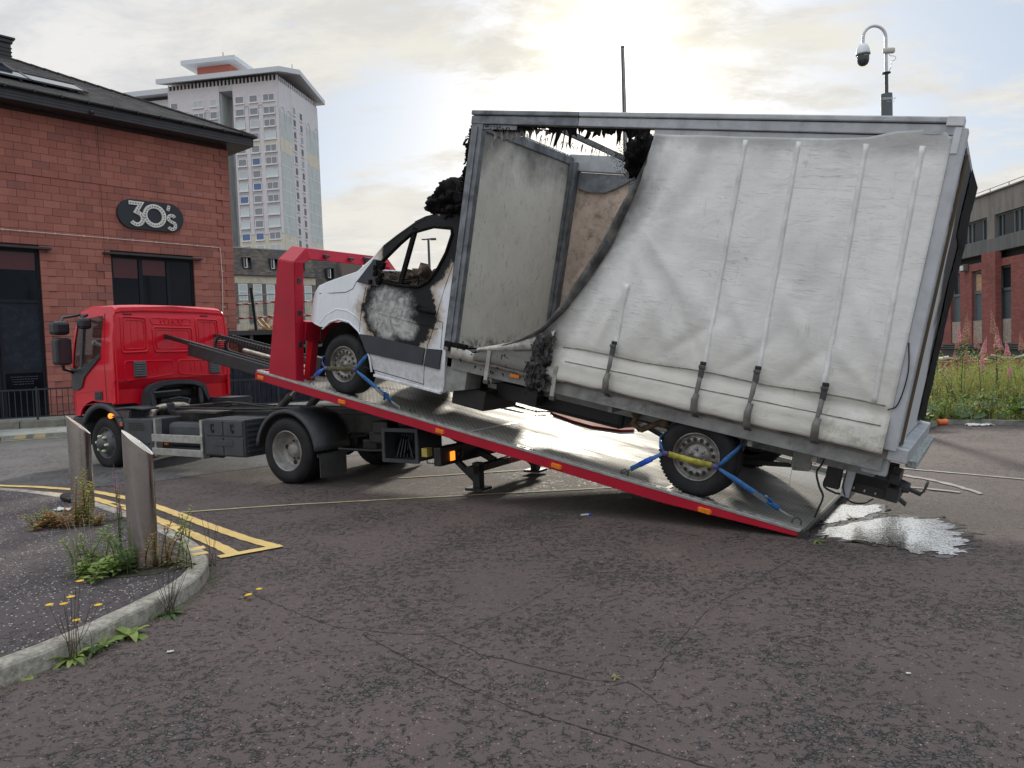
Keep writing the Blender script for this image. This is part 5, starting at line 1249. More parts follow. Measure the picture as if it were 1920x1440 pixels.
# energy chain looping back over the runners
q = MB(); P = []
for i in range(16): P.append((6.0+i*.13, .05))
for a in range(90, -91, -18): P.append((8.02+.125*math.cos(R(a)), -.075+.125*math.sin(R(a))))
for i in range(16): P.append((8.0-i*.13, -.20))
for a, b in zip(P, P[1:]):
    d = Vector((b[0]-a[0], b[1]-a[1])); L = d.length; k = max(1, round(L/.06))
    for i in range(k):
        f0, f1 = i/k, (i+.72)/k; q.beam((a[0]+d.x*f0, -1.05, a[1]+d.y*f0), (a[0]+d.x*f1, -1.05, a[1]+d.y*f1), .03, .06, (-d.y, 0, d.x)); q.beam((a[0]+d.x*f0, -1.25, a[1]+d.y*f0), (a[0]+d.x*f1, -1.25, a[1]+d.y*f1), .03, .06, (-d.y, 0, d.x)); q.beam((a[0]+d.x*f0, -1.235, a[1]+d.y*f0), (a[0]+d.x*f0, -1.065, a[1]+d.y*f0), .012, .03, (-d.y, 0, d.x))
q.build('energy_chain', mt_black, deck)
q = MB(); q.tube([(5.8, -1.42, -.16), (7.9, -1.42, -.16)], .045, 12); q.tube([(5.8, -1.55, -.05), (7.2, -1.55, -.05)], .02, 8); q.build('slide_ram', mt_exh, deck)
# headboard
def hb(ya, yb, ch):   # one tapered box post with a chamfered shoulder; ya outer, yb inner
    q = MB(); z1, z2 = 1.44, 1.62
    base = [(5.53, ya, 0), (5.01, ya, 0), (5.01, yb, 0), (5.53, yb, 0)]; mid = [(5.55, ya, z1), (5.25, ya, z1), (5.22, yb, z1), (5.55, yb, z1)]
    q.add(base+mid, [(0, 1, 2, 3), (0, 1, 5, 4), (1, 2, 6, 5), (2, 3, 7, 6), (3, 0, 4, 7)])
    top = [(5.55, ya+ch, z2), (5.29, ya+ch, z2)]; inn = [(5.22, yb+ch*.6, z2-.13), (5.55, yb+ch*.6, z2-.13)]
    q.add(mid+top+inn, [(0, 1, 5, 4), (1, 2, 6, 5), (2, 3, 7, 6), (3, 0, 4, 7)]); return q
q = hb(.05, -.075, -.20); q.build('headboard_post', mt_bedred, deck, bevel=.008)
q = hb(-1.82, -1.695, .20); q.build('headboard_post', mt_bedred, deck, bevel=.008)
q = MB(); q.add([(5.55, -.15, 1.62), (5.29, -.15, 1.62), (5.22, -.15, 1.49), (5.55, -.15, 1.49), (5.55, -1.62, 1.62), (5.29, -1.62, 1.62), (5.22, -1.62, 1.49), (5.55, -1.62, 1.49)], [(0, 1, 2, 3), (4, 5, 6, 7), (0, 1, 5, 4), (1, 2, 6, 5), (2, 3, 7, 6), (3, 0, 4, 7)]); q.build('headboard_beam', mt_bedred, deck, bevel=.008)
q = MB(); q.box((5.08, -1.69, .50), (5.2, -.08, .74), .006); q.build('headboard_crossbar', mt_bedred, deck)
for y in (-.26, -1.5): q = MB(); q.box((5.08, y-.05, .001), (5.18, y+.05, .499), .005); q.build('headboard_leg', mt_bedred, deck)
for z in (.42, .80, 1.18):
    q = MB(); x = 5.02+.235*z/1.44; q.box((x-.02, -.045, z), (x+.004, .015, z+.07), .008); q.build('strap_slot', mt_black, deck)
for y in (-.42, -.85, -1.2, -1.5):
    q = MB(); q.box((5.20, y-.05, 1.535), (5.25, y+.03, 1.57), .008); q.build('beam_lamp', mt_black if y != -1.5 else mt_redlens, deck)
q = MB(); q.box((5.20, -1.28, 1.50), (5.28, -1.12, 1.60), .02); q.build('work_lamp', mt_black, deck)
# winch behind the headboard
q = MB(); q.tube([(5.35, -1.25, .12), (5.35, -.65, .12)], .09, 14); q.box((5.25, -1.35, .001), (5.45, -1.26, .24), .01); q.box((5.25, -.64, .001), (5.45, -.55, .24), .01); q.build('winch', mt_black, deck)
for (x, y) in ((.66, -.09), (-.9, -.13), (3.3, -.12), (4.8, .0)):
    q = MB(); q.tube([(x-.035, y, 0), (x-.035, y, .03), (x, y, .055), (x+.035, y, .03), (x+.035, y, 0)], .008, 6); q.build('lashing_ring', mt_chas, deck)
# ---------------------------------------------------------------- burnt box van (deck frame; y=0 is the near side of the cab)
van = empty('burnt_box_van', VF, label='burnt-out white curtain-sided van strapped nose-up on the tilted truck deck', cat='van')
def mat_vanpaint():
    m, t, b = newmat('scorched_white_paint'); v = objc(t); x, y, z = t.xyz(v)
    nz = t.noise(v, 3.2, 5, .65, .5); nf = t.noise(v, 14, 5, .7)
    base = t.mix(t.step(t.noise(v, 2, 4, .6), .35, .7), (.80, .82, .85), (.74, .76, .79))
    grime = t.math('MULTIPLY', t.step(z, .75, .35), t.step(nf, .3, .7)); base = t.mix(t.math('MULTIPLY', grime, .55), base, (.36, .34, .30))
    streak = t.math('MULTIPLY', t.step(t.noise(t.scalev(v, (14, 14, .8)), 2, 4, .6), .55, .75), .35); base = t.mix(streak, base, (.45, .46, .46))
    def ell(cx, cz, rx, rz):
        a = t.math('POWER', t.math('DIVIDE', t.math('SUBTRACT', x, cx), rx), 2); c = t.math('POWER', t.math('DIVIDE', t.math('SUBTRACT', z, cz), rz), 2)
        return t.math('SQRT', t.math('ADD', a, c))
    wob = t.math('MULTIPLY', t.math('SUBTRACT', nz, .5), .42); wobf = t.math('MULTIPLY', t.math('SUBTRACT', nf, .5), .30)
    w_ = t.math('ADD', wob, wobf)
    near_ = t.step(y, -1.2, -.4)
    d1 = t.math('ADD', ell(3.56, 1.10, .52, .44), t.math('MULTIPLY', w_, 1.3))           # door blister
    d2 = t.math('ADD', ell(3.44, 1.78, .50, .42), t.math('MULTIPLY', w_, .6))  # window surround
    d3 = t.math('ADD', ell(2.9, 2.18, .36, .50), w_)            # rear pillar up to the box
    d = t.math('MINIMUM', d1, t.math('MINIMUM', d2, d3))
    scorch = t.step(d, 1.34, 1.02); burn = t.step(d, 1.06, .98)
    c = t.mix(t.math('MULTIPLY', scorch, .75), base, (.30, .19, .08)); c = t.mix(burn, c, (.007, .007, .008))
    # bare ash-grey metal in the heart of the door
    ash = t.math('MULTIPLY', t.step(t.math('ADD', ell(3.68, 1.08, .30, .30), t.math('MULTIPLY', w_, 2.4)), 1.25, .65), t.step(t.math('ADD', z, wob), 1.42, 1.26))
    ash = t.math('MAXIMUM', ash, t.step(t.math('ADD', ell(3.42, .93, .17, .13), t.math('MULTIPLY', w_, 1.8)), 1.2, .7))
    ashc = t.mix(t.step(t.noise(v, 9, 6, .7, 1.2), .35, .68), (.52, .52, .49), (.20, .20, .20))
    c = t.mix(ash, c, ashc)
    soot = t.math('MULTIPLY', burn, t.math('SUBTRACT', 1, ash))
    t.put(b.inputs['Base Color'], c); t.put(b.inputs['Roughness'], t.math('ADD', .34, t.math('MULTIPLY', burn, .5)))
    t.put(b.inputs['Normal'], t.bump(t.noise(v, 18, 5, .7, 1), t.math('MULTIPLY', burn, .5), .02)); return m
mt_van = mat_vanpaint()
mt_soot = M('soot_black', (.008, .0075, .0075), .9, var=.5, scale=12, bump=.9, bscale=25, spec=.15, dirt=((.04, .037, .034), .4, 9))
mt_band = M('dark_rub_strip', (.032, .036, .045), .5, var=.15, dirt=((.06, .065, .075), .35, 4))
mt_vchas = M('grey_chassis_paint', (.27, .27, .26), .55, var=.2, scale=5, dirt=((.07, .065, .055), .7, 4))
mt_scorched = M('scorched_aluminium', (.20, .215, .23), .5, metal=.35, var=.3, scale=7, dirt=((.03, .032, .036), .85, 4))
mt_alub = M('box_aluminium', (.44, .46, .48), .5, metal=.3, var=.12, scale=6, dirt=((.20, .21, .22), .6, 5))
mt_vtyre = mt_rubdirt
def mat_vrim():
    return M('rusty_steel_wheel', (.27, .26, .24), .42, metal=.55, var=.35, scale=14, dirt=((.075, .045, .028), .9, 9))
mt_vrim = mat_vrim()

# cab side with window and arch
vs = [(5.03, .77), (5.035, .90), (5.01, 1.04), (4.95, 1.13), (4.86, 1.20), (4.70, 1.265), (4.55, 1.325), (4.40, 1.385), (4.27, 1.435), (4.20, 1.48),
      (4.06, 1.635), (3.94, 1.79), (3.78, 1.925), (3.58, 2.08), (3.45, 2.15), (3.30, 2.195), (3.0, 2.21), (2.86, 2.20), (2.84, 1.4), (2.82, .33), (3.80, .33)]
archp = [(3.86, .40), (3.93, .55), (4.0, .66), (4.12, .78), (4.27, .85), (4.44, .855), (4.58, .81), (4.67, .745), (4.73, .735)]
outl = vs+[(3.83, .345)]+archp[:]
vwin = [(3.93, 1.385), (3.90, 1.62), (3.72, 1.82), (3.57, 1.965), (3.30, 2.055), (3.06, 2.06), (3.03, 2.0), (3.05, 1.80), (3.12, 1.60), (3.20, 1.47), (3.32, 1.40), (3.6, 1.375)]
def vb(v, s):
    k = max(0, v.z-1.3); n = max(0, v.x-4.72); lo = max(0, .7-v.z); dy = -(.17*k**1.35)-(n*n*1.25)-lo*lo*.25
    bul = .02*math.sin(max(0, min(1, (v.z-.35)/.95))*math.pi)
    return (v.x, v.y+s*(dy+bul), v.z)
cuts = [(2, z) for z in (.5, .65, .8, .95, 1.1, 1.25, 1.4, 1.55, 1.7, 1.85, 2.0, 2.12)]+[(0, x) for x in (4.55, 4.65, 4.75, 4.85, 4.92)]
vcab = empty('cab_shell', None); vcab.parent = van
for y0, y1, s in ((0, -.04, 1), (-1.96, -1.92, -1)):
    q = MB(); q.poly(outl, [vwin], y0, y1); slice_bend(q, cuts, lambda v: vb(v, s)).build('side_panel', mt_van, vcab)
def ye(x, z): k = max(0, z-1.3); n = max(0, x-4.72); return .17*k**1.35+n*n*1.25
def cross(pts, name, m_, n=7, crown=.03, ins=.0, solid=.02):
    rows = []
    for x, z in pts:
        e_ = ye(x, z)+ins; row = []
        for j in range(n+1):
            f = j/n; y = -e_-(1.96-2*e_)*f; row.append((x+crown*.6*math.sin(f*math.pi)*(1 if x > 4.8 else 0), y, z+crown*math.sin(f*math.pi)))
        rows.append(row)
    q = MB(); q.sheet(rows); return q.build(name, m_, vcab, solid=solid)
cross([(5.035, .90), (5.01, 1.04), (4.95, 1.13), (4.86, 1.20), (4.70, 1.265), (4.55, 1.325), (4.40, 1.385), (4.27, 1.435), (4.20, 1.48)], 'bonnet', mt_van)
cross([(5.03, .77), (5.035, .90)], 'front_panel', mt_van)
cross([(3.58, 2.08), (3.45, 2.15), (3.30, 2.195), (3.0, 2.21), (2.86, 2.20)], 'roof', mt_soot, crown=.05)
# a-pillar outer rail and windscreen frame
for s, y in ((1, 0), (-1, -1.96)):
    q = MB(); q.tube([(x, y-s*(ye(x, z)+.02), z-.005) for x, z in ((4.22, 1.47), (4.06, 1.62), (3.94, 1.775), (3.78, 1.91), (3.58, 2.065), (3.45, 2.135))], .026, 7); q.build('windscreen_pillar', mt_van, vcab)
q = MB(); q.tube([(3.60, -ye(3.6, 2.07)-.05-(1.96-2*ye(3.6, 2.07)-.1)*f, 2.065+.045*math.sin(f*math.pi)) for f in (0, .2, .4, .6, .8, 1)], .03, 6); q.build('windscreen_header', mt_soot, vcab)
q = MB(); q.beam((3.60, -.02, 1.38), (3.55, -.115, 2.02), .05, .035, (0, 1, 0)); q.build('quarterlight_divider', mt_soot, vcab); q = MB(); q.beam((3.60, -1.94, 1.38), (3.55, -1.845, 2.02), .05, .035, (0, 1, 0)); q.build('quarterlight_divider', mt_soot, vcab)
q = MB(); P = [(p[0], -max(0, .17*max(0, p[1]-1.3)**1.35)+.006, p[1]) for p in vwin]; q.tube(P+[P[0]], .018, 6); q.build('window_seal', mt_soot, vcab)
# mirror base triangle
q = MB(); q.poly([(4.22, 1.335), (3.86, 1.325), (3.86, 1.50), (3.93, 1.62), (3.99, 1.62)], [], .012, .03); q.build('mirror_base', mt_band, vcab, bevel=.006)
q = MB()
for i in range(24):
    x, z = rnd.uniform(3.84, 4.0), rnd.uniform(1.36, 1.62); q.box((x-.02, -.01, z-.03), (x+.02, rnd.uniform(.035, .06), z+.02), .008)
q.build('melted_mirror_stub', mt_soot, vcab)
# door: seams, handle, bands
def seam(pts, name='door_seam', r_=.0045, m_=None, y=.0225):
    q = MB(); q.tube([(p[0], y+vb(Vector((p[0], 0, p[1])), 1)[1]-.022, p[1]) for p in pts], r_, 4); return q.build(name, m_ or mt_black, vcab)
seam([(4.10, .40), (4.09, .70), (4.10, 1.0), (4.085, 1.30)]); seam([(3.11, .36), (3.10, .56), (3.085, .80), (3.03, 1.00), (3.02, 1.12), (2.97, 1.45), (2.92, 1.75), (2.89, 2.05)]); seam([(4.10, .385), (3.5, .375), (3.11, .365)])
seam([(4.82, 1.12), (4.60, 1.155), (4.38, 1.195), (4.28, 1.25), (4.24, 1.34)], 'bonnet_seam'); seam([(3.03, 1.08), (2.92, 1.08), (2.90, .80)], 'panel_seam'); seam([(3.05, .98), (2.97, 1.0)], 'panel_seam')
seam([(3.84, 1.04), (3.5, 1.02), (3.2, 1.01), (3.08, 1.02)], 'door_crease', .006, mt_van)
q = MB(); q.tube([(3.24, .03, 1.165), (3.20, .065, 1.165), (3.05, .065, 1.16), (3.02, .03, 1.16)], .022, 8); q.build('door_handle', mt_soot, vcab)
q = MB(); q.lathe([(.001, .03), (.03, .028), (.035, .015)], 12, 'y', (3.27, 0, 1.18)); q.build('door_lock', mt_soot, vcab)
q = MB(); q.poly([(3.95, .575), (3.93, .56), (3.115, .575), (3.105, .765), (3.9, .77), (4.09, .755), (4.02, .67)], [], .018, .034); q.build('rub_strip', mt_band, vcab, bevel=.004)
q = MB(); q.poly([(3.095, .575), (2.88, .575), (2.875, .79), (3.085, .765)], [], .018, .034); q.build('rub_strip', mt_band, vcab, bevel=.004)
q = MB(); q.tube([(p[0], .018, p[1]) for p in [(3.84, .36), (3.90, .52), (3.99, .66), (4.11, .785), (4.27, .865), (4.44, .87), (4.58, .815), (4.69, .715)]], .011, 6); q.build('arch_lip', mt_van, vcab)
q = MB(); q.tube([(4.74, .76-.0, .83) if False else (p[0], .016, p[1]) for p in [(4.05, .86), (4.16, .94), (4.32, .99), (4.50, .98), (4.66, .88), (4.74, .78)]], .008, 5); q.build('arch_crease', mt_van, vcab)
q = MB(); q.box((2.84, -.03, .31), (3.82, .012, .345), .01); q.build('sill', mt_van, vcab)
# wheel arch liner, dark inner structure, firewall debris
q = MB(); q.sheet([[(4.36+.40*math.cos(R(a)), y, .36+.50*math.sin(R(a))) for a in range(14, 182, 12)] for y in (-.05, -.62)]); q.add([(4.36+.40*math.cos(R(a)), -.62, .36+.49*math.sin(R(a))) for a in range(14, 182, 12)], [tuple(range(14))]); q.build('arch_liner', mt_hose, vcab)
q = MB(); q.box((2.9, -1.9, .34), (3.8, -.06, .40)); q.box((3.92, -1.9, .42), (3.96, -.06, 1.36)); q.box((2.84, -1.93, .40), (2.87, -.05, 1.30)); q.build('cab_floor', mt_soot, vcab)
q = MB()
for i in range(90):
    x = rnd.uniform(3.45, 4.2); y = rnd.uniform(-1.75, -.15); z = rnd.uniform(1.2, 1.44)+.10*math.sin(y*3); q.box((x-.07, y-.10, z-.06), (x+.07, y+.10, z+rnd.uniform(.0, .07)), .012)
for i in range(14): x = rnd.uniform(3.5, 4.1); y = rnd.uniform(-1.7, -.2); q.tube([(x, y, 1.35), (x+rnd.uniform(-.15, .15), y+rnd.uniform(-.2, .2), 1.50), (x+rnd.uniform(-.25, .25), y+rnd.uniform(-.3, .3), 1.42)], .009, 5)
q.build('burnt_dashboard', mt_soot, vcab)
q = MB(); blob(q, (3.75, -.75, 1.42), (.26, .34, .17), 24, 16, .7, 3.4, 4); blob(q, (3.98, -.45, 1.38), (.12, .2, .10), 20, 12, .7, 3.4, 6); blob(q, (3.5, -1.2, 1.36), (.25, .3, .12), 20, 12, .7, 3.4, 9); q.build('collapsed_trim', M('charred_brown_trim', (.055, .035, .024), .9, var=.7, scale=12, bump=.8, bscale=25, dirt=((.30, .27, .22), .5, 16)), vcab)
for y in (-.45, -1.45):
    q = MB(); q.tube([(3.1, y-.2, .75), (3.0, y-.2, 1.3), (3.0, y+.2, 1.3), (3.1, y+.2, .75)], .02, 6); q.box((3.0, y-.22, .70), (3.45, y+.22, .76), .01); q.build('seat_frame', mt_soot, vcab)
q = MB()
for i in range(40): z = rnd.uniform(.45, .78); y = rnd.uniform(-1.6, -.25); x = rnd.uniform(4.74, 4.93); q.box((x-.02, y-.05, z-.04), (x+.025, y+.05, z+.05), .006)
q.tube([(4.86, -.12, .72), (4.88, -.15, .55), (4.84, -.2, .47)], .012, 5); q.tube([(4.9, -.3, .70), (4.93, -.35, .5), (4.86, -.4, .42)], .012, 5); q.build('exposed_front_end', mt_black, vcab)
q = MB(); q.box((4.80, -1.5, .42), (4.92, -.45, .72), .01); q.build('radiator', mt_black, vcab)

# wheels
def vwheel(c, out, steer=0):
    e, s = wheel(van, 'wheel', c, .352, .225, .215, out=out)
    q = MB(); q.lathe([(.215, -.004*s), (.212, .008*s), (.204, .008*s), (.198, -.012*s), (.190, -.030*s), (.178, -.034*s), (.172, -.018*s), (.150, -.012*s), (.128, -.016*s), (.120, -.03*s), (.112, -.038*s), (.105, -.034*s), (.040, -.036*s), (.036, -.018*s), (.001, -.016*s)], 40); q.build('rim', mt_vrim, e)
    for k in range(16):
        a = R(k*22.5+8); q = MB(); q.lathe([(.001, 0), (.0185, 0)], 12, 'y', (.152*math.cos(a), (-.0105)*s, .152*math.sin(a))); q.build('hole', mt_hose, e)
    q = MB()
    for k in range(6): a = R(k*60+15); q.lathe([(.014, -.036*s), (.014, -.014*s), (.001, -.01*s)], 6, 'y', (.070*math.cos(a), 0, .070*math.sin(a)), smooth=False)
    q.build('wheel_nuts', mt_vrim, e); return e
vwheel((4.322, -.02, .355), 1); vwheel((4.322, -1.94, .355), -1); vwheel((0, -.02, .355), 1); vwheel((0, -1.94, .355), -1)
# chassis of the van
q = MB()
for y in (-.58, -1.40): q.box((-1.35, y-.03, .455), (3.4, y+.03, .60), .006)
for x in (-1.2, -.4, .7, 1.6, 2.5): q.box((x-.03, -1.36, .49), (x+.03, -.62, .58))
q.build('chassis_rails', mt_vchas, van)
q = MB(); q.box((-1.40, -1.98, .615), (2.75, .00, .72)); q.build('body_subframe', mt_vchas, van)
q = MB(); q.tube([(0, -.25, .355), (0, -1.73, .355)], .05, 10); q.lathe([(.001, -.85), (.13, -.9), (.16, -.98), (.13, -1.06), (.001, -1.11)], 14, 'y', (0, 0, .355)); q.tube([(0, -.98, .36), (3.0, -.98, .45)], .04, 8); q.tube([(4.32, -.3, .36), (4.32, -1.7, .36)], .04, 8); q.build('axle', mt_black, van)
for y in (-.50, -1.48):
    q = MB()
    for k in range(3): q.tube([(.72-.05*k, y, .40+.01), (.35, y, .305+.014*k), (0, y, .285+.018*k), (-.4, y, .325+.014*k), (-.78+.05*k, y, .40)], .011, 5)
    q.build('leaf_spring', mt_black, van)
    q = MB(); q.beam((-.78, y, .37), (-.74, y, .60), .07, .12, (1, 0, 0)); q.box((-.86, y-.045, .38), (-.70, y+.045, .62), .015); q.build('spring_shackle', mt_vchas, van)
    q = MB(); q.tube([(.78, y+.02, .53), (.82, y+.02, .42), (.73, y+.02, .37)], .03, 8); q.tube([(.73, y+.02, .37), (.53, y+.02, .50)], .028, 8); q.lathe([(.001, .03), (.05, .03), (.05, -.03), (.001, -.03)], 12, 'y', (.50, y+.02, .50)); q.lathe([(.001, .03), (.045, .03), (.045, -.03), (.001, -.03)], 12, 'y', (.80, y+.02, .53)); q.build('rusty_link', M('rusty_iron', (.14, .095, .055), .8, var=.4, scale=15), van)
q = MB(); q.box((1.0, -1.35, .28), (2.2, -.64, .50), .05); q.build('fuel_tank', mt_hose, van); q = MB(); q.box((1.9, -.575, .34), (2.7, -.42, .52), .01); q.box((2.4, -.85, .2), (2.84, -.2, .42), .02); q.build('battery_tray', mt_black, van)
q = MB(); q.box((2.42, -.419, .43), (2.53, -.414, .48)); q.build('number_plate_label', M('pale_label', (.5, .5, .45), .6), van)
q = MB(); q.poly([(2.83, .34), (2.55, .42), (2.55, .62), (2.83, .62)], [], -.30, -.02); q.build('cab_rear_corner', mt_vchas, van)
# outriggers / strap hooks below the floor
for x in (2.25, .88, .03, -.43, -.95):
    q = MB(); q.box((x-.02, -.57, .56), (x+.02, -.02, .61)); q.build('outrigger', mt_vchas, van)

# ---- the box body
box = empty('box_body', None); box.parent = van
FX, BXX, TZ, BZ, YL, YR = 2.84, -1.46, 3.20, .80, .05, -2.07
def mat_ply():
    m, t, b = newmat('scuffed_panel'); v = objc(t); x, y, z = t.xyz(v)
    n = t.noise(v, 1.6, 5, .65); c = t.mix(t.step(n, .35, .7), (.86, .83, .74), (.74, .71, .62))
    s1 = t.math('MULTIPLY', t.step(t.noise(t.scalev(v, (1, 9, 2.2)), 4, 6, .75, 1.2), .56, .68), .75)
    s2 = t.math('MULTIPLY', t.step(t.noise(t.scalev(v, (9, 1, 9)), 5, 4, .75), .68, .76), .8)
    c = t.mix(s1, c, (.22, .205, .17)); c = t.mix(s2, c, (.10, .09, .08))
    top = t.math('MULTIPLY', t.step(t.math('ADD', z, t.math('MULTIPLY', t.math('SUBTRACT', n, .5), .9)), 2.55, 3.15), .85); c = t.mix(top, c, (.045, .045, .047))
    bot = t.math('MULTIPLY', t.step(t.math('ADD', z, t.math('MULTIPLY', n, .25)), 1.12, .92), t.step(t.noise(v, 6, 4, .7), .45, .6)); c = t.mix(bot, c, (.09, .08, .07))
    t.put(b.inputs['Base Color'], c); b.inputs['Roughness'].default_value = .7; t.put(b.inputs['Normal'], t.bump(t.noise(v, 30, 4, .6), .15, .01)); return m
mt_ply = mat_ply()
mt_far = M('scorched_far_panel', (.62, .49, .40), .8, var=.18, scale=2.5, dirt=((.08, .06, .05), .75, 11))
q = MB(); q.box((BXX, YR, .725), (FX-.02, YL-.02, .80)); q.build('floor', M('dirty_floor', (.20, .19, .17), .85, var=.4, scale=5, dirt=((.04, .038, .035), .8, 3)), box)
q = MB(); q.box((FX-.055, YR+.06, .82), (FX-.03, YL-.075, TZ-.10)); q.build('front_wall', mt_ply, box)
q = MB(); q.box((FX-.025, YR, .80), (FX+.01, YL-.01, TZ-.02)); q.build('front_skin', mt_soot, box)
q = MB()
for y in [YL-.25-k*.26 for k in range(7)]: q.lathe([(.001, 0), (.012, 0)], 8, 'x', (FX-.0565, y, .885))
q.build('rivets', mt_black, box)
# posts
q = MB(); q.box((FX-.14, YL-.07, .80), (FX, YL, TZ-.09), .006); q.box((FX-.085, YL+.0005, .82), (FX-.06, YL+.012, TZ-.12)); q.build('front_post', mt_scorched, box)
q = MB(); q.box((FX-.145, YR, .80), (FX-.06, YR+.15, TZ-.10), .006); q.box((FX-.10, YR+.151, .82), (FX-.065, YR+.17, TZ-.11)); q.build('far_front_post', mt_scorched, box)
q = MB(); q.box((BXX-.055, YL-.12, .80), (BXX+.035, YL+.004, TZ-.04), .006); q.build('rear_post', M('pale_post', (.48, .50, .52), .5, var=.08, dirt=((.30, .30, .30), .5, 4)), box)
q = MB(); q.box((BXX-.01, YR-.004, .80), (BXX+.09, YR+.12, TZ+.02), .006); q.build('rear_post', mt_alub, box)
# top rails: scorched forward part, grey rear part
for a, b, m_ in ((FX+.01, 1.62, mt_scorched), (1.618, BXX-.01, mt_alub)):
    za, zb = TZ-.0+.0, TZ
    q = MB(); q.box((b, YL-.10, 3.105), (a, YL+.005, 3.185), .008); q.box((b, YL-.09, 3.19), (a, YL+.02, 3.235), .01); q.build('roof_rail', m_, box)
q = MB(); q.box((BXX+.08, YL-.045, 3.02), (.86, YL-.012, 3.10), .004); q.build('curtain_track', mt_alub, box)
q = MB(); q.box((2.3, YL-.045, 3.06), (2.78, YL-.012, 3.10)); q.build('curtain_track', mt_scorched, box)
q = MB(); q.box((BXX, YR, 3.0), (FX, YR+.09, 3.20), .01); q.build('far_roof_rail', mt_alub, box)
q = MB(); q.box((FX-.07, YR+.1, 3.06), (FX, YL-.11, 3.16), .01); q.build('front_header', mt_scorched, box)
q = MB(); q.box((BXX-.01, YR, 3.10), (BXX+.06, YL, 3.235), .01); q.build('rear_header', mt_alub, box)
q = MB(); q.box((BXX-.02, YL-.12, 3.17), (BXX+.09, YL+.022, 3.238), .006); q.box((BXX-.016, YL-.10, 2.98), (BXX+.03, YL+.012, 3.165), .004); q.build('corner_casting', M('pale_casting', (.60, .62, .64), .45, var=.1), box)
for x in (2.02, 1.25, .5, -.3): q = MB(); q.beam((x, YL-.1, 3.15), (x, YR+.08, 3.15), .05, .05); q.build('roof_bow', mt_scorched, box)
q = MB(); q.sheet([[(x, y, 3.215) for x in (BXX, -.6, .2, .78)] for y in (YL-.08, -1.0, YR+.02)], smooth=False); q.build('roof_sheet', M('roof_grp', (.45, .46, .46), .6, dirt=((.1, .1, .1), .7, 2)), box, solid=.006)
# hanging, half burnt roof lining near the front: ragged sheets
def ragged(pts_top, drop, m_, name, n=40, jag=.5, y_off=0, dens=1):
    q = MB(); A = []; B = []
    for i in range(n+1):
        f = i/n*(len(pts_top)-1); k = min(int(f), len(pts_top)-2); f -= k; a = Vector(pts_top[k]); b = Vector(pts_top[k+1]); p = a+(b-a)*f
        d = drop(i/n)*rnd.uniform(1-jag, 1+jag*.4); A.append(p); B.append(p+Vector((rnd.uniform(-.02, .02), rnd.uniform(-.03, .03), -d)))
    Mi = [a*.5+b*.5+Vector((0, rnd.uniform(-.012, .012), 0)) for a, b in zip(A, B)]
    q.sheet([A, Mi, B]); return q.build(name, m_, box, solid=.003)
ragged([(2.70, YL-.02, 3.10), (2.3, YL-.03, 3.10), (1.6, YL-.03, 3.10), (.9, YL-.02, 3.10)], lambda f: .03+.05*abs(math.sin(f*7))*(.4+f)+(.09 if .52 < f < .62 else 0)+(.06 if f > .85 else 0), mt_soot, 'charred_lining', 170, .95)
mt_ash = M('pale_ash', (.42, .42, .41), .9, var=.4, scale=30)
ragged([(2.60, YL-.06, 3.10), (2.25, YL-.10, 3.10), (1.95, YL-.12, 3.09)], lambda f: .03+.13*(1-f), mt_ash, 'ash_fringe', 46, .95)
q = MB()
for i in range(60):
    f = rnd.random(); p = Vector((2.62-.85*f, YL-.16-1.1*f, 3.09+rnd.uniform(-.02, .03))); L = rnd.uniform(.02, .09); q.tube([p, p+Vector((rnd.uniform(-.02, .02), rnd.uniform(-.02, .02), -L))], [.007, .002], 4)
q.build('melted_drips', mt_ash, box)
# soot-clogged mass hanging from the roof bow
def fuzz(name, c, rad, n, s, m_, par, sq=1.0):
    q = MB()
    for i in range(n):
        d = Vector((rnd.gauss(0, 1), rnd.gauss(0, 1), rnd.gauss(0, 1))); d.normalize(); k = rnd.random()**.55
        p = Vector((c[0]+d.x*rad[0]*k, c[1]+d.y*rad[1]*k, c[2]+d.z*rad[2]*k)); a = Vector((rnd.uniform(-1, 1), rnd.uniform(-1, 1), rnd.uniform(-1, 1))).normalized()*s*rnd.uniform(.4, 1.2); b = a.cross(Vector((rnd.uniform(-1, 1), rnd.uniform(-1, 1), rnd.uniform(-1, 1)))).normalized()*s*.6
        q.add([p-a, p+b, p+a, p-b], [(0, 1, 2, 3)])
    return q.build(name, m_, par)
q = MB(); blob(q, (1.36, -.9, 3.0), (.15, .26, .21), 26, 18, .45, 2.2, 3); blob(q, (1.22, -.7, 3.02), (.10, .18, .16), 20, 14, .5, 2.6, 8); q.build('hanging_soot_mass', mt_soot, box)
fuzz('soot_flecks', (1.34, -.85, 2.99), (.27, .42, .27), 3600, .008, mt_soot, box)['kind'] = 'stuff'
# far side boards with posts
fx = [FX-.02, 1.96, 1.0, .04, -.9, BXX+.1]
for a, b in zip(fx, fx[1:]):
    q = MB(); q.box((b+.035, YR+.015, .82), (a-.035, YR+.035, 2.99)); q.build('far_panel', mt_far, box)
    q = MB(); q.box((b-.033, YR+.0, .80), (b+.033, YR+.06, 2.995), .004); q.build('far_post', mt_scorched, box)
q = MB(); q.poly([(2.68, 2.99), (2.68, 2.80), (2.5, 2.76), (2.3, 2.77), (2.15, 2.83), (2.0, 2.92), (1.85, 2.99)], [], YR+.062, YR+.068); q.build('burnt_flap', mt_scorched, box)
q = MB(); q.box((BXX, YR-.002, .73), (FX, YR+.014, .93)); q.build('far_side_board', mt_alub, box)
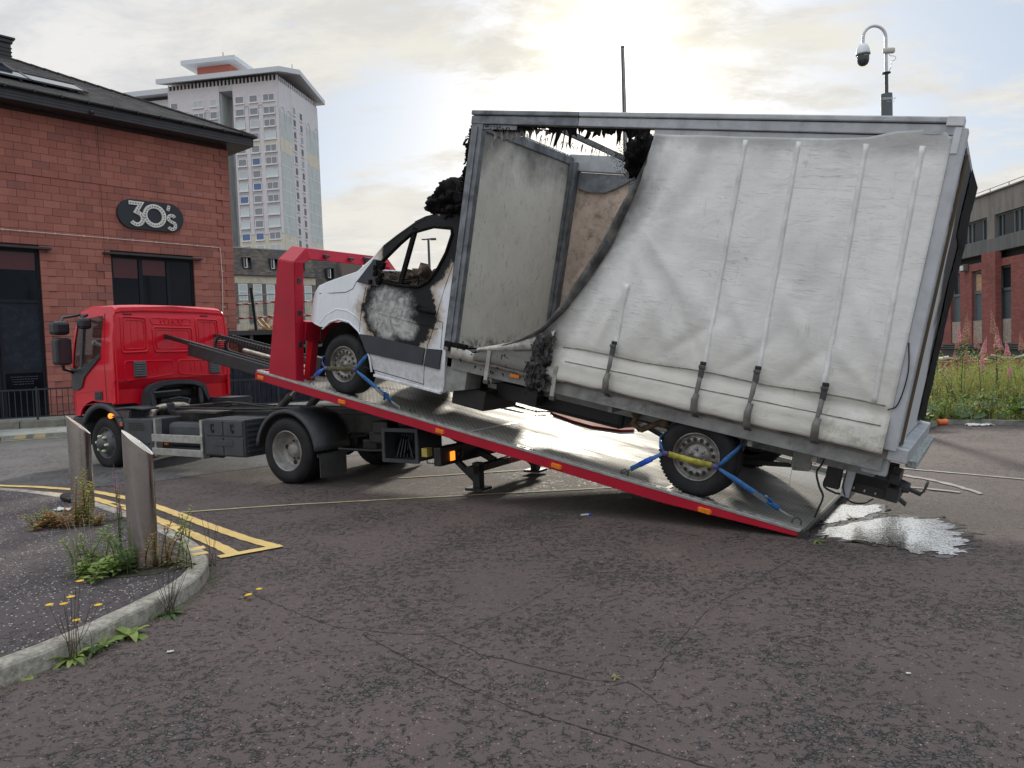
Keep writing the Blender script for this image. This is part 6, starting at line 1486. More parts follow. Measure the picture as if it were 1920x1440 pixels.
# rear: doors folded, burnt edge, sill
def mat_shutter():
    m, t, b = newmat('scorched_shutter'); v = objc(t); x, y, z = t.xyz(v); n = t.noise(v, 2.4, 6, .7, .5)
    f = t.math('ADD', t.math('ADD', z, t.math('MULTIPLY', t.math('SUBTRACT', n, .5), 1.6)), t.math('MULTIPLY', t.math('ADD', y, .35), -1.15))
    c = t.mix(t.step(f, 2.15, 2.65), (.52, .54, .55), (.012, .012, .013)); t.put(b.inputs['Base Color'], c); b.inputs['Roughness'].default_value = .6; return m
q = MB(); q.box((BXX-.06, YR+.05, .86), (BXX-.045, YL-.125, 3.05)); q.build('rear_shutter', mat_shutter(), box)
q = MB(); q.box((BXX-.075, YL-.36, .84), (BXX-.062, YL-.13, 3.0), .004); q.build('rear_door_edge', mat_shutter(), box)
q = MB(); q.box((BXX-.082, YL-.155, .84), (BXX-.064, YL-.125, 3.0)); q.build('door_seal', M('brown_seal', (.12, .085, .045), .8), box)
q = MB(); P = []
n = 60
for i in range(n+1): z = .90+2.16*i/n; P.append(z)
A = [(BXX-.065-rnd.uniform(0, .01), YR-.0, z) for z in P]; Bq = [(BXX-.066-rnd.uniform(0, .008), YR+.75+.25*mnoise.noise(Vector((0, 0, z*2.2)))+(.4 if z > 2.5 else 0), z) for z in P]; Cq = [(BXX-.085-.02*mnoise.noise(Vector((0, 3, z*3))), YR+.15, z) for z in P]
q.sheet([A, Cq, Bq]); q.build('burnt_door_skin', mt_soot, box)
q = MB(); q.box((BXX-.14, YR+.02, .72), (BXX-.0, YL-.02, .83), .008); q.build('rear_sill', mt_alub, box)
q = MB(); q.box((BXX-.20, YR+.1, .66), (BXX-.12, YL-.25, .72), .01); so_ = q.build('rear_step', M('speckled_step', (.27, .29, .27), .7, var=.5, scale=40), box)
q = MB(); q.tube(crv([(BXX+.02, YL+.01, 1.62), (BXX-.02, YL+.02, 1.40), (BXX+.0, YL+.015, 1.16), (BXX+.06, YL+.01, 1.10)]), .005, 5); q.build('loose_cable', mt_hose, box)
# side board under the burnt opening and floor edge clutter
q = MB(); rows = []
for i in range(26):
    x = FX-.12-i*.055; rows.append([(x, YL+.012+.01*math.sin(i), .90-.10*min(1, i/8)+rnd.uniform(-.006, .006)), (x, YL+.03, .83+rnd.uniform(-.006, .006)), (x, YL+.02, .74+rnd.uniform(-.012, .008))])
q.sheet(rows); q.build('torn_skirt', M('scorched_skirt', (.52, .50, .45), .7, var=.2, scale=5, dirt=((.05, .045, .04), .8, 5)), box, solid=.006)
q = MB(); q.box((FX-.30, YL-.03, .84), (FX-.02, YL+.03, .90), .01)
for i in range(34): x = rnd.uniform(1.5, 2.75); q.box((x-.05, YL-.06, .80), (x+.05, YL+.02, .80+rnd.uniform(.01, .06)), .008)
q.build('burnt_debris', mt_soot, box)
q = MB(); q.box((BXX+.02, YL-.055, .62), (FX-.9, YL-.02, .73), .004); q.build('side_rave', mt_vchas, box)

# ---- curtain
def mat_curtain():
    m, t, b = newmat('dirty_white_curtain'); v = objc(t); x, y, z = t.xyz(v)
    n = t.noise(v, 1.1, 6, .65, .3); c = t.mix(t.step(n, .35, .68), (.86, .86, .84), (.74, .74, .71))
    low = t.step(t.math('ADD', z, t.math('MULTIPLY', t.math('SUBTRACT', t.noise(v, 3, 5, .7), .5), .7)), 1.9, .85)
    c = t.mix(t.math('MULTIPLY', low, .5), c, (.50, .46, .36)); mot = t.math('MULTIPLY', t.step(t.noise(t.scalev(v, (1.6, 1, .8)), 2.6, 7, .75, .6), .50, .72), .20); c = t.mix(mot, c, (.46, .455, .42))
    lin = t.noise(t.scalev(v, (.5, 1, 12)), 2.0, 3, .5, 1.4); lc = t.math('MULTIPLY', t.step(t.math('ABSOLUTE', t.math('SUBTRACT', lin, .5)), .010, .003), t.step(t.noise(v, 1.7, 3, .6), .42, .6)); c = t.mix(t.math('MULTIPLY', lc, .55), c, (.25, .245, .22))
    cr1 = t.math('MULTIPLY', t.step(t.noise(t.scalev(v, (1.2, 1, 26)), 5, 5, .8, .6), .56, .64), .42)     # fine horizontal cracks in the coating
    c = t.mix(cr1, c, (.42, .41, .38))
    alg = t.math('MULTIPLY', t.math('MULTIPLY', t.step(x, -.75, -1.15), t.step(z, 1.15, .80)), t.math('MULTIPLY', t.step(t.noise(v, 7, 5, .75), .45, .65), .6)); c = t.mix(alg, c, (.24, .27, .13))
    gr = t.math('MULTIPLY', t.math('MULTIPLY', t.step(t.noise(t.scalev(v, (3.5, 1, .5)), 2.2, 6, .75), .60, .72), t.step(t.noise(v, 20, 4, .7), .4, .6)), .55); c = t.mix(gr, c, (.28, .29, .15))
    sp = t.math('MULTIPLY', t.step(t.noise(v, 46, 4, .7), .70, .76), .6); c = t.mix(sp, c, (.22, .21, .18))
    # scorched margin next to the tear: distance from the tear line in the panel's own plane
    tl = t.math('ADD', t.math('SUBTRACT', x, .86), t.math('MULTIPLY', t.math('MAXIMUM', t.math('SUBTRACT', 2.6, z), 0), -.42))
    ed = t.step(t.math('ADD', tl, t.math('MULTIPLY', t.math('SUBTRACT', n, .5), .5)), -.22, .12)
    c = t.mix(t.math('MULTIPLY', ed, .80), c, (.06, .057, .055))
    tp = t.math('MULTIPLY', t.step(t.math('ADD', z, t.math('MULTIPLY', t.math('SUBTRACT', n, .5), .5)), 2.9, 3.08), .5); c = t.mix(tp, c, (.20, .20, .20))
    t.put(b.inputs['Base Color'], c); b.inputs['Roughness'].default_value = .62; b.inputs['Specular IOR Level'].default_value = .35
    wv = t.noise(t.scalev(v, (180, 1, 180)), 1, 2, .5)
    t.put(b.inputs['Normal'], t.bump(t.math('ADD', t.math('MULTIPLY', cr1, -1), wv), .35, .003, t.bump(t.noise(t.scalev(v, (1, 1, 1.6)), 3.2, 4, .55, .8), .3, .03))); return m
mt_cur = mat_curtain()
tear = [(3.06, .82), (2.82, .86), (2.66, .92), (2.40, 1.04), (2.08, 1.16), (1.68, 1.37), (1.44, 1.50), (1.22, 1.66), (1.06, 1.90), (.98, 2.08), (.90, 2.26), (.84, 2.40), (.74, 2.42)]
def tearx(z):
    if z >= tear[0][0]: return tear[0][1]
    for (z0, x0), (z1, x1) in zip(tear, tear[1:]):
        if z1 <= z <= z0: return x0+(x1-x0)*(z0-z)/(z0-z1)
    return tear[-1][1]
RIDGES = [((1.0, 2.25), (.30, 1.15), .075, .020), ((.95, 2.05), (.72, 1.12), .05, .016), ((.9, 2.3), (-.25, 1.25), .09, .017), ((1.15, 1.75), (1.35, 1.15), .06, -.016), ((.9, 1.7), (1.1, 1.12), .05, .014),
          ((.55, 1.9), (.05, 1.15), .05, -.014), ((.05, 2.0), (-.42, 1.2), .06, .014), ((-.05, 1.6), (.5, 1.12), .05, -.012), ((-.45, 1.9), (-.95, 1.2), .07, .016), ((-.5, 1.5), (-.1, 1.12), .05, -.012),
          ((-.9, 2.1), (-1.35, 1.35), .06, .013), ((-1.0, 1.6), (-.6, 1.14), .05, -.012), ((-.95, 1.5), (-1.35, 1.12), .05, .013), ((.7, 2.95), (.95, 2.2), .08, .014), ((.3, 2.95), (.05, 1.9), .10, .008), ((-.2, 2.95), (-.35, 2.0), .10, -.008), ((-.7, 2.95), (-.8, 1.9), .10, .009), ((-1.15, 2.95), (-1.2, 2.0), .09, -.008)]
def ridge(x, z):
    s = 0
    for (x0, z0), (x1, z1), w, a in RIDGES:
        dx, dz = x1-x0, z1-z0; L2 = dx*dx+dz*dz; t = ((x-x0)*dx+(z-z0)*dz)/L2
        if t < -.15 or t > 1.15: continue
        tc = min(1, max(0, t)); d2 = (x-x0-dx*tc)**2+(z-z0-dz*tc)**2; s += a*math.exp(-d2/(w*w))*(.35+.65*math.sin(tc*math.pi))
    return s
def fold(x, z):
    """drape of the curtain: radiating pull folds from the anchor at the tear plus ripples over the lower pockets"""
    y = 0
    for (ax, az, amp, fr, ph) in ((.80, 2.25, .016, 3.0, 0), (-1.3, 1.2, .014, 3.0, 4.5)):
        dx, dz = x-ax, z-az; r_ = math.hypot(dx, dz)+.05; a = math.atan2(dz, dx); y += amp*mnoise.noise(Vector((math.cos(a)*fr, math.sin(a)*fr, ph+r_*.5)))*min(1, r_/.5)*math.exp(-r_*.55)
    y += ridge(x, z)
    y += .012*mnoise.noise(Vector((x*1.5, z*.8, 3)))+.005*mnoise.noise(Vector((x*5, z*3, 1)))
    y += .012*mnoise.noise(Vector(((x+.45*z)*4.2, (z-.3*x)*.55, 11)))*min(1, max(0, (1.2-x)*1.5))
    if z < 1.12: y += .010*math.sin((z-1.12)*32)-.0
    if z < .97: y += .030*math.sin(min(1, (.97-z)/.2)*math.pi)+.006*mnoise.noise(Vector((x*9, z*9, 5)))
    return y
def ztop(x):
    s = [(.85, 3.05), (-.6, 3.06), (-.88, 3.08), (-1.06, 3.125), (-1.30, 3.15), (-1.40, 3.12)]
    for (x0, z0), (x1, z1) in zip(s, s[1:]):
        if x1 <= x <= x0: return z0+(z1-z0)*(x0-x)/(x0-x1)
    return 3.05 if x > .85 else 3.10
rows = []; NZ, NX = 120, 150
for i in range(NZ+1):
    zz = i/NZ; row = []
    for j in range(NX+1):
        u_ = j/NX; zb = .765; z = zb+(3.05-zb)*zz
        xl = -1.43+0*z; xr = tearx(z)+.012*mnoise.noise(Vector((z*14, 0, 2)))
        x = xl+(xr-xl)*(u_**.9)
        zz2 = zb+(min(ztop(x), 3.16)-zb)*zz
        if z < .97 and x > 1.62: zz2 = z
        cur = max(0, (x-(xr-.10))/.10) if z > 1.0 else 0
        row.append((x, YL+.012+fold(x, zz2)+cur*.035+(.022*(1-min(1, (z-.765)/.3)) if z < 1.06 else 0), zz2+.008*mnoise.noise(Vector((x*3, 0, 7)))*(1-zz)*2))
    rows.append(row)
q = MB(); q.sheet(rows); cur = q.build('curtain', mt_cur, van, solid=.004, fixn=True)
# reinforcing seams and pocket lines following the drape
mt_seam = M('curtain_webbing', (.77, .77, .75), .6, var=.12, scale=6, dirt=((.50, .48, .42), .6, 4))
def strip(pts, w, name, m_, off=.0035, vert=True, par=None):
    A = []; B = []
    for x, z in pts:
        y = YL+.012+fold(x, z)+off+(.022*(1-min(1, (z-.765)/.3)) if z < 1.06 else 0); dx, dz = (w/2, 0) if vert else (0, w/2)
        A.append((x+dx, y, z+dz)); B.append((x-dx, y, z-dz))
    q = MB(); q.sheet([A, B]); return q.build(name, m_, par or cur, solid=.003)
for x0, x1 in ((.04, .04), (-.38, -.41), (-.87, -.93), (-1.25, -1.30)):
    strip([(x0+(x1-x0)*k/40, 3.03-1.9*k/40) for k in range(41)], .038, 'vertical_webbing', mt_seam)
strip([(.86+.03*k/16, 1.75-.62*k/16) for k in range(17)], .05, 'vertical_webbing', mt_seam)
mt_line = M('stitched_line', (.25, .24, .20), .8, var=.4, scale=20)
strip([(1.42-2.8*k/80, 1.08+.03*math.sin(k*.2)*.3+(.05*k/80)) for k in range(81)], .010, 'pocket_seam', mt_line, .006, False)
strip([(1.36-2.74*k/80, .955+.02*k/80) for k in range(81)], .008, 'pocket_seam', mt_line, .008, False)
# rolled scorched hem along the tear
mt_hem = M('sooty_canvas', (.085, .082, .080), .8, var=.55, scale=7, bump=.5, bscale=18, dirt=((.35, .33, .29), .55, 5))
q = MB(); rows = []
for k in range(60):
    z = 2.9-(2.9-.98)*k/59; x = tearx(z); w = .015+.075*math.sin(min(1, max(0, (2.75-z)/1.6))*math.pi)**.8*(1 if z < 2.75 else 0)
    dx = w; row = []
    for a in range(7):
        f = a/6; xx = x+.006-dx*f; yy = YL+.02+.055*math.sin(f*math.pi)*(w/.16)+.02*(1-f)+.008*mnoise.noise(Vector((xx*9, z*9, 0)))
        row.append((xx, yy+.014+(fold(xx, z) if f > .5 else 0), z-.02*f))
    rows.append(row)
q.sheet(rows); q.build('rolled_burnt_hem', mt_hem, cur, solid=.004)
# tongue of canvas sweeping forward along the floor
q = MB(); rows = []
for k in range(30):
    f = k/29; x = 1.52+.86*f; z = 1.20-.33*f**.8; w = .13*(1-f)+.035
    rows.append([(x, YL+.03+.03*math.sin(a/5*math.pi)+.006*mnoise.noise(Vector((x*12, a, 0))), z+.03-w*a/5) for a in range(6)])
q.sheet(rows); q.build('canvas_tongue', M('ash_streaked_canvas', (.48, .46, .42), .75, var=.3, scale=9, dirt=((.05, .05, .048), .75, 7)), cur, solid=.004)
# charred hanging crumple
q = MB()
for k in range(6):
    f = k/5; blob(q, (1.60+.05*f+.045*math.sin(k*2.6), YL+.06, 1.10-.42*f), (.05+.05*rnd.random(), .028, .075), 18, 12, .9, 2.6, k)
for i in range(46):
    f = rnd.random(); x = 1.60+rnd.gauss(0, .07); z = 1.12-.42*f; L = rnd.uniform(.05, .14); w = rnd.uniform(.006, .02); dx = rnd.uniform(-.05, .05); y = YL+.06+rnd.uniform(0, .05)
    q.add([(x-w, y, z), (x+w, y+.01, z+.01), (x+w*.6+dx*.6, y+.02, z-L*.6), (x+dx, y, z-L), (x-w*.7+dx*.5, y+.012, z-L*.5)], [(0, 1, 2, 4), (4, 2, 3)])
for i in range(170):
    f = rnd.random(); z = 1.16-.58*f; x = 1.60+.05*f+rnd.gauss(0, .05+.025*f); y = YL+.05+rnd.uniform(0, .09); s = rnd.uniform(.008, .028)
    a = Vector((rnd.uniform(-1, 1), rnd.uniform(-1, 1), rnd.uniform(-1.4, 1))).normalized()*s; b = Vector((rnd.uniform(-1, 1), rnd.uniform(-1, 1), rnd.uniform(-1, 1))).normalized()*s*.8
    q.add([Vector((x, y, z))-a, Vector((x, y, z))+b, Vector((x, y, z))+a, Vector((x, y, z))-b], [(0, 1, 2), (0, 2, 3)])
q.build('charred_crumple', M('charred_canvas', (.018, .017, .017), .55, var=.6, scale=14, dirt=((.16, .155, .14), .45, 22)), cur)
q = MB()
for i in range(26):
    x = rnd.choice([rnd.gauss(1.62, .1), rnd.gauss(2.45, .12), rnd.gauss(2.05, .05)]); z = rnd.uniform(.68, .90); a = Vector((rnd.uniform(-.03, .03), .0, rnd.uniform(-.06, -.01)))
    q.add([Vector((x, YL+.04, z)), Vector((x+.018, YL+.055, z+.006)), Vector((x+.006, YL+.05, z))+a*.7], [(0, 1, 2)])
q.build('charred_flakes', mt_soot, cur, solid=.003)
# buckled curtain straps
mt_web = M('grey_strap', (.17, .165, .15), .8, var=.25, scale=12, dirt=((.08, .075, .065), .6, 8)); mt_buck = M('buckle_steel', (.10, .10, .10), .45, metal=.5, var=.3)
for (x, zt, zb) in ((.88, 1.20, .775), (.04, 1.17, .775), (-.415, 1.22, .765), (-.945, 1.19, .785)):
    e = empty('curtain_strap', None); e.parent = van; y = YL+.065
    q = MB(); P = [(x, y+.018, zt-.10), (x+.004, y+.016, zt-.20), (x+.014, y+.02, zt-.30), (x-.002, y+.03, (zt+zb)/2-.05), (x+.004, y+.045, zb+.10), (x, y+.03, zb), (x, y-.05, zb-.06)]
    W = [.020, .020, .011, .024, .030, .031, .030]; q.sheet([[(p[0]-w, p[1], p[2]) for p, w in zip(P, W)], [(p[0]+w, p[1]+.004, p[2]) for p, w in zip(P, W)]]); q.build('webbing', mt_web, e, solid=.004)
    q = MB(); q.box((x-.024, y, zt-.11), (x+.024, y+.022, zt-.02), .006); q.box((x-.028, y+.008, zt-.03), (x+.028, y+.03, zt+.0), .006); q.build('buckle', mt_buck, e)
    q = MB(); q.box((x-.026, y-.01, zt-.005), (x+.026, y+.012, zt+.03), .008); q.build('strap_cap', mt_hose, e)
for x in (2.22, 1.44):
    e = empty('curtain_strap', None); e.parent = van; q = MB(); q.box((x-.022, YL+.055, .60), (x+.022, YL+.065, .90), .003); q.build('webbing', M('pale_strap', (.40, .39, .34), .75, var=.2, dirt=((.1, .09, .08), .6, 9)), e)
    q = MB(); q.box((x-.03, YL+.01, .56), (x+.03, YL+.06, .60), .006); q.build('hook', mt_buck, e)
q = MB(); q.box((1.86, YL-.02, .68), (1.97, YL+.015, .715), .006); q.build('side_marker', mt_amber, van)
# ---- rear end: tow bar, lamp bracket, dangling hoses
rr_ = empty('towing_gear', None); rr_.parent = van; rr_.matrix_local = Matrix.Translation((-1.1*.33, 0, 0)) @ Matrix.Diagonal((.67, 1, 1, 1))
q = MB(); q.box((BXX-.02, -.12, .58), (BXX+.16, -.02, .74), .008); q.build('corner_bracket', mt_alub, van)
q = MB(); q.beam((-1.22, -.62, .60), (-1.18, -.62, .22), .05, .10, (1, 0, 0)); q.build('drop_bracket', mt_alub, rr_); q = MB(); q.beam((-1.22, -1.30, .60), (-1.18, -1.30, .22), .05, .10, (1, 0, 0)); q.build('drop_bracket', mt_alub, rr_)
q = MB(); q.beam((-1.0, -.66, .53), (-1.0, -.66, .26), .10, .18, (1, 0, 0)); q.build('dark_mount', mt_black, rr_)
for z, x1 in ((.46, -1.66), (.29, -1.62)):
    for y in (-.72,): q = MB(); q.box((x1, y-.04, z-.045), (-1.10, y-.028, z+.045), .004); q.build('drawbar_plate', mt_black, rr_); q = MB(); q.box((x1, -1.2, z-.045), (-1.10, -1.188, z+.045), .004); q.build('drawbar_plate', mt_black, rr_)
for z in (.29, .46):
    for k in range(3): q = MB(); q.lathe([(.001, -.700), (.013, -.700), (.013, -.728)], 8, 'y', (-1.25-k*.13, 0, z)); q.build('bolt', mt_alu, rr_)
q = MB(); q.box((-1.78, -1.10, .26), (-1.62, -.66, .38), .012); q.box((-1.74, -1.05, .40), (-1.62, -.70, .50), .012); q.build('cross_block', mt_black, rr_)
q = MB(); q.tube([(-1.66, -.9, .38), (-1.76, -.9, .37), (-1.86, -.9, .37)], [.05, .06, .045], 12); q.tube([(-1.86, -.9, .36), (-2.0, -.9, .34)], .02, 8); q.tube([(-1.70, -.9, .28), (-1.86, -.9, .22)], .022, 8); q.build('coupling', mt_black, rr_)
q = MB(); q.tube(crv([(-1.99, -.90, .34), (-2.02, -.86, .38), (-2.03, -.84, .43), (-2.04, -.90, .46), (-2.04, -.95, .42), (-2.02, -.92, .36)]), .011, 6); q.build('pintle_ring', mt_chas, rr_)
q = MB(); q.tube(crv([(-.92, -.38, .60), (-.90, -.36, .50), (-.86, -.34, .42), (-.93, -.30, .32), (-1.0, -.30, .24), (-.97, -.32, .12), (-.95, -.33, .04)]), .012, 7); q.tube(crv([(-1.15, -.6, .45), (-1.15, -.58, .30), (-1.24, -.62, .19), (-1.40, -.65, .19), (-1.5, -.7, .24)]), .008, 6); q.tube(crv([(-1.0, -.7, .5), (-.84, -.9, .22), (-.95, -1.1, .12), (-1.02, -1.2, .10)]), .011, 6); q.build('dangling_hose', mt_hose, rr_)
q = MB(); q.tube([(-.62, -.08, .72), (-.64, -.10, .25)], .0025, 4); q.build('loose_thread', mt_alu, rr_)
# burnt foam and lining above the cab, against the front of the box
q = MB()
blob(q, (2.98, -.32, 2.38), (.10, .28, .24), 36, 26, .22, 2.2, 1); blob(q, (3.14, -.5, 2.26), (.20, .40, .14), 36, 26, .22, 2.4, 5); blob(q, (3.06, -1.3, 2.30), (.15, .5, .20), 24, 16, .3, 2.2, 9); blob(q, (3.38, -.52, 2.31), (.26, .38, .14), 44, 30, .24, 2.2, 12); blob(q, (3.20, -.45, 2.42), (.25, .36, .20), 44, 30, .24, 2.2, 15)
for i in range(260):
    f = rnd.random(); x = 2.90+.42*rnd.random()**1.6; y = rnd.uniform(-1.75, -.10); z = 2.16+(.50*(1-(x-2.9)/.52)+.06)*rnd.random()
    s = rnd.uniform(.012, .042); a = Vector((rnd.uniform(-1, 1), rnd.uniform(-1, 1), rnd.uniform(-1, 1))).normalized()*s; b = Vector((rnd.uniform(-1, 1), rnd.uniform(-1, 1), rnd.uniform(-1, 1))).normalized()*s; c = a.cross(b).normalized()*s*.7; p = Vector((x, y, z))
    q.add([p-a, p+b, p+a, p-b, p+c, p-c], [(0, 1, 4), (1, 2, 4), (2, 3, 4), (3, 0, 4), (1, 0, 5), (2, 1, 5), (3, 2, 5), (0, 3, 5)])
q.build('burnt_air_deflector', mt_soot, van)
q = MB()
for k in range(12):
    z = 2.3+.75*k/11; blob(q, (FX+.035+.02*math.sin(k*1.7), -.06, z), (.045, .07, .07), 14, 10, .7, 3, k)
for i in range(330):
    z = rnd.uniform(2.2, 3.08); y = rnd.choice([rnd.uniform(-.16, .03), rnd.uniform(-1.9, 0)]); s = rnd.uniform(.010, .034); p = Vector((FX+.02+rnd.random()*.07*(1 if z < 3 else .3), y, z)); a = Vector((rnd.uniform(-1, 1), rnd.uniform(-1, 1), rnd.uniform(-1, 1))).normalized()*s; b = Vector((rnd.uniform(-1, 1), rnd.uniform(-1, 1), rnd.uniform(-1, 1))).normalized()*s
    c = a.cross(b).normalized()*s*.6; q.add([p-a, p+b, p+a, p-b, p+c, p-c], [(0, 1, 4), (1, 2, 4), (2, 3, 4), (3, 0, 4), (1, 0, 5), (2, 1, 5), (3, 2, 5), (0, 3, 5)])
q.build('charred_edge_crust', mt_soot, van)
# ---------------------------------------------------------------- straps and winch gear on the deck
mt_blue = M('blue_webbing', (.035, .16, .42), .7, var=.25, scale=20, dirt=((.05, .09, .16), .5, 15)); mt_blue2 = M('bright_blue_webbing', (.01, .10, .60), .6)
mt_yel = M('dirty_yellow_sleeve', (.42, .38, .05), .75, var=.35, scale=14, dirt=((.16, .14, .05), .7, 12)); mt_olive = M('filthy_olive_sleeve', (.085, .08, .035), .85, var=.4, scale=14)
mt_purple = M('purple_stitched_loop', (.12, .08, .20), .7, var=.3); mt_ratch = M('ratchet_steel', (.30, .34, .36), .35, metal=.7, var=.2)
def band(pts, w, m_, name, par, th=.004, tw=(0, 0, 1)):
    """flat webbing through 3-D points; w across along tw"""
    P = [Vector(p) for p in pts]; A = []; B = []
    for i, p in enumerate(P):
        d = (P[min(i+1, len(P)-1)]-P[max(i-1, 0)]).normalized(); t = Vector(tw); t = (t-d*t.dot(d)).normalized(); ww = w[i] if isinstance(w, list) else w
        A.append(p+t*ww/2); B.append(p-t*ww/2)
    q = MB(); q.sheet([A, B]); return q.build(name, m_, par, solid=th)
def hook(par, p, d):
    p = Vector(p); d = Vector(d).normalized(); s = d.cross(Vector((0, 0, 1))).normalized(); q = MB()
    q.tube([p, p+d*.05+s*.02, p+d*.09+s*.012, p+d*.10, p+d*.09-s*.012, p+d*.05-s*.02, p], .006, 6); q.tube([p+d*.09, p+d*.12+Vector((0, 0, .01)), p+d*.13-Vector((0, 0, .015))], .007, 6); q.build('wire_hook', mt_ratch, par)
def wstrap(lab, cx, a, b, sleeve, up1, up2, low1, low2, ring1, ring2, rat):
    e = empty('wheel_strap', VF, label=lab, cat='strap', group='blue wheel straps lashing the van')
    y = .055; band([(a[0], y, a[1]), ((a[0]+b[0])/2, y+.014, (a[1]+b[1])/2), (b[0], y, b[1])], .05, sleeve, 'sleeve', e, .010)
    for p, s in ((a, 1), (b, -1)): band([(p[0], y+.004, p[1]), (p[0]+s*.055, y+.002, p[1]-.004)], .045, mt_purple, 'stitched_loop', e, .012)
    a2 = (a[0]+.05, a[1]-.004); b2 = (b[0]-.05, b[1]-.004)
    band([(a2[0], y, a2[1]), ((a2[0]+up1[0])/2, y-.0, (a2[1]+up1[1])/2), (up1[0], .01, up1[1]), (up1[0]-.01, -.22, up1[1]+.05)], [.02, .04, .045, .045], mt_blue, 'upper_webbing', e)
    band([(b2[0], y, b2[1]), ((b2[0]+up2[0])/2, y, (b2[1]+up2[1])/2), (up2[0], .01, up2[1]), (up2[0]+.01, -.22, up2[1]+.05)], [.02, .04, .045, .045], mt_blue, 'upper_webbing', e)
    m = Vector((a2[0], y, a2[1])); L1 = Vector(ring1); band([m, m+(L1-m)*.5, m+(L1-m)*.86], [.03, .045, .045], mt_blue2 if False else mt_blue, 'front_webbing', e); band([m+(L1-m)*.30, m+(L1-m)*.62], .05, mt_blue2, 'doubled_end', e, .012); hook(e, m+(L1-m)*.86, (L1-m))
    m = Vector((b2[0], y, b2[1])); L2 = Vector(ring2); d = L2-m
    band([m, m+d*.2, m+d*.45, m+d*.62, m+d*.80], [.02, .045, .045, .045, .045], mt_blue, 'rear_webbing', e)
    c = m+d*.55; dn = d.normalized(); s = dn.cross(Vector((0, 0, 1))).normalized(); u_ = s.cross(dn)
    q = MB(); 
    for k in (-1, 1): q.beam(c-dn*.06+s*.026*k, c+dn*.07+s*.026*k, .006, .035, u_)
    q.tube([c-s*.03, c+s*.03], .012, 8); q.beam(c+dn*.05+u_*.03-s*.03, c+dn*.05+u_*.03+s*.03, .012, .012, u_); q.tube([c-dn*.04+u_*.02-s*.028, c-dn*.04+u_*.02+s*.028], .006, 6); q.build('ratchet', mt_ratch, e)
    band([c+dn*.02+u_*.02, c+dn*.09+u_*.035, c+dn*.12+u_*.01, c+dn*.08-u_*.02, c+dn*.10-u_*.05], [.045]*5, mt_blue, 'loose_tail', e, .006, s)
    hook(e, m+d*.80, d); return e
wstrap('blue ratchet strap with a dirty yellow sleeve across the van rear wheel', 0, (.22, .335), (-.17, .335), mt_yel, (.345, .44), (-.345, .51), 0, 0, (.66, -.11, .03), (-.88, -.16, .02), 0)
wstrap('blue ratchet strap with a dark olive sleeve across the van front wheel', 4.32, (4.50, .275), (4.10, .345), mt_olive, (4.655, .37), (3.945, .53), 0, 0, (5.0, -.18, .05), (3.42, -.06, .02), 0)
e = empty('winch_cable', VF, label='dark steel winch cable running along the deck under the van', cat='cable')
q = MB(); q.tube([(5.33, -1.0, .20), (4.6, -1.2, .10), (3.85, -1.42, .05), (3.15, -1.6, .045)], .006, 6); q.build('cable_line', mt_black, e); q = MB(); q.tube([(3.2, -1.59, .045), (2.95, -1.62, .04), (2.75, -1.63, .035)], [.014, .02, .014], 7); q.tube([(2.75, -1.63, .035), (2.62, -1.65, .03)], .008, 6); q.lathe([(.012, -.01), (.028, 0), (.012, .01)], 10, 'z', (2.6, -1.66, .03)); q.tube([(2.58, -1.68, .03), (2.5, -1.85, .03)], .010, 6); q.build('splice_and_shackle', mt_black, e)
e = empty('bridle_sling', VF, label='flat red webbing bridle sling lying on the deck between the van axles', cat='sling')
q = MB(); q.poly([(2.54, -1.90), (2.43, -1.80), (2.08, -1.68), (1.81, -1.66), (1.52, -1.84), (1.44, -2.05), (1.56, -2.34), (1.77, -2.41), (2.04, -2.27), (2.29, -2.17)], [], .004, .03, 'z'); q.build('sling_body', M('dusty_red_webbing', (.36, .035, .03), .8, var=.3, scale=9, bump=.3, dirt=((.14, .04, .035), .6, 6)), e, bevel=.006)
q = MB(); q.tube([(2.4, -1.9, .035), (2.0, -2.0, .04), (1.6, -1.95, .035), (1.5, -2.2, .035), (1.9, -2.3, .035)], .005, 5); q.build('loose_cord', mt_black, e)

# ---------------------------------------------------------------- stainless bollards
def mat_steel():
    m, t, b = newmat('brushed_steel'); v = objc(t); x, y, z = t.xyz(v)
    ba = t.noise(t.scalev(v, (90, 90, 1.2)), 2, 4, .7); st = t.step(z, .45, .0)
    dn = t.noise(v, 7, 5, .7); c = t.mix(t.math('MULTIPLY', t.step(t.math('ADD', dn, t.math('MULTIPLY', st, .25)), .48, .72), .55), (.66, .64, .60), (.42, .37, .30))
    c = t.mix(t.math('MULTIPLY', t.step(ba, .3, .7), .25), c, (.62, .60, .55)); t.put(b.inputs['Base Color'], c); b.inputs['Metallic'].default_value = 1.0
    t.put(b.inputs['Roughness'], t.math('ADD', .13, t.math('MULTIPLY', dn, .16))); b.inputs['Anisotropic'].default_value = .5
    t.put(b.inputs['Normal'], t.bump(t.noise(t.scalev(v, (1, 1, 90)), 3, 3, .6), .06, .002)); return m
mt_steel = mat_steel(); mt_cut = M('polished_cut_face', (.74, .74, .72), .22, metal=.9, var=.04)
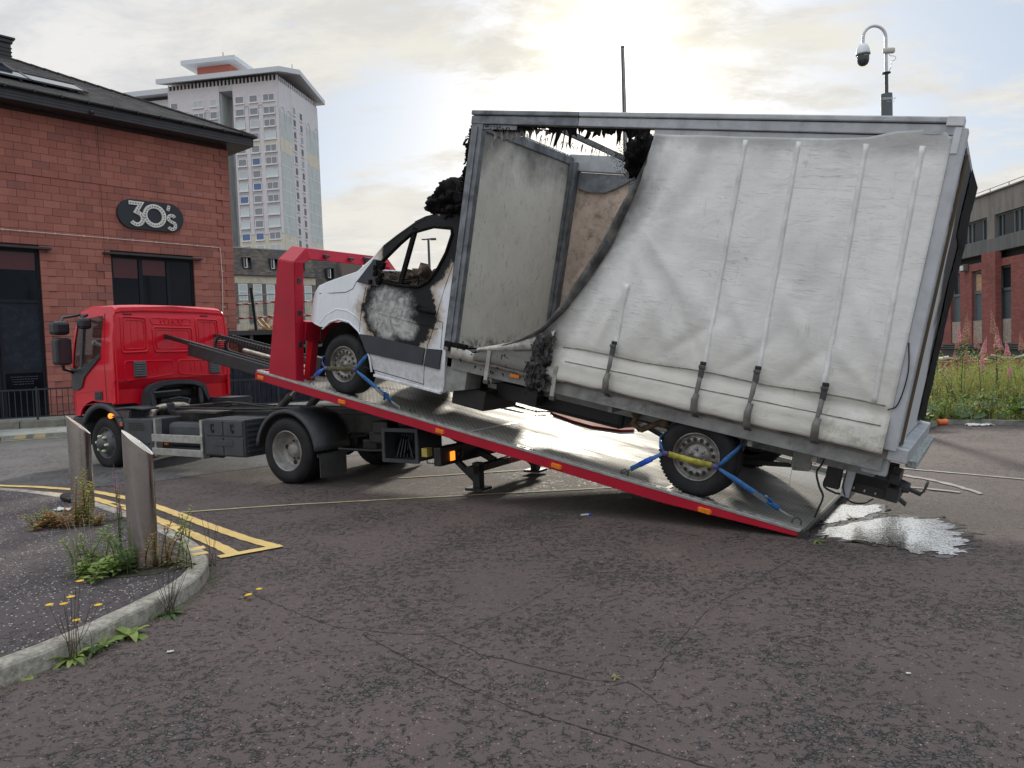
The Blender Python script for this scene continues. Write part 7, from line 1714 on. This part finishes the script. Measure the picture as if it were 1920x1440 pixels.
def bollard(x, y, lab, lean=0):
    e = empty('bollard', frame((x, y, .108), 0), label=lab, cat='bollard', group='slant-topped stainless bollards on the footway')
    n = 40; r_ = .099; hd = R(lean); q = MB(); vs = []; 
    for a in [2*math.pi*k/n for k in range(n)]: vs.append((r_*math.cos(a), r_*math.sin(a), .0))
    for a in [2*math.pi*k/n for k in range(n)]: vs.append((r_*math.cos(a), r_*math.sin(a), .915+.098*math.cos(a-hd)))
    q.add(vs, [(k, (k+1) % n, n+(k+1) % n, n+k) for k in range(n)], True); q.build('tube', mt_steel, e)
    q = MB(); top = [(v[0]*.995, v[1]*.995, v[2]-.0015) for v in vs[n:]]; q.add(top, [tuple(range(n))]); q.build('slanted_cap', mt_cut, e)
    q = MB(); q.add([(v[0]*1.004, v[1]*1.004, v[2]+.001) for v in vs[n:]]+[(v[0]*.965, v[1]*.965, v[2]-.000) for v in vs[n:]], [(k, (k+1) % n, n+(k+1) % n, n+k) for k in range(n)], True); q.build('cap_rim', mt_cut, e)
    q = MB(); q.sheet([[(1.25*r_*math.cos(a)*(1+.2*math.sin(a*5)), 1.25*r_*math.sin(a)*(1+.2*math.cos(a*3)), .0035) for a in [2*math.pi*k/24 for k in range(25)]], [(r_*.9*math.cos(a), r_*.9*math.sin(a), .006) for a in [2*math.pi*k/24 for k in range(25)]]]); q.build('dirt_collar', mt_crack, e)
    return e
bollard(-2.735, 5.46, 'nearer stainless bollard with a slanted top, weeds round its foot by the kerb', 197)
bollard(-4.195, 7.26, 'farther stainless bollard with a slanted top, in front of the truck cab wheel', 205)

# ---------------------------------------------------------------- plants
def mat_leaf(name, c, c2, tr=.35):
    m, t, b = newmat(name); geo = t.new('ShaderNodeNewGeometry'); oi = t.new('ShaderNodeObjectInfo')
    r_ = t.math('FRACT', t.math('ADD', geo.outputs['Random Per Island'], oi.outputs['Random'])); cc = t.mix(r_, c, c2)
    t.put(b.inputs['Base Color'], cc); b.inputs['Roughness'].default_value = .6
    out = t.n.get('Material Output'); mx = t.new('ShaderNodeMixShader'); tl = t.new('ShaderNodeBsdfTranslucent'); t.put(tl.inputs[0], t.mix(1, cc, (1.5, 1.6, .8), 'MULTIPLY'))
    mx.inputs[0].default_value = tr; t.l.new(b.outputs[0], mx.inputs[1]); t.l.new(tl.outputs[0], mx.inputs[2]); t.l.new(mx.outputs[0], out.inputs[0]); return m
mt_leafg = mat_leaf('green_leaf', (.15, .23, .06), (.30, .37, .11)); mt_leafd = mat_leaf('dark_green_leaf', (.055, .11, .04), (.11, .17, .055)); mt_leafr = mat_leaf('reddening_leaf', (.42, .14, .08), (.34, .20, .08))
mt_leafy = mat_leaf('olive_leaf', (.24, .26, .09), (.36, .33, .15)); mt_pink = mat_leaf('fireweed_flower', (.58, .22, .42), (.66, .38, .52)); mt_pfade = mat_leaf('fading_fireweed_flower', (.42, .20, .24), (.45, .30, .28)); mt_dry = mat_leaf('dry_grass', (.30, .25, .12), (.22, .19, .09)); mt_stem = M('brown_stem', (.075, .045, .03), .8, var=.3); mt_stemg = M('green_stem', (.09, .12, .04), .7, var=.3)
mt_petal = mat_leaf('yellow_petal', (.85, .50, .01), (.90, .62, .02), .2); mt_purp = mat_leaf('purple_petal', (.42, .14, .45), (.55, .25, .55), .3)
def leaf(q, p, d, L, w, droop=.3, n=3):
    p = Vector(p); d = Vector(d).normalized(); s = d.cross(Vector((0, 0, 1)))
    if s.length < .05: s = Vector((1, 0, 0))
    s.normalize(); A = []; B = []
    for i in range(n+1):
        f = i/n; c = p+d*L*f+Vector((0, 0, -droop*L*f*f)); ww = w*math.sin(max(.06, min(1, f*.92+.08))*math.pi)**.7*.5 if i < n else w*.04
        A.append(c+s*ww+Vector((0, 0, ww*.25))); B.append(c-s*ww+Vector((0, 0, ww*.25)))
    m_ = [a*.5+b*.5-Vector((0, 0, w*.06)) for a, b in zip(A, B)]
    q.sheet([A, m_, B])
def leafy(name_root, loc, h, lab, cat, group=None, stems=1, lm=None, sm=None, leaf_l=.06, leaf_w=.012, dens=60, flower=None, spread=.05, lean=.1, seed=0, base=None, two=None, up=.35, parent=None):
    rs = random.Random(seed*77+5); e = empty(name_root, frame(loc, rs.uniform(0, 6)), label=lab, cat=cat, group=group)
    qs = MB(); ql = MB(); q2 = MB(); qf = MB()
    for s in range(stems):
        b0 = Vector((rs.gauss(0, spread), rs.gauss(0, spread), 0)); lx, ly = rs.gauss(0, lean), rs.gauss(0, lean); hh = h*rs.uniform(.6, 1) if s else h
        P = [b0+Vector((lx*hh*f*f, ly*hh*f*f, hh*f)) for f in (0, .25, .5, .75, 1)]; qs.tube(P, [.0035+.004*h, .003+.003*h, .0025+.002*h, .002, .0012], 5)
        n = int(dens*hh)
        for k in range(n):
            f = (k+.5)/n; 
            if flower and f > .74: continue
            i = min(3, int(f*4)); p = P[i]+(P[i+1]-P[i])*(f*4-i); a = k*2.4+rs.uniform(-.3, .3); L = leaf_l*(1.05-.6*f)*rs.uniform(.7, 1.2)
            leaf(q2 if (two and rs.random() < two[1]) else ql, p, (math.cos(a), math.sin(a), up+.3*f), L, leaf_w*rs.uniform(.8, 1.2))
        if flower:
            for k in range(flower[1]):
                f = .74+.26*k/flower[1]; p = P[3]+(P[4]-P[3])*((f-.75)*4 if f > .75 else 0); a = k*2.4; r_ = flower[2]*(1.15-((f-.74)/.26)); d = Vector((math.cos(a), math.sin(a), .15)); c = p+d*r_*.8
                for j in range(3):
                    dd = Vector((rs.uniform(-1, 1), rs.uniform(-1, 1), rs.uniform(-1, 1))).normalized()*r_*.45; d3 = dd.cross(d).normalized()*r_*.4; qf.add([c-dd, c+d3, c+dd, c-d3], [(0, 1, 2, 3)])
    qs.build('stem', sm or mt_stemg, e); ql.build('leaves', lm or mt_leafg, e, fixn=False)
    if q2.v: q2.build('coloured_leaves', two[0], e, fixn=False)
    if qf.v: qf.build('flower_spike', flower[0], e, fixn=False)
    return e
G1 = 'weeds growing round the nearer bollard'; Z = .11
leafy('willowherb', (-3.02, 5.40, Z), 0.32, 'bushy bright green weed left of the nearer bollard', 'plant', G1, 8, mt_leafg, mt_stemg, 0.101, 0.022, 117, spread=.06, lean=.25, seed=1)
leafy('willowherb', (-2.93, 5.26, Z), 0.14, 'low fresh green leafy clump at the front of the paving pit', 'plant', G1, 14, mt_leafg, mt_stemg, 0.115, 0.031, 143, spread=.09, lean=.5, seed=2)
leafy('willowherb', (-2.86, 5.52, Z), 0.53, 'tall reddish brown willowherb stem left of the nearer bollard', 'plant', G1, 1, mt_leafr, mt_stem, 0.074, 0.017, 123, spread=.02, lean=.05, seed=3, two=(mt_leafy, .35))
leafy('knapweed', (-3.00, 5.66, Z), .74, 'green stem with a purple flower head beside the nearer bollard', 'plant', G1, 2, mt_leafd, mt_stemg, 0.101, 0.037, 33, spread=.01, lean=.05, seed=4, flower=(mt_purp, 14, .022))
leafy('willowherb', (-2.76, 5.33, Z), 0.24, 'upright dark green weed in front of the nearer bollard foot', 'plant', G1, 3, mt_leafd, mt_stemg, 0.101, 0.022, 123, spread=.025, lean=.15, seed=5)
leafy('willowherb', (-2.60, 5.46, Z), 0.32, 'olive and rust coloured weed right of the nearer bollard', 'plant', G1, 6, mt_leafy, mt_stem, 0.081, 0.019, 117, spread=.05, lean=.22, seed=6, two=(mt_leafr, .4))
leafy('willowherb', (-2.55, 5.56, Z), 0.39, 'green willowherb leaning over the kerb right of the nearer bollard', 'plant', G1, 3, mt_leafg, mt_stemg, 0.081, 0.019, 104, spread=.04, lean=.18, seed=7, two=(mt_leafy, .4))
leafy('willowherb', (-2.43, 5.42, Z), 0.26, 'thin olive weed at the edge of the paving pit by the kerb', 'plant', G1, 3, mt_leafy, mt_stem, 0.068, 0.015, 78, spread=.03, lean=.2, seed=8)
leafy('dead_grass', (-3.12, 5.33, Z), .44, 'bleached dead weed stalks at the left of the nearer bollard', 'plant', G1, 9, mt_dry, M('bleached_stem', (.30, .27, .20), .9), .03, .004, 40, spread=.03, lean=.18, seed=9)
G2 = 'weeds growing round the farther bollard'
leafy('willowherb', (-4.05, 7.06, Z), .50, 'green and red willowherb against the front of the farther bollard', 'plant', G2, 6, mt_leafg, mt_stem, 0.101, 0.024, 97, spread=.05, lean=.1, seed=11, two=(mt_leafr, .4))
leafy('willowherb', (-4.26, 6.96, Z), .14, 'low rust red weed left of the farther bollard foot', 'plant', G2, 21, mt_leafr, mt_stem, 0.081, 0.024, 143, spread=.10, lean=.6, seed=12, two=(mt_leafy, .4))
leafy('willowherb', (-4.44, 7.02, Z), .17, 'small pale green weed tuft at the left end of the farther paving pit', 'plant', G2, 14, mt_leafg, mt_stemg, 0.068, 0.014, 143, spread=.06, lean=.4, seed=13, two=(mt_dry, .3))
leafy('willowherb', (-3.95, 7.02, Z), .10, 'orange and green ground-hugging weed right of the farther bollard foot', 'plant', G2, 18, mt_leafy, mt_stem, 0.068, 0.017, 156, spread=.08, lean=.7, seed=14, two=(mt_leafr, .4))
leafy('willowherb', (-3.80, 7.20, Z), .34, 'withered brown weed stem right of the farther bollard', 'plant', G2, 3, mt_leafr, mt_stem, 0.054, 0.014, 52, spread=.02, lean=.15, seed=15)
# kerb-side rosettes and stalks
def rosette(loc, r_, n, lab, m_=mt_leafg, w=.28, seed=0, up=.55, name='dandelion', grp='weeds in the kerb gutter', stalks=0, hf=.3, fl=None):
    rs = random.Random(seed*31+3); e = empty(name, frame(loc, rs.uniform(0, 6)), label=lab, cat='plant', group=grp); q = MB()
    for k in range(n): a = k*2.4; leaf(q, (0, 0, .005), (math.cos(a), math.sin(a), rs.uniform(up*.4, up*1.6)), r_*rs.uniform(.55, 1.1), r_*w*rs.uniform(.7, 1.1), rs.uniform(.3, .8), 5)
    q.build('leaves', m_, e, fixn=False)
    if stalks:
        q = MB(); qf = MB()
        for k in range(stalks):
            h = hf*rs.uniform(.45, 1); lx, ly = rs.gauss(0, .06), rs.gauss(0, .05); P = [Vector((rs.gauss(0, .02), rs.gauss(0, .02), 0)), Vector((lx*.5, ly*.5, h*.5)), Vector((lx, ly, h))]; q.tube(P, [.0022, .0018, .0014], 4)
            if fl and k < fl:
                for j in range(9): a = j*.7; d = Vector((math.cos(a), math.sin(a), .25)); s = Vector((-math.sin(a), math.cos(a), 0))*.005; c = P[2]; qf.add([c, c+d*.016+s*1.3, c+d*.024, c+d*.016-s*1.3], [(0, 1, 2, 3)])
        q.build('stalks', mt_stem, e)
        if qf.v: qf.build('flowers', mt_petal, e, fixn=False)
    return e
rosette((-2.43, 4.02, 0), .17, 16, 'yellow-flowered hawkweed clump in the kerb gutter, nearest of the tall ones', mt_leafg, .24, 1, .7, 'hawkweed', stalks=11, hf=.42, fl=6)
rosette((-2.36, 4.10, 0), .15, 12, 'grey green grassy weed in the gutter beside the hawkweed', mt_leafd, .14, 2, .8, 'hawkweed')
rosette((-2.36, 4.19, 0), .13, 11, 'short green weed between the hawkweed and the dandelion by the kerb', mt_leafg, .2, 3, .9)
rosette((-2.28, 4.34, 0), .17, 13, 'broad-leaved dandelion growing against the kerb face', mt_leafg, .34, 4, .8)
rosette((-2.21, 4.70, 0), .17, 18, 'dark weed clump with dead stalks at the curve of the kerb', mt_leafd, .17, 5, .45, 'plantain', stalks=16, hf=.30)
rosette((-2.57, 3.84, 0), .16, 4, 'flat pair of toothed green leaves lying in the near gutter', mt_leafg, .42, 6, .1)
rosette((-2.40, 5.83, .0), .07, 8, 'small weed with dark dead stalks at the kerb nose', mt_leafd, .3, 7, .5, 'dock', stalks=4, hf=.42)
rosette((-2.24, 5.45, .0), .06, 7, 'tiny weed in the gutter under the kerb nose', mt_leafd, .3, 8, .5)
leafy('willowherb', (-2.92, 6.60, 0), .26, 'small green weed on the road side of the kerb by the yellow lines', 'plant', 'weeds in the kerb gutter', 3, mt_leafg, mt_stem, 0.068, 0.020, 78, spread=.02, lean=.2, seed=21, two=(mt_leafy, .4))
rosette((-1.85, 4.98, 0), .03, 5, 'tiny yellow-flowered weed in the tarmac beyond the kerb', mt_leafy, .3, 9, .5, stalks=3, hf=.04, fl=3)
rosette((.45, 3.56, 0), .05, 7, 'tiny weed rooted in the tarmac crack in the middle of the foreground', mt_leafy, .2, 10, .7, grp='weeds in the tarmac cracks')
rosette((2.36, 5.86, 0), .08, 9, 'small green weed beside the deck tail', mt_leafg, .25, 12, .6, grp='weeds in the tarmac cracks')
rosette((2.95, 6.56, 0), .09, 9, 'small weed between the two puddles', mt_leafy, .25, 13, .4, grp='weeds in the tarmac cracks')
rosette((3.72, 9.9, 0), .22, 22, 'bright green tuft seen under the back of the van', mt_leafg, .16, 14, .9, grp='weeds in the tarmac cracks')
leafy('willowherb', tuple((FM @ Vector((.9, 1.75, .11)))), .42, 'thin sapling growing by the plinth wall on the far footway', 'plant', None, 1, mt_leafd, mt_stem, .06, .02, 60, lean=.05, seed=30)
# gutter dirt and moss strip along the kerb foot, soil in the paving pits
q = MB()
for i in range(900):
    k = rnd.randrange(8, len(kp)-14); x, y = kp[k]; x += rnd.gauss(.03, .03); y += rnd.gauss(-.0, .04); s = rnd.uniform(.003, .010); q.add([(x-s, y-s, .002), (x+s, y-s*.5, .002), (x+s*.6, y+s, .003), (x, y, .006+s)], [(0, 1, 3), (1, 2, 3), (2, 0, 3)])
tag(q.build('gutter_grit', M('grit', (.12, .105, .08), .95, rand=.3)), kind='stuff')
for k, (cx, cy, w, h, a) in enumerate(((-2.76, 5.42, .38, .20, .15), (-4.20, 7.08, .36, .14, .1))):
    q = MB(); P = [(cx+w*math.cos(t)*(1+.12*math.sin(5*t)), cy+h*math.sin(t)*(1+.15*math.cos(4*t)), .111) for t in [2*math.pi*i/28 for i in range(28)]]; q.add(P, [tuple(range(28))]); struct(q.build('soil_pit', M('mossy_soil', (.045, .042, .025), .95, var=.5, scale=25, bump=.8, bscale=60)))

# ---------------------------------------------------------------- weed bed on the right
wk = [(3.2, 17.2), (4.6, 15.9), (5.6, 14.0), (6.1, 12.6), (6.6, 12.45), (7.1, 12.85), (7.62, 13.35), (8.2, 13.0), (8.9, 12.45), (10.5, 11.3), (13, 9.6), (18, 7)]
wbk = empty('weed_bed_kerb', kind='structure')
for i, seg in enumerate(cut_path(smooth_path(wk, 1), .9)):
    inn = offs(seg, .12); hz = .09+rnd.uniform(-.01, .01); q = MB()
    q.sheet([[(a[0], a[1], -.02), (a[0], a[1], hz-.01), (a[0]*.9+b[0]*.1, a[1]*.9+b[1]*.1, hz), (b[0], b[1], hz), (b[0], b[1], -.02)] for a, b in zip(seg, inn)], smooth=False); q.build('kerb_stone', mt_farkerb, wbk)
soil = [(x, y) for x, y in offs(smooth_path(wk, 1), .12)]+[(30, 7), (30, 45), (-2, 45), (-1, 19.5)]
struct(flat('weed_bed_soil', soil, .07, M('weedy_soil', (.06, .055, .03), .95, var=.4, scale=8, bump=.5)))
def in_bed(x, y): 
    # beyond the kerb line
    for (x0, y0), (x1, y1) in zip(wk, wk[1:]):
        if x0 <= x <= x1: return y > y0+(y1-y0)*(x-x0)/(x1-x0)-.04
    return x > 18 or (x < 3.2 and y > 18.5)
rs = random.Random(99)
def undergrowth(name, n, m_, hfun, L, w, seed, dens_top=.5, kind='blade', xr=(-.5, 19), yr=(12.4, 24)):
    rs = random.Random(seed); q = MB(); c = 0
    while c < n:
        x = rs.uniform(*xr); y = yr[0]+(yr[1]-yr[0])*rs.random()**1.5
        if not in_bed(x, y): continue
        c += 1; h = hfun(x, y); z = .06+h*rs.random()**.8; a = rs.uniform(0, 6.28); l = L*rs.uniform(.6, 1.3)
        if kind == 'blade':
            z = .06; hh = h*rs.uniform(.5, 1.1); lx, ly = rs.gauss(0, .14), rs.gauss(0, .14); s = Vector((math.cos(a), math.sin(a), 0))*w
            p0 = Vector((x, y, z)); p1 = p0+Vector((lx*hh*.4, ly*hh*.4, hh*.55)); p2 = p0+Vector((lx*hh*1.4, ly*hh*1.4, hh)); q.add([p0-s, p0+s, p1+s*.8, p1-s*.8, p2], [(0, 1, 2, 3), (3, 2, 4)])
        else:
            d = Vector((math.cos(a), math.sin(a), rs.uniform(-.2, .9))).normalized(); s = d.cross(Vector((0, 0, 1))).normalized()*w*rs.uniform(.7, 1.2); p = Vector((x, y, z)); q.add([p, p+d*l*.5+s, p+d*l, p+d*l*.5-s], [(0, 1, 2, 3)])
    o = q.build(name, m_, None, fixn=False); o['kind'] = 'stuff'; return o
def hh(x, y):
    k = mnoise.noise(Vector((x*.55, y*.55, 2)))*.5+.5; d = y-12.6
    return (.14+.92*min(1, max(0, d)/2.6))*(.25+1.15*k)*(.35 if x < 4.5 else 1)
undergrowth('grass', 30000, mt_leafy, lambda x, y: hh(x, y)*.9, .3, .006, 1)
undergrowth('grass', 9000, mt_dry, lambda x, y: hh(x, y)*.95, .3, .004, 5)
undergrowth('undergrowth', 30000, mt_leafg, lambda x, y: hh(x, y)*.95, .11, .014, 2, kind='leaf')
undergrowth('undergrowth', 15000, mt_leafd, lambda x, y: hh(x, y)*.8, .10, .016, 3, kind='leaf')
undergrowth('undergrowth', 6000, mt_leafy, lambda x, y: hh(x, y)*1.0, .09, .011, 4, kind='leaf')
# round-leaved butterbur at the front
q = MB(); c = 0; rs = random.Random(5)
while c < 520:
    x = rs.uniform(6.5, 13); y = rs.uniform(12.5, 15.2)
    if not in_bed(x, y): continue
    c += 1; r_ = rs.uniform(.06, .17); z = rs.uniform(.12, .38); tl = rs.uniform(-.5, .5); t2 = rs.uniform(-.5, .5); P = [(x+r_*math.cos(a)*(1 if abs(a) > .4 else .6), y+r_*math.sin(a), z+r_*math.cos(a)*tl+r_*math.sin(a)*t2) for a in [2*math.pi*k/9-3.14 for k in range(9)]]
    q.add(P+[(x, y, z-.02)], [(k, (k+1) % 9, 9) for k in range(9)])
    q.tube([(x, y, .06), (x, y, z-.02)], .006, 3, cap=False)
tag(q.build('butterbur', mt_leafd, fixn=False), kind='stuff')
# fireweed standing out of the bed, one object each
proto = []
def fireweed(h, fm, seed):
    return leafy('fireweed', (0, 0, 0), h, None, None, None, 1, mt_leafg, mt_stem, .13, .022, 44, flower=(fm, 60, .050), lean=.06, seed=seed, up=.5)
protos = [fireweed(1.5, mt_pink, 51), fireweed(1.25, mt_pink, 52), fireweed(1.4, mt_pfade, 53), fireweed(1.7, mt_pfade, 54)]
GF = 'pink fireweed stems standing in the weed bed'
spots = [(8.75, 14.6, 1.15, 3, 'tallest fireweed spike, closest to the back edge of the van'), (9.15, 15.4, .9, 2, None), (9.5, 15.1, .82, 0, None), (9.75, 15.6, .8, 1, None), (9.35, 14.3, .75, 1, None)]
rs = random.Random(17)
for i in range(46):
    x = rs.uniform(9.9, 15.5) if i > 10 else rs.uniform(8.6, 11); y = rs.uniform(14.2, 18.5); spots.append((x, y, rs.uniform(.85, 1.2), rs.randrange(4), None))
for i, (x, y, s, k, lab) in enumerate(spots):
    o = protos[k] if i >= len(spots)-0 else copy_tree(protos[k]); o.matrix_world = frame((x, y, .06), rs.uniform(0, 6)) @ Matrix.Diagonal((s, s, s, 1))
    if lab is None: lab = ('bright pink' if k < 2 else 'fading brownish pink')+' fireweed stem growing in the tall weeds in front of the brick building'
    tag(o, lab, 'plant', GF)
# leafy unflowered stems filling the bed in uneven clumps
lp = [leafy('willowherb', (0, 0, 0), 1.15, None, None, None, 7, mt_leafg, mt_stemg, .15, .026, 34, spread=.14, lean=.16, seed=61, two=(mt_leafy, .3)), leafy('willowherb', (0, 0, 0), .95, None, None, None, 8, mt_leafd, mt_stem, .13, .024, 36, spread=.16, lean=.2, seed=62, two=(mt_leafr, .2)), leafy('willowherb', (0, 0, 0), .85, None, None, None, 8, mt_leafy, mt_stem, .12, .02, 36, spread=.16, lean=.25, seed=63, two=(mt_pfade, .12))]
LN = ['bushy fresh green willowherb clump', 'dark green willowherb clump with rusty leaves', 'yellowing olive willowherb clump']
for i in range(44):
    x = rs.uniform(7.4, 15); y = rs.uniform(13.3, 17.5); s = rs.uniform(.65, 1.15)
    if not in_bed(x, y-.4): continue
    k = rs.randrange(3); o = copy_tree(lp[k]); o.matrix_world = frame((x, y, .06), rs.uniform(0, 6)) @ Matrix.Diagonal((s, s, s, 1)); tag(o, LN[k]+' in the weed bed before the brick building', 'plant', 'willowherb clumps filling the weed bed')
protos = protos+lp
for p in protos:
    for ch in list(p.children): bpy.data.objects.remove(ch)
    bpy.data.objects.remove(p)
# rubbish-topped low wall behind the weeds
e = empty('rubble_wall', frame((12.6, 20.2, 0), R(-6)), label='low brick wall heaped with pale rubbish behind the fireweed', cat='wall')
q = MB(); q.box((-1.6, 0, 0), (6, .3, .85)); q.build('wall_body', mt_brick, e)
mt_trash = [M('trash_pale', (.5, .48, .45), .8, var=.3, rand=.3), M('trash_pink', (.5, .3, .26), .8), M('trash_dark', (.04, .04, .05), .5), M('trash_blue', (.35, .38, .5), .7)]
rs = random.Random(3)
for i in range(70):
    x = rs.uniform(-1.5, 6); s = rs.uniform(.05, .16); q = MB(); q.box((-s, -s*.7, 0), (s, s*.7, s*rs.uniform(.15, .5)), s*.08); o = q.build('rubbish', rs.choice(mt_trash[:2]+mt_trash), e); o.location = (x, rs.uniform(.05, .25), .85+rs.uniform(0, .08)); o.rotation_euler = (rs.uniform(-.4, .4), rs.uniform(-.3, .3), rs.uniform(0, 3))
# litter
e = empty('orange_can', frame((7.52, 13.2, .0), R(10)), label='crushed orange drinks can lying against the weed bed kerb', cat='can'); q = MB(); q.lathe([(.001, -.10), (.05, -.10), (.058, -.06), (.05, 0), (.058, .06), (.05, .10), (.001, .10)], 12, 'x', (0, 0, .056)); q.build('can_body', M('orange_tin', (.75, .16, .04), .5, var=.2, dirt=((.6, .5, .4), .6, 8)), e)
def rag(name, loc, r_, m_, lab, cat, h=.04, seed=0):
    rs = random.Random(seed); q = MB(); rows = [[(r_*(i/5-1)*rs.uniform(.8, 1.1), r_*.6*(j/4-1)*rs.uniform(.8, 1.1), .006+h*abs(mnoise.noise(Vector((i*.6, j*.6, seed))))*1.6) for j in range(9)] for i in range(11)]; q.sheet(rows); o = q.build(name, m_, None, solid=.003); o.matrix_world = frame(loc, rs.uniform(-.4, .4)); tag(o, lab, cat)
mt_bag = M('white_polythene', (.62, .62, .60), .4, var=.15)
rag('plastic_bag', (8.02, 12.95, .004), .20, mt_bag, 'flattened white plastic bag beside the orange can', 'bag', seed=1); rag('plastic_bag', (7.05, 13.6, .10), .16, mt_bag, 'pale scrap of plastic half hidden in the weeds left of the can', 'bag', seed=2)
rag('litter_scrap', (-4.66, 7.72, .112), .10, mt_bag, 'white flattened carton lying behind the farther bollard', 'litter', .02, 3)
rag('litter_scrap', (-1.93, 4.08, .002), .018, mt_bag, 'small white scrap on the tarmac beyond the dandelions', 'litter', .006, 4)
rag('litter_scrap', (1.82, 3.49, .002), .010, mt_bag, 'tiny white scrap on the tarmac at the lower right', 'litter', .004, 5)
e = empty('vape_tube', frame((.65, 7.07, .004), R(10)), label='small grey and blue tube lying on the tarmac in the van shadow', cat='litter'); q = MB(); q.tube([(-.045, 0, .01), (.03, 0, .01)], .010, 8); q.build('tube_body', M('pale_tube', (.5, .5, .5), .4), e); q = MB(); q.tube([(.03, 0, .01), (.052, 0, .01)], .0105, 8); q.build('tube_cap', mt_blue2, e)
e = empty('orange_debris', frame((3.9, 9.6, 0), 0), label='small orange leaf litter beside the tuft under the van tail', cat='litter'); q = MB()
for i in range(12): leaf(q, (rs.uniform(-.2, .2), rs.uniform(-.1, .1), .01), (rs.uniform(-1, 1), rs.uniform(-1, 1), .4), .08, .05)
q.build('dry_leaves', mat_leaf('orange_leaf', (.5, .22, .05), (.35, .2, .08)), e, fixn=False)
e = empty('black_sack', frame((-4.86, 8.25, .11), R(140)), label='dark rubber road-cone base lying behind the farther bollard', cat='cone base'); q = MB(); q.box((-.17, -.10, 0), (.17, .10, .08), .035); q.build('rubber_body', mt_hose, e)
e.name = 'cone_base'

# ---------------------------------------------------------------- poles
mt_polew = M('white_pole_paint', (.62, .63, .66), .4, var=.08); mt_poled = M('dark_pole_paint', (.06, .07, .075), .45); mt_dome = gloss('smoked_dome', (.05, .06, .065), .15)
e = empty('cctv_pole', frame((6.63, 13.21, 0), 0), label='swan-neck CCTV mast with a white and black dome camera rising behind the van', cat='camera')
q = MB(); q.tube([(0, 0, 0), (0, 0, 5.2)], .11, 16); q.box((-.3, -.3, 0), (.3, .3, .12), .02); q.build('lower_column', mt_poled, e)
q = MB(); q.tube([(0, 0, 5.2), (0, 0, 5.76)], .092, 20); sl_ = q.build('sleeve', M('slate_sleeve', (.10, .125, .13), .5), e)
text_mesh('sleeve_lettering', 'CRSHIELD', .052, mt_wp, sl_, Matrix.Translation((.0, -.094, 5.64)) @ Matrix.Rotation(R(90), 4, 'X'), .001, True); text_mesh('sleeve_small_lettering', 'SMART TOWERS', .018, mt_wp, sl_, Matrix.Translation((.02, -.094, 5.60)) @ Matrix.Rotation(R(90), 4, 'X'), .001)
q = MB(); q.tube([(0, 0, 5.76), (0, 0, 6.12)], .030, 12); q.build('dark_stem', mt_poled, e); q = MB(); q.lathe([(.001, 6.105), (.07, 6.11), (.07, 6.125), (.001, 6.13)], 16, 'z'); q.build('flange', mt_poled, e)
q = MB(); P = [(0, 0, 6.13), (0, 0, 6.70)]+[(-.195+.195*math.cos(R(a)), 0, 6.72+.20*math.sin(R(a))) for a in range(0, 181, 15)]+[(-.395, 0, 6.62)]; q.tube(P, .026, 12); q.build('swan_neck', mt_polew, e)
q = MB(); q.box((-.06, -.06, 6.44), (.14, .02, 6.535), .03); q.build('radio_box', M('beige_box', (.50, .50, .44), .5), e)
q = MB(); q.tube([(.03, -.02, 6.44), (.06, -.02, 6.40), (.14, -.02, 6.39), (.16, -.02, 6.36), (.13, -.02, 6.32), (.08, -.02, 6.31), (.08, -.02, 6.22), (.04, -.01, 6.14)], .006, 5); q.build('cable_loop', mt_polew, e)
q = MB(); q.lathe([(.001, 6.63), (.03, 6.63), (.07, 6.60), (.10, 6.54), (.115, 6.47), (.118, 6.44), (.10, 6.44)], 22, 'z', (-.395, 0, 0)); co = q.build('camera_shroud', M('camera_white', (.66, .70, .74), .4), e)
q = MB(); q.lathe([(.098, 6.44), (.098, 6.35), (.09, 6.31), (.07, 6.275), (.04, 6.255), (.001, 6.25)], 22, 'z', (-.395, 0, 0)); q.build('dome', mt_dome, co)
q = MB(); q.tube([(-.42, -.095, 6.40), (-.36, -.098, 6.405)], .004, 4); q.build('lens_glint', mt_polew, co)
e = empty('lighting_column', frame((3.24, 20.34, 0), 0), label='slim grey lighting column standing up behind the van roof against the sun', cat='pole')
q = MB(); q.tube([(0, 0, 0), (0, 0, 2), (0, 0, 9.2), (0, 0, 9.44)], [.09, .075, .055, .05], 12); q.build('column', M('grey_column', (.30, .29, .30), .5), e); q = MB(); q.box((-.05, -.05, 9.441), (.045, .05, 9.50), .01); q.build('column_cap', mt_poled, e); q = MB(); q.tube([(-.035, -.06, 5), (-.03, -.06, 9.4)], .012, 5); q.build('cable_run', mt_poled, e)
e = empty('street_lamp', frame((-4.15, 40.25, 0), 0), label='distant twin-head street lamp seen through the van cab window', cat='lamp')
q = MB(); q.tube([(0, 0, 0), (0, 0, 7.55)], [.10, .06], 8); q.tube([(-.26, 0, 7.56), (.2, 0, 7.60)], .04, 6); q.build('lamp_post', mt_poled, e); q = MB(); q.box((.10, -.12, 7.52), (.42, .12, 7.62), .02); q.box((-.36, -.08, 7.55), (-.22, .08, 7.60), .01); q.build('lantern', mt_poled, e)
# backdrop beyond the car park: low distant roofs closing the horizon behind the van
e = empty('distant_terrace', frame((-3, 75, 0), 0), label='distant low terrace of roofs on the horizon hidden behind the van', cat='building')
q = MB(); q.box((0, 0, 0), (60, 8, 3.2)); q.build('wall', mt_harl, e); q = MB(); q.poly([(-.4, 3.2), (8.4, 3.2), (4, 5.6)], [], -.4, 60.4, 'x'); q.build('roof', mt_slate, e)
